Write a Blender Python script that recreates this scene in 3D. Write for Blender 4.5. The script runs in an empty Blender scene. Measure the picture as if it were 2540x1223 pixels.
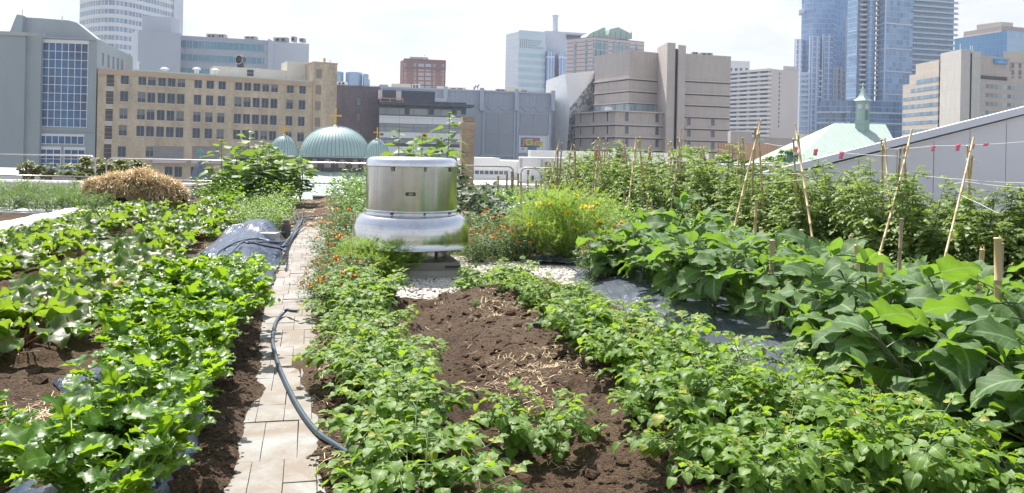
import bpy, math, random
import numpy as np
from mathutils import Vector, Matrix
PI = math.pi
random.seed(11); rng = np.random.default_rng(5)
SC = bpy.context.scene; COL = SC.collection
# ------------------------------------------------------------------ camera model
FPX, CX, CY, ROLL, EYE = 2000.0, 1270.0, 382.0, 0.02, 1.6
CR, SR = math.cos(ROLL), math.sin(ROLL)
def ray(x, y):
    dx, dy = x-CX, y-CY
    return (dx*CR+dy*SR)/FPX, (dx*SR-dy*CR)/FPX
def P(x, y, Y):
    u, w = ray(x, y); return Vector((u*Y, Y, EYE+w*Y))
def G(x, y, z=0.0):
    u, w = ray(x, y); Y = (z-EYE)/w; return u*Y, Y
cam = bpy.data.cameras.new('camera'); co = bpy.data.objects.new('camera', cam); COL.objects.link(co)
cam.sensor_width = 36; cam.lens = FPX/2540*36; cam.shift_y = -(611.5-CY)/2540
cam.clip_start = 0.1; cam.clip_end = 6000
co.matrix_world = Matrix(((CR, -SR, 0, 0), (0, 0, -1, 0), (SR, CR, 0, EYE), (0, 0, 0, 1)))
SC.camera = co
# ------------------------------------------------------------------ object bookkeeping
ORD = {}
def ordinal(n):
    s = 'first second third fourth fifth sixth seventh eighth ninth tenth eleventh twelfth thirteenth fourteenth fifteenth sixteenth seventeenth eighteenth nineteenth'.split()
    if n < 20: return s[n-1]
    if n > 99: return 'one hundred and '+ordinal(n-100) if n > 100 else 'one hundredth'
    t = {2: 'twent', 3: 'thirt', 4: 'fort', 5: 'fift', 6: 'sixt', 7: 'sevent', 8: 'eight', 9: 'ninet'}[n//10]
    return t+'ieth' if n % 10 == 0 else t+'y-'+s[n % 10-1]
def tag(o, label=None, cat=None, group=None, kind=None):
    if label: o['label'] = label
    if cat: o['category'] = cat
    if group: o['group'] = group
    if kind: o['kind'] = kind
    return o
def empty(name, loc, label, cat, group=None, rz=0):
    o = bpy.data.objects.new(name, None); COL.objects.link(o)
    o.location = loc; o.rotation_euler = (0, 0, rz); o.empty_display_size = .1
    return tag(o, label, cat, group)
def copy_tree(o, parent=None):
    c = o.copy(); COL.objects.link(c)
    if parent: c.parent = parent
    for ch in o.children: copy_tree(ch, c)
    return c
# ------------------------------------------------------------------ mesh collector
class MB:
    def __init__(s): s.v = []; s.f = []; s.m = []; s.uv = []; s.var = []; s.sm = False
    def face(s, pts, mat=0, uv=None, var=.5):
        n = len(s.v); s.v.extend(pts); s.f.append(tuple(range(n, n+len(pts)))); s.m.append(mat); s.uv.append(uv); s.var.append(var)
    def quads(s, verts, faces, mat=0, var=.5, uvs=None):
        n = len(s.v); s.v.extend(verts)
        for f in faces:
            s.f.append(tuple(n+i for i in f)); s.m.append(mat); s.var.append(var)
            s.uv.append([uvs[i] for i in f] if uvs else None)
    def hexa(s, c, mat=0, var=.5):   # 8 corners: bottom 0-3 ccw, top 4-7
        s.quads(c, [(0, 3, 2, 1), (4, 5, 6, 7), (0, 1, 5, 4), (1, 2, 6, 5), (2, 3, 7, 6), (3, 0, 4, 7)], mat, var)
    def box(s, x0, x1, y0, y1, z0, z1, mat=0, M=None, var=.5):
        c = [Vector(p) for p in ((x0, y0, z0), (x1, y0, z0), (x1, y1, z0), (x0, y1, z0), (x0, y0, z1), (x1, y0, z1), (x1, y1, z1), (x0, y1, z1))]
        if M: c = [M @ p for p in c]
        s.hexa(c, mat, var)
    def prism(s, pts, z0, z1, mat=0, top=None):
        n = len(pts)
        a = sum(pts[i][0]*pts[(i+1) % n][1]-pts[(i+1) % n][0]*pts[i][1] for i in range(n))
        if a < 0: pts = pts[::-1]
        for i in range(n):
            p, q = pts[i], pts[(i+1) % n]
            s.face([(p[0], p[1], z0), (q[0], q[1], z0), (q[0], q[1], z1), (p[0], p[1], z1)], mat)
        s.face([(p[0], p[1], z1) for p in pts], mat if top is None else top)
        s.face([(p[0], p[1], z0) for p in pts[::-1]], mat)
    def tube(s, pts, r, n=6, mat=0, var=.5, cap=True):
        pts = [Vector(p) for p in pts]; m = len(pts)
        if not hasattr(r, '__len__'): r = [r]*m
        vs = []; up = Vector((0, 0, 1))
        for i, p in enumerate(pts):
            t = (pts[min(i+1, m-1)]-pts[max(i-1, 0)])
            if t.length < 1e-9: t = Vector((0, 0, 1))
            t.normalize(); a = t.cross(up)
            if a.length < .05: a = t.cross(Vector((1, 0, 0)))
            a.normalize(); b = t.cross(a)
            for k in range(n):
                an = 2*PI*k/n; vs.append(p+(a*math.cos(an)+b*math.sin(an))*r[i])
        fs = [(i*n+k, i*n+(k+1) % n, (i+1)*n+(k+1) % n, (i+1)*n+k) for i in range(m-1) for k in range(n)]
        if cap: fs += [tuple(range(n))[::-1], tuple((m-1)*n+k for k in range(n))]
        s.quads(vs, fs, mat, var)
    def lathe(s, prof, n=48, c=(0, 0), mat=0, rz=0):
        vs = []
        for r, z in prof:
            for k in range(n):
                a = 2*PI*k/n+rz; vs.append((c[0]+r*math.cos(a), c[1]+r*math.sin(a), z))
        fs = [(i*n+k, i*n+(k+1) % n, (i+1)*n+(k+1) % n, (i+1)*n+k) for i in range(len(prof)-1) for k in range(n)]
        s.quads(vs, fs, mat)
    def build(s, name, mats, parent=None, smooth=None, data_only=False, origin=None):
        off = Vector(origin) if origin is not None else (parent.location.copy() if parent is not None else Vector((0, 0, 0)))
        if parent is not None and parent.parent is not None and origin is None: off = off+parent.parent.location
        me = bpy.data.meshes.new(name)
        V = np.array([tuple(p) for p in s.v], dtype=np.float64)
        W = V-np.array(off)
        me.from_pydata(W.tolist(), [], s.f)
        if not isinstance(mats, (list, tuple)): mats = [mats]
        for mm in mats: me.materials.append(mm)
        me.polygons.foreach_set('material_index', s.m)
        uvl = me.uv_layers.new(name='UVMap')
        sizes = np.array([len(f) for f in s.f]); starts = np.concatenate([[0], np.cumsum(sizes)[:-1]]); U = np.zeros((int(sizes.sum()), 2))
        none = np.array([u is None for u in s.uv])
        for k in np.unique(sizes[none]) if none.any() else ():
            ids = np.where(none & (sizes == k))[0]; F_ = np.array([s.f[i] for i in ids]); p = V[F_]
            nn = np.zeros((len(ids), 3))
            for i in range(1, k-1): nn += np.cross(p[:, i]-p[:, 0], p[:, i+1]-p[:, 0])
            L = np.linalg.norm(nn, axis=1); nn = nn/np.maximum(L, 1e-12)[:, None]
            h = np.maximum(np.hypot(nn[:, 0], nn[:, 1]), 1e-9); tx, ty = -nn[:, 1]/h, nn[:, 0]/h
            u = p[:, :, 0]*tx[:, None]+p[:, :, 1]*ty[:, None]; v = p[:, :, 2].copy()
            fl = (np.abs(nn[:, 2]) > .75) | (L < 1e-12); u[fl] = p[fl][:, :, 0]; v[fl] = p[fl][:, :, 1]
            li = starts[ids][:, None]+np.arange(k)[None]; U[li, 0] = u; U[li, 1] = v
        if not none.all():
            ids = np.where(~none)[0]; flat = np.array([c for i in ids for c in s.uv[i]]); li = np.concatenate([np.arange(starts[i], starts[i]+sizes[i]) for i in ids]); U[li] = flat
        uvl.data.foreach_set('uv', U.astype(np.float32).ravel())
        at = me.attributes.new('var', 'FLOAT', 'FACE'); at.data.foreach_set('value', np.array(s.var, dtype=np.float32))
        if smooth or (smooth is None and s.sm): me.polygons.foreach_set('use_smooth', [True]*len(s.f))
        me.update()
        if data_only: return me
        o = bpy.data.objects.new(name, me); COL.objects.link(o)
        if parent is not None: o.parent = parent
        else: o.location = off
        return o
# ------------------------------------------------------------------ materials
def newmat(name):
    m = bpy.data.materials.new(name); m.use_nodes = True; nt = m.node_tree; nt.nodes.clear()
    return m, nt
class N:
    def __init__(s, nt): s.nt = nt
    def n(s, t, **k):
        nd = s.nt.nodes.new(t)
        for a, b in k.items():
            if a.startswith('i_'):
                key = a[2:]; key = int(key) if key.isdigit() else key.replace('_', ' ')
                s.put(nd.inputs[key], b)
            else: setattr(nd, a, b)
        return nd
    def put(s, inp, b):
        if hasattr(b, 'node'): s.nt.links.new(b, inp)
        else:
            if isinstance(b, (tuple, list)) and len(b) == 3 and inp.type == 'RGBA': b = (*b, 1)
            inp.default_value = b
    def math(s, op, a, b=0, c=None):
        nd = s.nt.nodes.new('ShaderNodeMath'); nd.operation = op; s.put(nd.inputs[0], a); s.put(nd.inputs[1], b)
        if c is not None: s.put(nd.inputs[2], c)
        return nd.outputs[0]
    def mix(s, f, a, b, bt='MIX'):
        nd = s.nt.nodes.new('ShaderNodeMix'); nd.data_type = 'RGBA'; nd.blend_type = bt
        s.put(nd.inputs[0], f); s.put(nd.inputs[6], a); s.put(nd.inputs[7], b); return nd.outputs[2]
    def ramp(s, f, stops):
        nd = s.nt.nodes.new('ShaderNodeValToRGB'); e = nd.color_ramp.elements
        while len(e) < len(stops): e.new(.5)
        for el, (p, c) in zip(e, stops): el.position = p; el.color = (c, c, c, 1) if not hasattr(c, '__len__') else (*c, 1)
        s.put(nd.inputs[0], f); return nd.outputs[0]
    def noise(s, vec, scale, detail=4, rough=.6, dist=0):
        nd = s.nt.nodes.new('ShaderNodeTexNoise'); s.nt.links.new(vec, nd.inputs['Vector'])
        nd.inputs['Scale'].default_value = scale; nd.inputs['Detail'].default_value = detail
        nd.inputs['Roughness'].default_value = rough; nd.inputs['Distortion'].default_value = dist
        return nd.outputs[0]
    def bump(s, h, strength, dist):
        nd = s.nt.nodes.new('ShaderNodeBump'); nd.inputs['Strength'].default_value = strength
        nd.inputs['Distance'].default_value = dist; s.put(nd.inputs['Height'], h); return nd.outputs[0]
    def bsdf(s, col, rough=.6, metal=0, normal=None, spec=.5, **k):
        b = s.nt.nodes.new('ShaderNodeBsdfPrincipled'); s.put(b.inputs['Base Color'], col); s.put(b.inputs['Roughness'], rough)
        s.put(b.inputs['Metallic'], metal); s.put(b.inputs['Specular IOR Level'], spec)
        if normal is not None: s.put(b.inputs['Normal'], normal)
        for a, v in k.items(): s.put(b.inputs[a], v)
        return b.outputs[0]
    def out(s, sh): o = s.nt.nodes.new('ShaderNodeOutputMaterial'); s.nt.links.new(sh, o.inputs[0])
    def scale(s, v, sc):
        nd = s.nt.nodes.new('ShaderNodeMapping'); s.nt.links.new(v, nd.inputs[0]); nd.inputs['Scale'].default_value = sc; return nd.outputs[0]
def coords(q, kind='Object'): return q.n('ShaderNodeTexCoord').outputs[kind]
def simple(name, c1, c2=None, rough=.7, metal=0, scale=2, bump=0, bdist=.02, spec=.5, cs='Object', stretch=None, detail=5):
    m, nt = newmat(name); q = N(nt); v = coords(q, cs)
    if stretch: v = q.scale(v, stretch)
    f = q.noise(v, scale, detail)
    f2 = q.ramp(f, [(.3, 0), (.7, 1)])
    c2 = c2 or tuple(x*.8 for x in c1)
    nm = q.bump(f, bump, bdist) if bump else None
    q.out(q.bsdf(q.mix(f2, c1, c2), rough, metal, nm, spec)); return m
def brickmat(name, c1, c2, mort, bw=.22, bh=.075, stain=.35):
    m, nt = newmat(name); q = N(nt); uv = coords(q, 'UV')
    b = q.n('ShaderNodeTexBrick', i_Scale=1.0, i_Mortar_Size=.008, i_Brick_Width=bw, i_Row_Height=bh, i_Bias=0.0)
    q.put(b.inputs['Vector'], uv); q.put(b.inputs['Color1'], c1); q.put(b.inputs['Color2'], c2); q.put(b.inputs['Mortar'], mort)
    n1 = q.noise(q.scale(uv, (.35, .12, 1)), 1.0, 6, .65); n2 = q.noise(uv, 1.6, 3)
    st = q.ramp(n1, [(.35, 1-stain), (.65, 1.1)]); st2 = q.ramp(n2, [(.3, .86), (.7, 1.08)])
    c = q.mix(1.0, q.mix(1.0, b.outputs[0], st, 'MULTIPLY'), st2, 'MULTIPLY')
    q.out(q.bsdf(c, .85, 0, q.bump(b.outputs[1], -.4, .01))); return m
def curtain(name, cw, ch, tw, th, frame, ga, gb, sp=0, spc=(.5, .55, .6), rough=.12, big=.02, ou=0.0, vx=.35, metal=0.0):
    """glazed facade in metres: cell size, bar thickness, optional opaque spandrel fraction"""
    m, nt = newmat(name); q = N(nt); uv = coords(q, 'UV'); sx = q.n('ShaderNodeSeparateXYZ'); nt.links.new(uv, sx.inputs[0])
    u = q.math('DIVIDE', q.math('ADD', sx.outputs[0], 1000+ou), cw); v = q.math('DIVIDE', q.math('ADD', sx.outputs[1], 1000), ch)
    fu, fv = q.math('FRACT', u), q.math('FRACT', v)
    bar = q.math('MAXIMUM', q.math('LESS_THAN', fu, tw/cw), q.math('LESS_THAN', fv, th/ch))
    cell = q.n('ShaderNodeCombineXYZ'); q.put(cell.inputs[0], q.math('FLOOR', u)); q.put(cell.inputs[1], q.math('FLOOR', v))
    wn = q.n('ShaderNodeTexWhiteNoise'); wn.noise_dimensions = '3D'; nt.links.new(cell.outputs[0], wn.inputs[0])
    g = q.noise(uv, big, 4, .6, .5)  # broad noise stands for reflections, put into the glass colour
    f = q.math('ADD', q.math('MULTIPLY', wn.outputs[0], vx), q.math('MULTIPLY', q.ramp(g, [(.35, 0), (.65, 1)]), 1-vx))
    gl = q.mix(f, ga, gb)
    rg = rough
    if sp: 
        s_ = q.math('LESS_THAN', fv, sp); gl = q.mix(s_, gl, spc); rg = q.math('ADD', q.math('MULTIPLY', s_, .4), rough)
    c = q.mix(bar, gl, frame); r = q.math('MAXIMUM', q.math('MULTIPLY', bar, .5), rg)
    nb = q.noise(uv, .6, 2)
    q.out(q.bsdf(c, r, metal, q.bump(nb, .05, .1), .6)); return m
def leafmat(name, dark, light, trans, vein=None, veinw=.06, tf=.42, rough=.42, nv=7., spec=.5, blemish=None):
    m, nt = newmat(name); q = N(nt)
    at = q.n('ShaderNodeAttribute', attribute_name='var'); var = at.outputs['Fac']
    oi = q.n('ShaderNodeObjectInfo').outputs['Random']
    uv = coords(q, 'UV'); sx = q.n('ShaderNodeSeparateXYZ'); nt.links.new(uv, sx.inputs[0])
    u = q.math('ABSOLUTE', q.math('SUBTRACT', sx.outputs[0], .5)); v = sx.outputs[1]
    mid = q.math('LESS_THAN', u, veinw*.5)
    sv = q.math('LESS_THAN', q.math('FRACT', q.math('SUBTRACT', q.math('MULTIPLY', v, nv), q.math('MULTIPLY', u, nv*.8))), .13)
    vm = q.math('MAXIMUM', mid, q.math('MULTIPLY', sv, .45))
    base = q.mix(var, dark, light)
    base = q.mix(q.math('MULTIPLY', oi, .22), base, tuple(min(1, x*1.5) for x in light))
    n = q.noise(coords(q, 'Object'), 35, 3); base = q.mix(q.math('MULTIPLY', q.ramp(n, [(.4, 0), (.75, 1)]), .3), base, dark)
    if blemish: base = q.mix(q.math('GREATER_THAN', var, .965), base, blemish)
    vc = vein or tuple(min(1, x*1.8+.02) for x in light)
    base = q.mix(vm, base, vc)
    tcol = q.mix(q.math('MULTIPLY', vm, .5), q.mix(var, tuple(x*.75 for x in trans), trans), vc)
    h = q.math('SUBTRACT', q.noise(coords(q, 'Object'), 60, 2), q.math('MULTIPLY', vm, .6))
    nm = q.bump(h, .35, .004)
    b = q.bsdf(base, rough, 0, nm, spec)
    t = q.n('ShaderNodeBsdfTranslucent'); q.put(t.inputs[0], tcol)
    ms = q.n('ShaderNodeMixShader'); ms.inputs[0].default_value = tf; nt.links.new(b, ms.inputs[1]); nt.links.new(t.outputs[0], ms.inputs[2])
    q.out(ms.outputs[0]); return m
# ------------------------------------------------------------------ world, sun
SUN_EL, SUN_AZ = math.radians(58), math.radians(-27)     # azimuth from +Y, negative = to the left
w = bpy.data.worlds.new('World'); SC.world = w; w.use_nodes = True; nt = w.node_tree; nt.nodes.clear(); q = N(nt)
sky = q.n('ShaderNodeTexSky', sky_type='NISHITA', sun_disc=False, sun_elevation=SUN_EL, sun_rotation=SUN_AZ, air_density=1.0, dust_density=2.0, ozone_density=1.0)
tc = q.n('ShaderNodeTexCoord').outputs['Generated']
v1 = q.scale(tc, (1, 1, 2.6))
c1 = q.noise(v1, 2.1, 8, .55, .4)
cf = q.ramp(c1, [(.25, .85), (.5, 1.0)])
c2 = q.noise(q.scale(tc, (1.2, 1, 3.2)), 4.2, 7, .6, .3)
cc = q.ramp(c2, [(.34, (.66, .72, .785)), (.55, (.86, .865, .87))])
bg1 = q.n('ShaderNodeBackground', i_Strength=.1); nt.links.new(sky.outputs[0], bg1.inputs[0])
sxw = q.n('ShaderNodeSeparateXYZ'); nt.links.new(tc, sxw.inputs[0])
glow = q.ramp(sxw.outputs[2], [(.22, 0), (.62, 1)])
glow2 = q.ramp(sxw.outputs[2], [(.16, 0), (.48, 1)])      # bright haze and cloud near the horizon, clearer blue overhead
bg2 = q.n('ShaderNodeBackground'); q.put(bg2.inputs[1], q.math('ADD', .59, q.math('MULTIPLY', glow, .12))); nt.links.new(cc, bg2.inputs[0])
cf2 = q.math('MULTIPLY', cf, q.math('SUBTRACT', 1.0, q.math('MULTIPLY', glow2, .72)))
mx = q.n('ShaderNodeMixShader'); nt.links.new(cf2, mx.inputs[0]); nt.links.new(bg1.outputs[0], mx.inputs[1]); nt.links.new(bg2.outputs[0], mx.inputs[2])
wo = q.n('ShaderNodeOutputWorld'); nt.links.new(mx.outputs[0], wo.inputs[0])
sl = bpy.data.lights.new('sun', 'SUN'); sl.energy = 5.0; sl.angle = math.radians(.6); sl.color = (1, .95, .87)
so = bpy.data.objects.new('sun', sl); COL.objects.link(so)
sd = Vector((math.sin(SUN_AZ)*math.cos(SUN_EL), math.cos(SUN_AZ)*math.cos(SUN_EL), math.sin(SUN_EL)))
so.rotation_euler = sd.to_track_quat('Z', 'Y').to_euler(); so.location = (0, 0, 60)
vs = SC.view_settings; vs.view_transform = 'Standard'; vs.look = 'None'; vs.gamma = 1; vs.exposure = .96; vs.use_curve_mapping = False
SC.cycles.max_bounces = 6; SC.cycles.transparent_max_bounces = 6; SC.cycles.diffuse_bounces = 3; SC.cycles.glossy_bounces = 3; SC.cycles.transmission_bounces = 3
SC.cycles.use_denoising = True; SC.cycles.use_adaptive_sampling = True; SC.cycles.adaptive_threshold = .02
# ================================================================== GROUND
NT = {}
def vnoise(x, y, seed=0):
    if seed not in NT: NT[seed] = np.random.default_rng(seed).random((256, 256))
    T = NT[seed]
    xi = np.floor(x).astype(int); yi = np.floor(y).astype(int); fx = x-xi; fy = y-yi
    fx = fx*fx*(3-2*fx); fy = fy*fy*(3-2*fy); a = lambda i, j: T[(xi+i) & 255, (yi+j) & 255]
    return (a(0, 0)*(1-fx)+a(1, 0)*fx)*(1-fy)+(a(0, 1)*(1-fx)+a(1, 1)*fx)*fy
def fbm(x, y, o=4, seed=0, g=.5):
    s = 0; A = 1; t = 0
    for k in range(o): s = s+A*vnoise(x*2**k+k*17.3, y*2**k+k*9.1, seed+k); t += A; A *= g
    return s/t-.5
def sstep(a, b, x): t = np.clip((x-a)/(b-a), 0, 1); return t*t*(3-2*t)
def bumpf(a, c, w): return np.exp(-((a-c)/w)**2)
def ell(x, y, cx, cy, rx, ry): return np.clip(1-((x-cx)/rx)**2-((y-cy)/ry)**2, 0, 1)
def gravelmask(x, y):
    n = fbm(x*1.3, y*1.3, 3, 40)*.5
    return np.maximum(ell(x, y, -1.0, 10.5, 1.25, 1.95), np.maximum(ell(x, y, .62, 11.0, .95, 1.75), ell(x, y, -2.1, 9.6, .55, 1.6)))+n*.25
def hbase(x, y):
    a = x+.25*y
    h = .07*bumpf(a, -.95, .42)+.06*bumpf(a, -2.15, .4)+.06*bumpf(a, -3.3, .4)
    h = h+.13*bumpf(a, .72, .30)+.22*bumpf(a, 2.5, .55)*sstep(10.5, 8.5, y)+.10*bumpf(a, 1.75, .45)*sstep(9.5, 8.3, y)-.05*bumpf(a, 1.18, .22)
    h = h+.12*bumpf(a, 4.15, .6)+.08*bumpf(a, 6.2, .5)+.06*bumpf(a, 8.4, .6)
    gm = sstep(.0, .18, gravelmask(x, y)); h = h*(1-gm)
    return h, a, gm
def hground(x, y):
    x = np.asarray(x, float); y = np.asarray(y, float)
    h, a, gm = hbase(x, y)
    n = fbm(x*2.2, y*2.2, 4, 3)*.07+(np.maximum(fbm(x*6+fbm(y*3,x*3,2,8)*2, y*6, 3, 9), -.05)*.16+fbm(x*17, y*17, 2, 13)*.034)*sstep(14, 9, y)
    h = h+n*(1-gm*.9)+.01
    pc = sstep(-.56, -.38, a)*sstep(.30+.0, .10, a-.26*bumpf(y, 6.3, 1.3)*0)
    spill = fbm(x*1.7, y*1.7, 4, 23)
    edge = sstep(-.12, .30, a)*.055*sstep(9, 7, y)+sstep(-.28, -.48, a)*.03
    blob = .03*np.exp(-(((a+.42)/.12)**2+((y-4.6)/1.6)**2))+.028*np.exp(-(((a+.05)/.5)**2+((y-6.1)/.32)**2))+.04*np.exp(-(((a-.3)/.35)**2+((y-5.5)/.5)**2))+.035*np.exp(-(((a+.3)/.2)**2+((y-5.3)/.25)**2))
    far = .045*sstep(15.5, 17.5, y)
    hp = -.035+edge+blob+far+spill*.05+fbm(x*9, y*9, 3, 9)*.012
    pm = sstep(-.50, -.36, a)*sstep(.40, .22, a)
    h = h*(1-pm)+hp*pm
    wl = sstep(-6.2, -8.0, a)*sstep(18.0, 19.0, y)       # bare roof at the far left
    return h*(1-wl)+.0*wl
def gz(x, y):
    fx, fy = min(max((x-SX0)/DX, 0), nx-1.001), min(max((y-SY0)/DY, 0), ny-1.001); i, j = int(fx), int(fy); fx -= i; fy -= j
    return float((Z[j, i]*(1-fx)+Z[j, i+1]*fx)*(1-fy)+(Z[j+1, i]*(1-fx)+Z[j+1, i+1]*fx)*fy)
# --- soil
x0, x1, y0, y1, st = -19., 16., 2.2, 26.0, .036
nx, ny = int((x1-x0)/st)+1, int((y1-y0)/st)+1; DX, DY = (x1-x0)/(nx-1), (y1-y0)/(ny-1)
xs = np.linspace(x0, x1, nx); ys = np.linspace(y0, y1, ny); X, Y = np.meshgrid(xs, ys)
Z = hground(X, Y); me = bpy.data.meshes.new('soil')
co_ = np.stack([X, Y, Z], -1).reshape(-1, 3).astype(np.float32)
SX0, SY0 = x0, y0
i = np.arange(nx*ny).reshape(ny, nx); q4 = np.stack([i[:-1, :-1], i[:-1, 1:], i[1:, 1:], i[1:, :-1]], -1).reshape(-1, 4)
me.vertices.add(len(co_)); me.vertices.foreach_set('co', co_.ravel())
me.loops.add(q4.size); me.loops.foreach_set('vertex_index', q4.ravel().astype(np.int32))
me.polygons.add(len(q4)); me.polygons.foreach_set('loop_start', np.arange(0, q4.size, 4, dtype=np.int32)); me.polygons.foreach_set('loop_total', np.full(len(q4), 4, np.int32))
me.polygons.foreach_set('use_smooth', np.ones(len(q4), bool)); me.update()
at = me.attributes.new('gravel', 'FLOAT', 'POINT'); _, A_, GM = hbase(X, Y); at.data.foreach_set('value', GM.ravel().astype(np.float32))
DRY = np.clip(bumpf(A_, 1.75, .5)*.8+bumpf(A_, .1, .5)+bumpf(A_, -1.55, .35)*.7, 0, 1); at = me.attributes.new('dry', 'FLOAT', 'POINT'); at.data.foreach_set('value', DRY.ravel().astype(np.float32))
m, nt = newmat('soil_dirt'); q = N(nt); oc = coords(q)
n1 = q.noise(oc, 1.7, 7, .7); n2 = q.noise(oc, 42, 6, .75); n3 = q.noise(oc, 150, 2)
base = q.mix(q.ramp(n1, [(.3, 0), (.7, 1)]), (.050, .029, .016), (.190, .118, .068))
dry = q.n('ShaderNodeAttribute', attribute_name='dry').outputs['Fac']
base = q.mix(q.math('MULTIPLY', dry, .6), base, (.20, .135, .092))
base = q.mix(q.math('MULTIPLY', q.ramp(n3, [(.56, 0), (.68, 1)]), .6), base, (.34, .24, .15))
base = q.mix(1.0, base, q.ramp(n2, [(.30, .25), (.62, 1.35)]), 'MULTIPLY')
gr = q.n('ShaderNodeAttribute', attribute_name='gravel').outputs['Fac']
base = q.mix(gr, base, (.30, .28, .25))
hh = q.math('ADD', n2, q.math('MULTIPLY', n3, .5))
q.out(q.bsdf(base, .92, 0, q.bump(hh, 1.0, .06), .3)); MSOIL = m
me.materials.append(m); soil = bpy.data.objects.new('garden_soil', me); COL.objects.link(soil); tag(soil, kind='structure')
# --- paved path
MPAVE, nt = newmat('paver_concrete'); q = N(nt); oc = coords(q)
nb = q.noise(oc, 9, 6, .7); nd = q.noise(oc, 1.9, 7, .68, .6); nf = q.noise(oc, 160, 2)
rnd = q.n('ShaderNodeAttribute', attribute_name='var').outputs['Fac']
c = q.mix(q.ramp(nb, [(.3, 0), (.7, 1)]), (.27, .275, .275), (.35, .355, .35)); c = q.mix(q.math('MULTIPLY', rnd, .35), c, (.30, .28, .26))
c = q.mix(q.math('MULTIPLY', q.ramp(nd, [(.38, 0), (.58, 1)]), .70), c, (.20, .15, .11)); c = q.mix(q.ramp(nf, [(.62, 0), (.75, .5)]), c, (.16, .12, .09))
# the curved trail left by a dragged hose
sx = q.n('ShaderNodeSeparateXYZ'); nt.links.new(oc, sx.inputs[0])
cxm = q.math('SUBTRACT', sx.outputs[0], q.math('ADD', -1.47, q.math('MULTIPLY', q.math('POWER', q.math('SUBTRACT', sx.outputs[1], 6.7), 2.0), -.10)))
tr = q.math('MULTIPLY', q.math('LESS_THAN', q.math('ABSOLUTE', q.math('ADD', cxm, q.math('MULTIPLY', q.math('SUBTRACT', nb, .5), .05))), .022), q.math('LESS_THAN', q.math('ABSOLUTE', q.math('SUBTRACT', sx.outputs[1], 6.75)), .95))
c = q.mix(q.math('MULTIPLY', tr, .7), c, (.19, .13, .085))
q.out(q.bsdf(c, .85, 0, q.bump(q.math('ADD', nb, nf), .25, .006), .3))
mb = MB(); r = random.Random(4)
y = 2.4; row = 0
def rowpt(a, y): return (a-.25*y, y)
while y < 25.8:
    d = .30; off = r.uniform(-.03, .03) if row % 2 == 0 else off
    a = -.62+off
    while a < .36:
        wd = .165 if row % 4 < 2 else .19
        g = .0022; j = [r.uniform(-.0015, .0015) for _ in range(8)]; a1 = min(a+wd, .46)
        zt = -.004+r.uniform(-.005, .004)
        c8 = []
        for z in (-.06, zt):
            for k, (aa, yy) in enumerate(((a+g, y+g), (a1-g, y+g), (a1-g, y+d-g), (a+g, y+d-g))):
                px, py = rowpt(aa+j[k], yy+j[k+4]+(aa*.245)); c8.append(Vector((px, py, z+(r.uniform(-.002, .002) if z > -.05 else 0))))
        mb.hexa(c8, 0, r.random()); a += wd
    y += d; row += 1
tag(mb.build('paved_path', [MPAVE]), kind='structure')
# --- straw litter, clods, gravel
MSTRAW = simple('straw', (.80, .66, .42), (.58, .43, .23), .6, scale=30)
def strands(mb, pts, L, wd, r, mat=0, dirs=None, flat=.25, bend=.3):
    for p in pts:
        an = r.uniform(0, PI*2); el = r.gauss(0, flat); l = L*r.uniform(.4, 1.3)
        d = Vector((math.cos(an)*math.cos(el), math.sin(an)*math.cos(el), math.sin(el)))
        s = d.cross(Vector((0, 0, 1))).normalized()*wd*r.uniform(.6, 1.3); up = Vector((r.uniform(-.3, .3), r.uniform(-.3, .3), 1))*l*bend*r.uniform(-.5, .5)
        p = Vector(p); a, b, c = p-d*l*.5, p+up*.5, p+d*l*.5
        mb.quads([a-s, a+s, b+s, b-s, c+s*.7, c-s*.7], [(0, 1, 2, 3), (3, 2, 4, 5)], mat, r.random())
r = random.Random(8); pts = []
def litter(n, a0, a1, y0, y1, dz=.012, clump=True):
    out = []
    while len(out) < n:
        a = r.uniform(a0, a1); y = y0+(y1-y0)*r.random()**1.3; x = a-.25*y
        if clump and float(fbm(np.array([x*1.9]), np.array([y*1.9]), 3, 77)[0]) < r.uniform(-.1, .16): continue
        out.append((x, y, gz(x, y)+dz))
    return out
mb = MB()
strands(mb, litter(1500, 1.25, 2.1, 4, 9)+litter(500, .1, .45, 3.8, 8)+litter(2300, -2.4, -1.25, 3.6, 9, .02)+litter(260, .2, .7, 4, 8)+litter(420, -1.75, -1.35, 9, 20)+litter(500, 3.0, 3.6, 3.4, 9), .07, .0014, r, flat=.2, bend=.8)
strands(mb, litter(1100, -.4, .5, 16.5, 25, .02)+litter(500, .35, .95, 9.5, 13, .03, False)+litter(500, 4.6, 5.6, 3.2, 7.0, .02), .12, .0035, r, flat=.2)
strands(mb, [(-9.3+random.uniform(-2.2, 2.2), 19.2+random.uniform(-.8, .6), .12) for _ in range(260)]+litter(60, 1.0, 2.1, 4, 8)+litter(50, .1, .6, 4, 8)+litter(70, -2.1, -1.3, 4, 8), .15, .002, r, flat=.15, bend=.6)
tag(mb.build('straw_litter', [MSTRAW]), kind='stuff')
ICO = []
import bmesh
bm = bmesh.new(); bmesh.ops.create_icosphere(bm, subdivisions=1, radius=1); ICOV = [v.co.copy() for v in bm.verts]; ICOF = [tuple(v.index for v in f.verts) for f in bm.faces]; bm.free()
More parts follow.
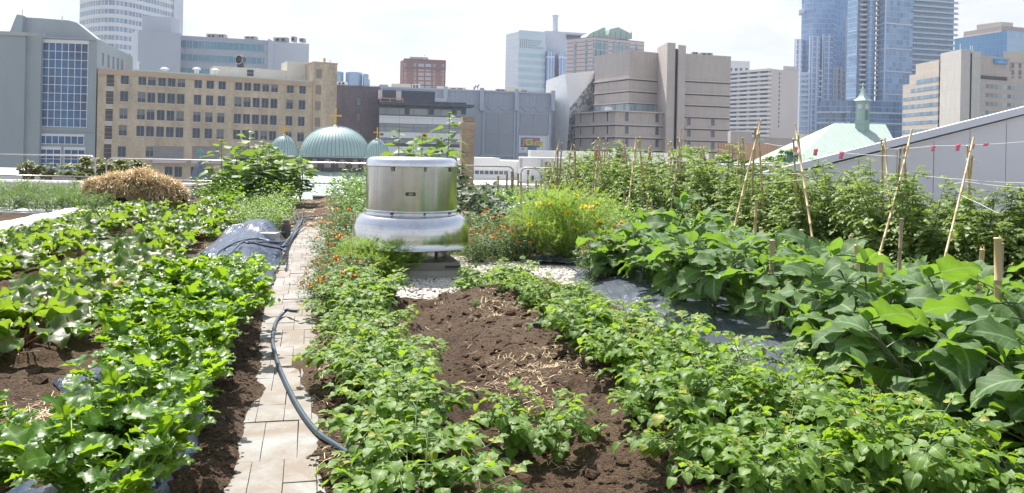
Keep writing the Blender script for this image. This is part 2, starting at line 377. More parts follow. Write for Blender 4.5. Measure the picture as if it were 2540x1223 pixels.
def lumps(mb, pts, r, smin, smax, flat=.7, mat=0, jit=.25, pw=2.0):
    for p in pts:
        s = smin+(smax-smin)*r.random()**pw; M = Matrix.Rotation(r.uniform(0, 6.3), 3, (r.random(), r.random(), r.random()+.1))
        sc = Vector((s*r.uniform(.8, 1.35), s, s*flat)); p = Vector(p)
        vs_ = []
        for v in ICOV:
            q_ = M @ (v*(1+r.uniform(-jit, jit))); vs_.append(p+Vector((q_.x*sc.x, q_.y*sc.y, q_.z*sc.z)))
        mb.quads(vs_, ICOF, mat, r.random())
def scat(n, a0, a1, y0, y1, dz=0, pw=1.4):
    out = []
    for _ in range(n):
        a = r.uniform(a0, a1); y = y0+(y1-y0)*r.random()**pw; x = a-.25*y; out.append((x, y, gz(x, y)+dz))
    return out
MCLOD = simple('soil_clod', (.13, .080, .052), (.06, .038, .025), .95, scale=25, bump=.6, bdist=.01, spec=.2)
mb = MB(); lumps(mb, scat(420, .95, 2.0, 3.6, 9.2, -.006)+scat(110, .1, .4, 3.8, 8, -.006)+scat(150, -2.1, -1.4, 3.8, 9, -.006), r, .015, .05, .6, jit=.5, pw=2.2); lumps(mb, scat(2300, .95, 2.2, 3.6, 9.2)+scat(500, .05, .8, 3.6, 8.5)+scat(600, -2.2, -1.2, 3.6, 10)+scat(300, -.5, -.36, 4, 9), r, .003, .024, .7, pw=5)
lumps(mb, scat(2600, -.42, .32, 3.6, 9.5, -.002), r, .0025, .011, .6, pw=3); lumps(mb, scat(1300, -.56, -.30, 3.6, 8.5, .0)+scat(1300, .02, .30, 3.6, 8.5, .0), r, .004, .02, .6, jit=.4, pw=3); tag(mb.build('soil_clods', [MSOIL], smooth=False), kind='stuff')
MGRAV, nt = newmat('white_pebble'); q = N(nt); vv = q.n('ShaderNodeAttribute', attribute_name='var').outputs['Fac']
q.out(q.bsdf(q.ramp(vv, [(0, (.30, .27, .25)), (.35, (.50, .46, .41)), (1, (.66, .62, .55))]), .8, 0, q.bump(q.noise(coords(q), 40, 3), .4, .004)))
mb = MB(); pts = []; rr = np.random.default_rng(3)
gx = rr.uniform(-3, 1.8, 90000); gy = rr.uniform(8, 13, 90000); gmk = gravelmask(gx, gy)
sel = np.where(gmk > .10)[0][:13500]
zz = hground(gx[sel], gy[sel])
lumps(mb, [(gx[k], gy[k], zz[t]+.012) for t, k in enumerate(sel)], r, .011, .027, .65, jit=.16, pw=1.2)
tag(mb.build('white_gravel', [MGRAV], smooth=True), kind='stuff')
# --- black plastic mulch sheets
def plasticmat(name, c, rough, nb=1.0):
    m, nt = newmat(name); q = N(nt); oc = coords(q)
    n1 = q.noise(q.scale(oc, (9, 1.6, 1)), 1.2, 5, .6, 1.2); n2 = q.noise(oc, 26, 3); d = q.noise(oc, 3, 5, .7)
    base = q.mix(q.math('MULTIPLY', q.ramp(d, [(.45, 0), (.75, 1)]), .5), c, (.12, .10, .085))
    h = q.math('ADD', q.math('MULTIPLY', n1, 1.0), q.math('MULTIPLY', n2, .12))
    q.out(q.bsdf(base, rough, 0, q.bump(h, .9*nb, .03), .6)); return m
def sheet(name, mat_, edges, hf, st, label, holes=()):
    """draped film between a left and a right edge given as (y, aL, aR) rows, height from hf(a,y)"""
    mb = MB(); ys_ = [e[0] for e in edges]; Y0, Y1 = ys_[0], ys_[-1]; ny_ = int((Y1-Y0)/st)+1; w_ = max(e[2]-e[1] for e in edges); na = int(w_/st)+1
    t = np.linspace(0, 1, na+1)[None, :]; yy = np.linspace(Y0, Y1, ny_+1)[:, None]
    L = np.interp(yy, ys_, [e[1] for e in edges])+.09*fbm(yy*2.3, yy*0+3, 3, 61); R = np.interp(yy, ys_, [e[2] for e in edges])+.09*fbm(yy*2.1, yy*0+7, 3, 62)
    AA = L+(R-L)*t; YY = yy+0*AA+.06*fbm(AA*3, AA*0, 2, 63)*(1 if True else 0); ZZ = hf(AA, YY); ed = np.minimum(t, 1-t)*(R-L); ZZ = ZZ-.06*np.exp(-ed/.05)
    n_ = na+1; vs_ = [(AA[j, i]-.25*YY[j, i], YY[j, i], ZZ[j, i]) for j in range(ny_+1) for i in range(n_)]
    fs = [(j*n_+i, j*n_+i+1, (j+1)*n_+i+1, (j+1)*n_+i) for j in range(ny_) for i in range(na) if not any((AA[j, i]-h[0])**2+(YY[j, i]-h[1])**2 < h[2]**2*(1+.5*math.sin(i*2.1)) for h in holes)]
    mb.quads(vs_, fs); o = mb.build(name, [mat_], smooth=True); return tag(o, label, 'plastic sheet')
MPL = plasticmat('black_film', (.022, .048, .105), .30, 1.3); MPL2 = plasticmat('silver_film', (.075, .092, .13), .24, 1.5)
def hA(A, Y):
    e = np.minimum(np.minimum(A+1.62, -.46-A)*2.2, np.minimum(Y-9.4, 15.8-Y)); m_ = sstep(0, .8, e)
    wr = .09*np.abs(np.sin((A*1.2+Y*1.7+2.5*fbm(A*1.5, Y*1.5, 2, 5))*2.6))*np.maximum(fbm(A*1.2, Y*1.2, 2, 6)+.2,0)+.05*fbm(A*2.5, Y*2.5, 3, 8)
    return hbase(A-.25*Y, Y)[0]+.05+.17*m_+wr*1.6
sheet('plastic_mulch_sheet', MPL, [(8.7, -1.4, -.62), (9.5, -1.62, -.42), (12.2, -1.5, -.40), (13.4, -1.42, -.42), (15.0, -1.2, -.55), (15.8, -.95, -.75)], hA, .04,
      'large slack black plastic sheet on the mound left of the paved path', [(-1.42, 10.1, .08)])
def hB(A, Y):
    e = sstep(0, .4, np.minimum(A-3.22, 5.2-A)); e2 = sstep(10.2, 9.7, Y)
    wr = .03*np.abs(np.sin((A-3.4)*2.2*(1+.2*np.sin(Y))+Y*4.2+3*fbm(A, Y*2, 2, 15)))*sstep(4.4, 3.3, A)+.03*fbm(A*4, Y*4, 3, 18)
    return hbase(A-.25*Y, Y)[0]+.035+.07*e+wr
sheet('plastic_mulch_sheet', MPL2, [(2.8, 3.08, 5.0), (6.5, 3.14, 5.0), (8.5, 3.1, 5.0), (9.9, 3.2, 5.0), (10.5, 3.5, 4.6)], hB, .035,
      'crinkled silvery black plastic sheet under the eggplants on the right')
def hC(A, Y): return hbase(A-.25*Y, Y)[0]+.045+.02*fbm(A*3, Y*3, 3, 31)+.02*np.abs(np.sin(A*9+Y*2))
sheet('plastic_mulch_sheet', MPL, [(2.8, -1.35, -.60), (4.2, -1.30, -.56), (4.9, -1.42, -.62), (5.35, -1.66, -.60), (5.7, -1.45, -.58), (7.0, -1.3, -.62), (8.0, -1.2, -.68)], hC, .035,
      'black plastic sheet showing at the edges under the nearest celery')
def hD(A, Y): return hground(A-.25*Y, Y)+.03+.05*sstep(.0, .3, fbm(A*3, Y*3, 3, 41))+.02*np.abs(np.sin(A*12))
sheet('plastic_mulch_sheet', MPL2, [(11.4, 3.2, 4.0), (12.3, 3.3, 4.2)], hD, .03, 'scrap of crumpled black plastic below the round feathery bush')
# --- hoses
MHOSE = simple('hose_blue', (.055, .085, .13), (.035, .055, .085), .38, scale=8, spec=.6); MHOSEB = simple('hose_black', (.03, .035, .045), (.02, .022, .03), .4, scale=8)
MBLUE = simple('fitting_blue', (.02, .16, .55), (.02, .12, .42), .35)
def smooth_path(p, n=8):
    p = [Vector(x) for x in p]; out = []
    for i in range(len(p)-1):
        a, b, c, d = p[max(i-1, 0)], p[i], p[i+1], p[min(i+2, len(p)-1)]
        for k in range(n):
            t = k/n; out.append(.5*((2*b)+(c-a)*t+(2*a-5*b+4*c-d)*t*t+(3*b-a-3*c+d)*t**3))
    out.append(p[-1]); return out
def hose(pix, r, label, mat=MHOSE, lift=.0, zs=None, name='garden_hose', parent=None, group=None):
    pts = []
    for i, (px, py) in enumerate(pix):
        z = .0
        for _ in range(4):
            x, y = G(px, py, z); z = max(gz(x, y), -.004 if -.6 < x+.25*y < .45 else -9)+r+lift+(zs[i] if zs else 0)
        pts.append((x, y, z))
    mb = MB(); mb.tube(smooth_path(pts, 10), r, 8); o = mb.build(name, [mat], smooth=True, parent=parent)
    if label: tag(o, label, 'hose', group)
    return o
hose([(738, 772), (722, 771), (712, 769), (700, 779), (684, 800), (676, 840), (681, 872), (694, 915), (718, 968), (745, 1018), (785, 1070), (845, 1112), (900, 1150), (960, 1200)], .016,
     'thick blue-grey hose curving along the paved path beside the nearest celery', zs=[.07, .06, .05, .02]+[0]*10)
hose([(1308, 797), (1340, 801), (1370, 808), (1402, 818), (1440, 830), (1500, 850)], .014, 'short dark blue pipe lying on bare soil between potato rows', lift=.01)
hose([(871, 1085), (870, 1110), (873, 1150), (885, 1200)], .014, 'blue pipe end sticking up beside the front left potato plants', lift=.02)
hose([(1410, 660), (1430, 672), (1455, 690), (1480, 706), (1500, 712)], .012, 'thin blue pipe crossing the right patch of white gravel', lift=.02)
hose([(1195, 712), (1210, 722), (1230, 735)], .013, 'stub of black pipe at the soil edge in front of the vent', MHOSEB, lift=.02)
# bundle of irrigation lines
hl = [([(493, 655), (530, 637), (545, 622), (590, 600), (640, 592), (690, 604), (715, 600), (735, 575)], 'long blue irrigation line looping down the left of the plastic mound'),
      ([(530, 660), (560, 632), (600, 604), (618, 603), (660, 602), (700, 600), (722, 590), (740, 570), (758, 556)], 'irrigation line with blue joiner across the plastic mound'),
      ([(618, 603), (660, 610), (700, 618), (706, 622), (716, 600), (728, 575), (742, 545)], 'irrigation line ending at the lower corner of the tangle'),
      ([(640, 590), (680, 600), (712, 607), (735, 570), (748, 548), (752, 520)], 'irrigation line running behind the pale block'),
      ([(700, 612), (725, 580), (738, 560), (745, 548), (762, 540)], 'upper irrigation line of the tangle beside the pavers'),
      ([(722, 545), (740, 540), (765, 538), (790, 536), (810, 535)], 'pale pipe with a red end lying across the far path'),
      ([(735, 520), (738, 535), (742, 552), (730, 575), (712, 600)], 'irrigation line crossing the tangle by the grey stub pipe'),
      ([(640, 580), (655, 573), (668, 570), (700, 578), (726, 572), (744, 556)], 'irrigation line coming from under the parsley'),
      ([(728, 520), (732, 545), (748, 552), (760, 545), (775, 544)], 'black-tipped irrigation line at the far end of the tangle')]
random.seed(3)
for i, (px, lb) in enumerate(hl): hose(px, .014, lb, MHOSE if i != 2 else MHOSEB, lift=.05 if i != 5 else .02, zs=[(.16 if 480 < p[0] < 712 and p[1] > 582 else .0)+random.uniform(0, .02) for p in px], name='irrigation_line', group='tangle of irrigation lines left of the path')
def on_ground(px, py, dz=0):
    z = 0
    for _ in range(4): x, y = G(px, py, z); z = gz(x, y)+dz
    return x, y, z
for (px, py, lb) in ((675, 601, 'bright blue pipe joiner beside the pale block'), (563, 631, 'bright blue pipe joiner low on the plastic mound'), (705, 611, 'bright blue pipe joiner at the corner of the tangle')):
    x, y = G(px, py, .2); mb = MB(); mb.tube([(x-.05, y, .2), (x-.02, y, .2), (x-.02, y, .2), (x+.02, y+.01, .2), (x+.02, y+.01, .2), (x+.05, y+.02, .2)], [.02, .02, .026, .026, .02, .02], 10)
    tag(mb.build('pipe_joiner', [MBLUE], smooth=True, origin=(x, y, .2)), lb, 'pipe joiner', 'blue pipe joiners')
# white block and grey stub
MBLOCK = simple('pale_block', (.62, .60, .56), (.5, .48, .44), .85, scale=6, bump=.3)
x, y = G(658, 594, .16); mb = MB(); mb.box(-.2, .2, -.1, .1, 0, .10, M=Matrix.Translation((x, y, .17)) @ Matrix.Rotation(-.1, 4, 'Z'))
tag(mb.build('stone_block', [MBLOCK], origin=(x, y, .17)), 'pale oblong stone block weighing down the plastic mound', 'block')
x, y, z = on_ground(709, 588); MSTUB = simple('stub_pipe', (.10, .085, .075), (.16, .14, .12), .8, scale=9, bump=.4)
mb = MB(); mb.lathe([(.001, 0), (.085, 0), (.085, .24), (.075, .25), (.07, .25), (.05, .31), (.001, .32)], 24, (x, y))
mb.v = [(p[0], p[1], p[2]+z) for p in mb.v]; tag(mb.build('pipe_stub', [MSTUB], smooth=False, origin=(x, y, z)), 'short upright grey-brown drain pipe stub beside the tangled lines', 'pipe')
# ================================================================== VENT
def alu(name, stretch, c1=(.62, .62, .60), c2=(.50, .50, .48), rough=.24, aniso=.75, bs=.1):
    m, nt = newmat(name); q = N(nt); uv = coords(q, 'Object'); n = q.noise(q.scale(uv, stretch), 1, 6, .7); n2 = q.noise(uv, 2.2, 4)
    dn = q.noise(uv, 3.5, 2, .5); c = q.mix(q.ramp(n, [(.3, 0), (.7, 1)]), c1, c2); c = q.mix(q.math('MULTIPLY', q.ramp(q.noise(uv, 5, 6, .75), [(.5, 0), (.68, 1)]), .28), c, (.36, .35, .33)); r_ = q.math('ADD', rough-.08, q.math('MULTIPLY', n, .14)); r_ = q.math('ADD', r_, q.math('MULTIPLY', q.ramp(n2, [(.45, 0), (.7, 1)]), .04))
    b = q.n('ShaderNodeBsdfPrincipled'); q.put(b.inputs['Base Color'], c); q.put(b.inputs['Metallic'], 1.0); q.put(b.inputs['Roughness'], r_)
    q.put(b.inputs['Normal'], q.bump(q.math('ADD', n, q.math('MULTIPLY', dn, 9.0)), bs, .004)); q.out(b.outputs[0]); return m
MAV = alu('aluminium_wall', (22, 22, .25), rough=.20, bs=.04); MAH = alu('aluminium_spun', (1.5, 1.5, 46), (.72, .72, .72), (.60, .61, .62), .17, bs=.02); MAC = alu('aluminium_cap', (2, 2, 5), (.8, .8, .8), (.66, .67, .68), .22, bs=.02)
MDARK = simple('dark_metal', (.03, .03, .035), (.05, .05, .05), .5); MSTEEL = simple('galvanised', (.30, .28, .25), (.22, .21, .19), .55, .5, scale=4, bump=.1)
VX, VY = -1.325, 10.72
vent = empty('roof_vent', (VX, VY, 0), 'large mushroom-shaped aluminium roof exhaust vent standing on white gravel', 'roof vent')
ROWA = math.atan2(.25, 1)   # rows run toward (-.25, 1)
M0 = Matrix.Translation((-1.31, 10.65, 0)) @ Matrix.Rotation(ROWA, 4, 'Z')
mb = MB(); mb.box(-.54, .54, -.59, .59, -.05, .115, 0, M0); mb.box(-.55, .55, -.60, .60, .115, .213, 1, M0)
MCURB = simple('curb_paint', (.46, .44, .39), (.38, .36, .32), .7, scale=5, bump=.1)
b_ = mb.build('curb_base', [MCURB, MSTEEL], vent, smooth=False); mb = MB(); mb.box(.36, .56, -.606, -.60, .145, .175, 0, M0); mb.box(.55, .556, -.606, -.52, .145, .175, 0, M0); mb.build('curb_latch', [MDARK], b_)
mb = MB(); mb.lathe([(.46, .20), (.46, .55)], 64, (VX, VY))
for k in range(8):
    a = PI*2*k/8+.16; mb.box(-.016, .016, -.008, .008, .213, .5, 1, Matrix.Translation((VX+.475*math.cos(a), VY+.475*math.sin(a), 0)) @ Matrix.Rotation(a+PI/2, 4, 'Z'))
mb.build('throat', [MAV, MSTEEL], vent, smooth=False)
mb = MB(); mb.lathe([(.60, .775), (.615, .785), (.645, .785), (.685, .765), (.715, .735), (.742, .69), (.760, .63), (.772, .55), (.778, .46), (.782, .39), (.790, .378), (.794, .37), (.788, .362), (.778, .372), (.770, .39), (.764, .46), (.755, .55), (.74, .63), (.70, .70), (.60, .75)], 128, (VX, VY)); mb.build('skirt', [MAH], vent, smooth=True)
mb = MB(); mb.lathe([(.60, .80), (.597, 1.425)], 128, (VX, VY)); cy = mb.build('drum', [MAV], vent, smooth=True)
mb = MB(); mb.lathe([(.598, .782), (.612, .782), (.616, .795), (.608, .803), (.602, .806), (.602, .83), (.610, .833), (.613, .842), (.606, .85), (.598, .85)], 128, (VX, VY)); mb.build('base_band', [MAC], vent, smooth=True)
mb = MB(); mb.lathe([(.600, .772), (.609, .772), (.609, .783), (.600, .783)], 96, (VX, VY)); mb.build('seam', [MDARK], vent)
mb = MB(); mb.lathe([(.598, 1.402), (.607, 1.402), (.609, 1.412), (.608, 1.425), (.604, 1.46), (.588, 1.495), (.560, 1.517), (.52, 1.527), (.4, 1.533), (.2, 1.537), (.001, 1.538)], 128, (VX, VY)); mb.build('cap', [MAC], vent, smooth=True)
mb0 = None
for k in range(9):
    a = -PI/2+(-.62)*1.55+k*PI*2/9*.98 if k else -PI/2-.30
    for zz_, nm in ((1.385, 'clip'), (.817, 'bolt')):
        M1 = Matrix.Translation((VX+.607*math.cos(a), VY+.607*math.sin(a), zz_)) @ Matrix.Rotation(a+PI/2, 4, 'Z'); mb = MB()
        if nm == 'clip': mb.box(-.012, .012, -.014, .004, -.03, .022, 0, M1); mb.tube([M1 @ Vector((-.015, -.012, .02)), M1 @ Vector((.015, -.012, .02))], .008, 6)
        else: mb.tube([M1 @ Vector((0, .0, 0)), M1 @ Vector((0, -.016, 0))], .010, 8)
        mb.build(nm, [MSTEEL if nm == 'clip' else MDARK], vent)
# black data plate with three lines of small lettering
a = -PI/2+.105; M1 = Matrix.Translation((VX+.6005*math.cos(a), VY+.6005*math.sin(a), 1.07)) @ Matrix.Rotation(a+PI/2, 4, 'Z')
mb = MB(); mb.box(-.062, .062, -.004, .0, -.022, .022, 0, M1); pl = mb.build('data_plate', [MDARK], vent)
mb = MB(); MWHITE = simple('white_paint', (.78, .77, .74), (.7, .69, .66), .6)
for (xa, xb, z) in ((-.016, .016, .011), (-.036, .036, .001), (-.026, .026, -.010)):
    x = xa
    while x < xb: mb.box(x, x+.005, -.0052, -.004, z-.0028, z+.0028, 0, M1); x += .0075
mb.build('lettering', [MWHITE], pl)
# ================================================================== PARAPET, RAILINGS, BACK WALL
MCONC = simple('parapet_concrete', (.40, .38, .36), (.32, .30, .28), .85, scale=3, bump=.2, stretch=(1, 1, .3))
MCOPING = simple('white_coping', (.78, .78, .78), (.70, .70, .70), .5, scale=3)
MSKIN = simple('white_membrane', (.66, .66, .68), (.52, .53, .55), .7, scale=1.5)
pr = empty('parapet', (-5, 26.2, 0), 'low pale concrete parapet with white coping at the far roof edge', 'parapet')
mb = MB(); mb.box(-6.4, 17, 26.0, 26.28, -1, .10); mb.box(-19.5, -9.9, 24.2, 24.5, -1, .46); mb.box(-9.9, -9.6, 24.2, 26.0, -1, .46); mb.build('parapet_wall', [MCONC], pr)
mb = MB(); mb.box(-6.4, 17, 25.96, 26.34, .10, .15); mb.box(-19.5, -9.55, 24.15, 24.56, .46, .52); mb.build('coping', [MCOPING], pr)
mb = MB(); mb.box(-24, 22, 2, 26.3, -1.2, -.12); mb.box(-24, -8.5, 18.3, 24.2, -.12, .05); tag(mb.build('roof_deck', [MSKIN]), kind='structure')
MRAIL = simple('rail_steel', (.50, .49, .47), (.40, .39, .38), .32, .85, scale=5)
def railing(xa, xb, Y, zt, zm, label, la=True, ra=True):
    o = empty('guard_rail', (xa, Y, 0), label, 'railing', 'steel guard rails along the roof edge'); R = .18; r_ = .026
    pts = []
    if la: pts += [(xa, Y, -.1), (xa, Y, zt-R)]+[(xa+R-R*math.cos(t), Y, zt-R+R*math.sin(t)) for t in (.4, .8, 1.2)]
    pts += [(xa+R, Y, zt), (xb-R, Y, zt)]
    if ra: pts += [(xb-R+R*math.sin(t), Y, zt-R+R*math.cos(t)) for t in (.4, .8, 1.2)]+[(xb, Y, zt-R), (xb, Y, -.1)]
    mb = MB(); mb.tube(pts, r_, 10); mb.build('top_rail', [MRAIL], o, smooth=True)
    mb = MB(); mb.tube([(xa, Y, zm), (xb, Y, zm)], .02, 8); mb.build('middle_rail', [MRAIL], o, smooth=True)
def rx(px, Y): return ray(px, 400)[0]*Y
railing(-19.5, rx(237, 25.3), 25.3, 1.27, .62, 'steel guard rail at the far left before the grey building', la=False)
railing(rx(264, 25.6), rx(700, 25.6), 25.6, 1.2, .55, 'steel guard rail behind the straw heap and tall sunflowers')
railing(rx(745, 25.6), rx(1274, 25.6), 25.6, 1.2, .55, 'steel guard rail in front of the copper dome, behind the vent')
railing(rx(1293, 25.6), rx(1900, 25.6), 25.6, 1.17, .52, 'steel guard rail behind the tomato canes on the right')
# sloping grey wall
MWALL = simple('wall_panel', (.80, .82, .86), (.76, .78, .82), .45, scale=.8); MWTRIM = simple('wall_trim', (.80, .85, .92), (.76, .81, .88), .4, scale=1)
wl = empty('sloping_wall', (8, 17.6, 0), 'pale grey panel wall with a sloping top edge behind the tomatoes', 'wall')
def wp(x, y, Y=17.6): p = P(x, y, Y); return p
pa, pb = wp(1860, 436), wp(2760, 208); pa2, pb2 = wp(1860, 460), wp(2760, 226)
sl_ = (pb.z-pa.z)/(pb.x-pa.x)
mb = MB()
xs_ = [pa.x]+[wp(x, 400).x for x in (2040, 2130, 2225, 2316, 2405, 2495, 2585, 2675)]+[pb.x]
for i in range(len(xs_)-1):
    a, b = xs_[i]+.008, xs_[i+1]-.008; za, zb = pa2.z+(a-pa.x)*sl_, pa2.z+(b-pa.x)*sl_
    mb.quads([(a, 17.6, -.2), (b, 17.6, -.2), (b, 17.66, -.2), (a, 17.66, -.2), (a, 17.6, za), (b, 17.6, zb), (b, 17.66, zb), (a, 17.66, za)], [(0, 3, 2, 1), (4, 5, 6, 7), (0, 1, 5, 4), (1, 2, 6, 5), (2, 3, 7, 6), (3, 0, 4, 7)])
mb.build('wall_panels', [MWALL], wl)
def slab(mb, y0, y1, dz0, dz1, mat=0):
    mb.quads([(pa.x-.05, y0, pa.z+dz0), (pb.x, y0, pb.z+dz0), (pb.x, y1, pb.z+dz0), (pa.x-.05, y1, pa.z+dz0), (pa.x-.05, y0, pa.z+dz1), (pb.x, y0, pb.z+dz1), (pb.x, y1, pb.z+dz1), (pa.x-.05, y1, pa.z+dz1)], [(0, 3, 2, 1), (4, 5, 6, 7), (0, 1, 5, 4), (1, 2, 6, 5), (2, 3, 7, 6), (3, 0, 4, 7)], mat)
mb = MB(); slab(mb, 17.50, 17.66, -.16, 0); mb.build('roof_fascia', [MWTRIM], wl)
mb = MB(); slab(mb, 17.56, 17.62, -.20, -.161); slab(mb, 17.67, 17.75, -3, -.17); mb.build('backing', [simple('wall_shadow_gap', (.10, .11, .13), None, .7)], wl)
# ================================================================== ROW COVER, STRAW HEAP
MCLOTH = simple('row_cover_cloth', (.80, .80, .82), (.74, .75, .78), .8, scale=4, bump=.2)
mb = MB(); na, nl = 28, 60
x_a, y_a = G(-330, 625, .1); x_b, y_b = G(172, 513, .2)
vs_ = []; 
for j in range(nl+1):
    t = j/nl; cx_ = x_a+(x_b-x_a)*t; cy_ = y_a+(y_b-y_a)*t+.9; wdt = 1.25*(1-.35*t)
    for i in range(na+1):
        s = i/na*2-1; hgt = .20*math.sqrt(max(0, 1-s*s*.98))*(1-.12*math.sin(t*40)**2*.4)*(1 if t < .93 else (1-(t-.93)/.07*.9))
        vs_.append((cx_+s*.25*wdt*0, cy_+s*wdt, hgt+float(fbm(np.array([cx_*3]), np.array([(cy_+s)*3]), 3, 50)[0])*.07))
mb.quads(vs_, [(j*(na+1)+i, (j+1)*(na+1)+i, (j+1)*(na+1)+i+1, j*(na+1)+i+1) for j in range(nl) for i in range(na)])
tag(mb.build('row_cover', [MCLOTH], smooth=True), 'white fabric row cover over a low bed at the far left', 'row cover')
r = random.Random(21); sx0, sy0 = P(336, 450, 20.0).x, 20.0
def heapz(u, v): # u along x -1..1, v -1..1
    d = abs(u)**2.6+abs(v)**2.2+.45*float(fbm(np.array([u*2.2+3]), np.array([v*2.2+5]), 3, 91)[0])
    d = max(d, 0)
    return 0 if d >= 1 else (1-d)**.30*.88*(1+.08*math.sin(u*5+1)+.04*math.sin(u*13))
mb = MB(); n = 48; vs_ = []
for j in range(n+1):
    for i in range(n+1):
        u, v = i/n*2-1, j/n*2-1; vs_.append((sx0+u*1.22, sy0+v*.8, heapz(u, v)*.95+.0+r.uniform(-.03, .03)))
mb.quads(vs_, [(j*(n+1)+i, j*(n+1)+i+1, (j+1)*(n+1)+i+1, (j+1)*(n+1)+i) for j in range(n) for i in range(n)], 1)
pts = []
for _ in range(9000):
    u, v = r.uniform(-1, 1), r.uniform(-1, .6); 
    if abs(u)**2.6+abs(v)**2.2 > .995: continue
    pts.append((sx0+u*1.24, sy0+v*.83, heapz(u, v)+r.uniform(-.03, .05)))
strands(mb, pts, .30, .008, r, 0, flat=.5, bend=.6)
MHEAP = simple('straw_mass', (.36, .25, .12), (.2, .13, .06), .9, scale=12, bump=.5)
tag(mb.build('straw_heap', [MSTRAW, MHEAP], smooth=False, origin=(sx0, sy0, 0)), 'big loose heap of golden straw at the far end of the beet rows', 'straw heap')
# ================================================================== PLANTS
def prof(tab):
    ts = [t for t, _ in tab]; ws = [w for _, w in tab]
    return lambda t: float(np.interp(t, ts, ws))
OVATE = (prof([(0, 0), (.08, .45), (.22, .88), (.38, 1), (.55, .9), (.75, .58), (.9, .26), (1, 0)]), 6)
HEART = (prof([(0, .35), (.07, .85), (.2, 1), (.4, .92), (.6, .68), (.8, .36), (1, 0)]), 6)
BEET = (prof([(0, .08), (.1, .5), (.2, .82), (.3, .85), (.42, 1), (.58, .92), (.72, .8), (.86, .5), (.95, .25), (1, 0)]), 9)
CEL = (prof([(0, .02), (.14, .18), (.24, .42), (.33, 1.0), (.40, .48), (.52, 1.0), (.58, .40), (.70, .78), (.76, .28), (.88, .42), (1, 0)]), 15)
EGG = (prof([(0, .03), (.07, .5), (.18, .85), (.27, 1.02), (.36, .84), (.47, .98), (.55, .74), (.68, .68), (.78, .42), (.9, .22), (1, 0)]), 13)
TOM = (prof([(0, 0), (.1, .5), (.24, .95), (.32, .6), (.46, .85), (.56, .5), (.72, .42), (.84, .2), (1, 0)]), 7)
LANCE = (prof([(0, .1), (.2, .8), (.5, 1), (.8, .6), (1, 0)]), 5)
STRAP = (prof([(0, 1), (.5, .9), (.85, .5), (1, 0)]), 7)
UP = Vector((0, 0, 1))
def basis(d, up):
    s = d.cross(up)
    if s.length < 1e-3: s = d.cross(Vector((1, .1, 0)))
    s.normalize(); return s, s.cross(d).normalized()
def leaf(mb, base, d, up, L, W, shape, r, droop=.8, fold=.25, wave=.0, var=.5, mat=0, cols=2, twist=0, nseg=None, ax=None):
    f, ns = shape; ns = nseg or ns; d = Vector(d).normalized(); s, nrm = basis(d, Vector(up))
    if twist: R = Matrix.Rotation(twist, 3, d); s = R @ s; nrm = R @ nrm
    p = Vector(base); vs_ = []; uvs = []; ph = r.uniform(0, 6.28); st = L/ns; k = (-1, 0, 1) if cols == 2 else (-1, -.5, 0, .5, 1)
    Rd = Matrix.Rotation(-droop/ns, 3, s)
    for i in range(ns+1):
        t = i/ns; w_ = W*f(t)
        for c in k:
            off = s*(c*w_)+nrm*(abs(c)*w_*fold+(wave*W*math.sin(t*15+ph+(2.2 if c < 0 else 0))*abs(c)**1.5 if wave else 0))
            vs_.append(p+off); uvs.append((.5+c*.5*max(.25, f(t)), t))
        p = p+d*st; d = Rd @ d; nrm = Rd @ nrm
    n = len(k); fs = [(i*n+j, i*n+j+1, (i+1)*n+j+1, (i+1)*n+j) for i in range(ns) for j in range(n-1)]
    mb.quads(vs_, fs, mat, var, uvs)
def arc(p, d, L, n, bendv, r=None, jit=0):
    """curved stem: points from p along d, bending by bendv (added to direction per metre)"""
    p = Vector(p); d = Vector(d).normalized(); out = [p.copy()]
    for i in range(n):
        d = (d+Vector(bendv)*L/n+(Vector((r.gauss(0, jit), r.gauss(0, jit), 0)) if jit else Vector((0, 0, 0)))).normalized(); p = p+d*(L/n); out.append(p.copy())
    return out, d
def hdir(a, el): return Vector((math.cos(a)*math.cos(el), math.sin(a)*math.cos(el), math.sin(el)))
def compound(mb, ms, p, d, L, pairs, lL, lW, shape, r, droop=.7, fold=.2, up=UP, mat=0, var=.5, term=1.25, sr=.0022, smat=0, wave=0, nseg=None):
    pts, de = arc(p, d, L, 4, (0, 0, -1.6/L*.35)); ms.tube(pts, [sr*1.4]*4+[sr], 4, smat, cap=False)
    for i in range(pairs):
        t = (i+1.0)/(pairs+.7); q_ = pts[0].lerp(pts[-1], t) if False else pts[min(4, int(t*4))].lerp(pts[min(4, int(t*4)+1)], t*4 % 1)
        ax = (pts[-1]-pts[0]).normalized(); s, nn = basis(ax, up)
        sc = .65+.45*math.sin(t*PI*.85)
        for sg in (-1, 1):
            dd = (s*sg*1.0+ax*.45+nn*r.uniform(-.05, .25)+Vector((r.gauss(0, .1), r.gauss(0, .1), r.gauss(0, .1)))).normalized()
            leaf(mb, q_+s*sg*.004, dd, nn+Vector((r.gauss(0, .2), r.gauss(0, .2), 0)), lL*sc*r.uniform(.8, 1.15), lW*sc, shape, r, droop*r.uniform(.5, 1.4), fold, wave, min(1, max(0, var+r.gauss(0, .13))), mat, nseg=nseg)
    leaf(mb, pts[-1], de, up, lL*term, lW*term, shape, r, droop, fold, wave, min(1, max(0, var+r.gauss(0, .1))), mat, nseg=nseg)
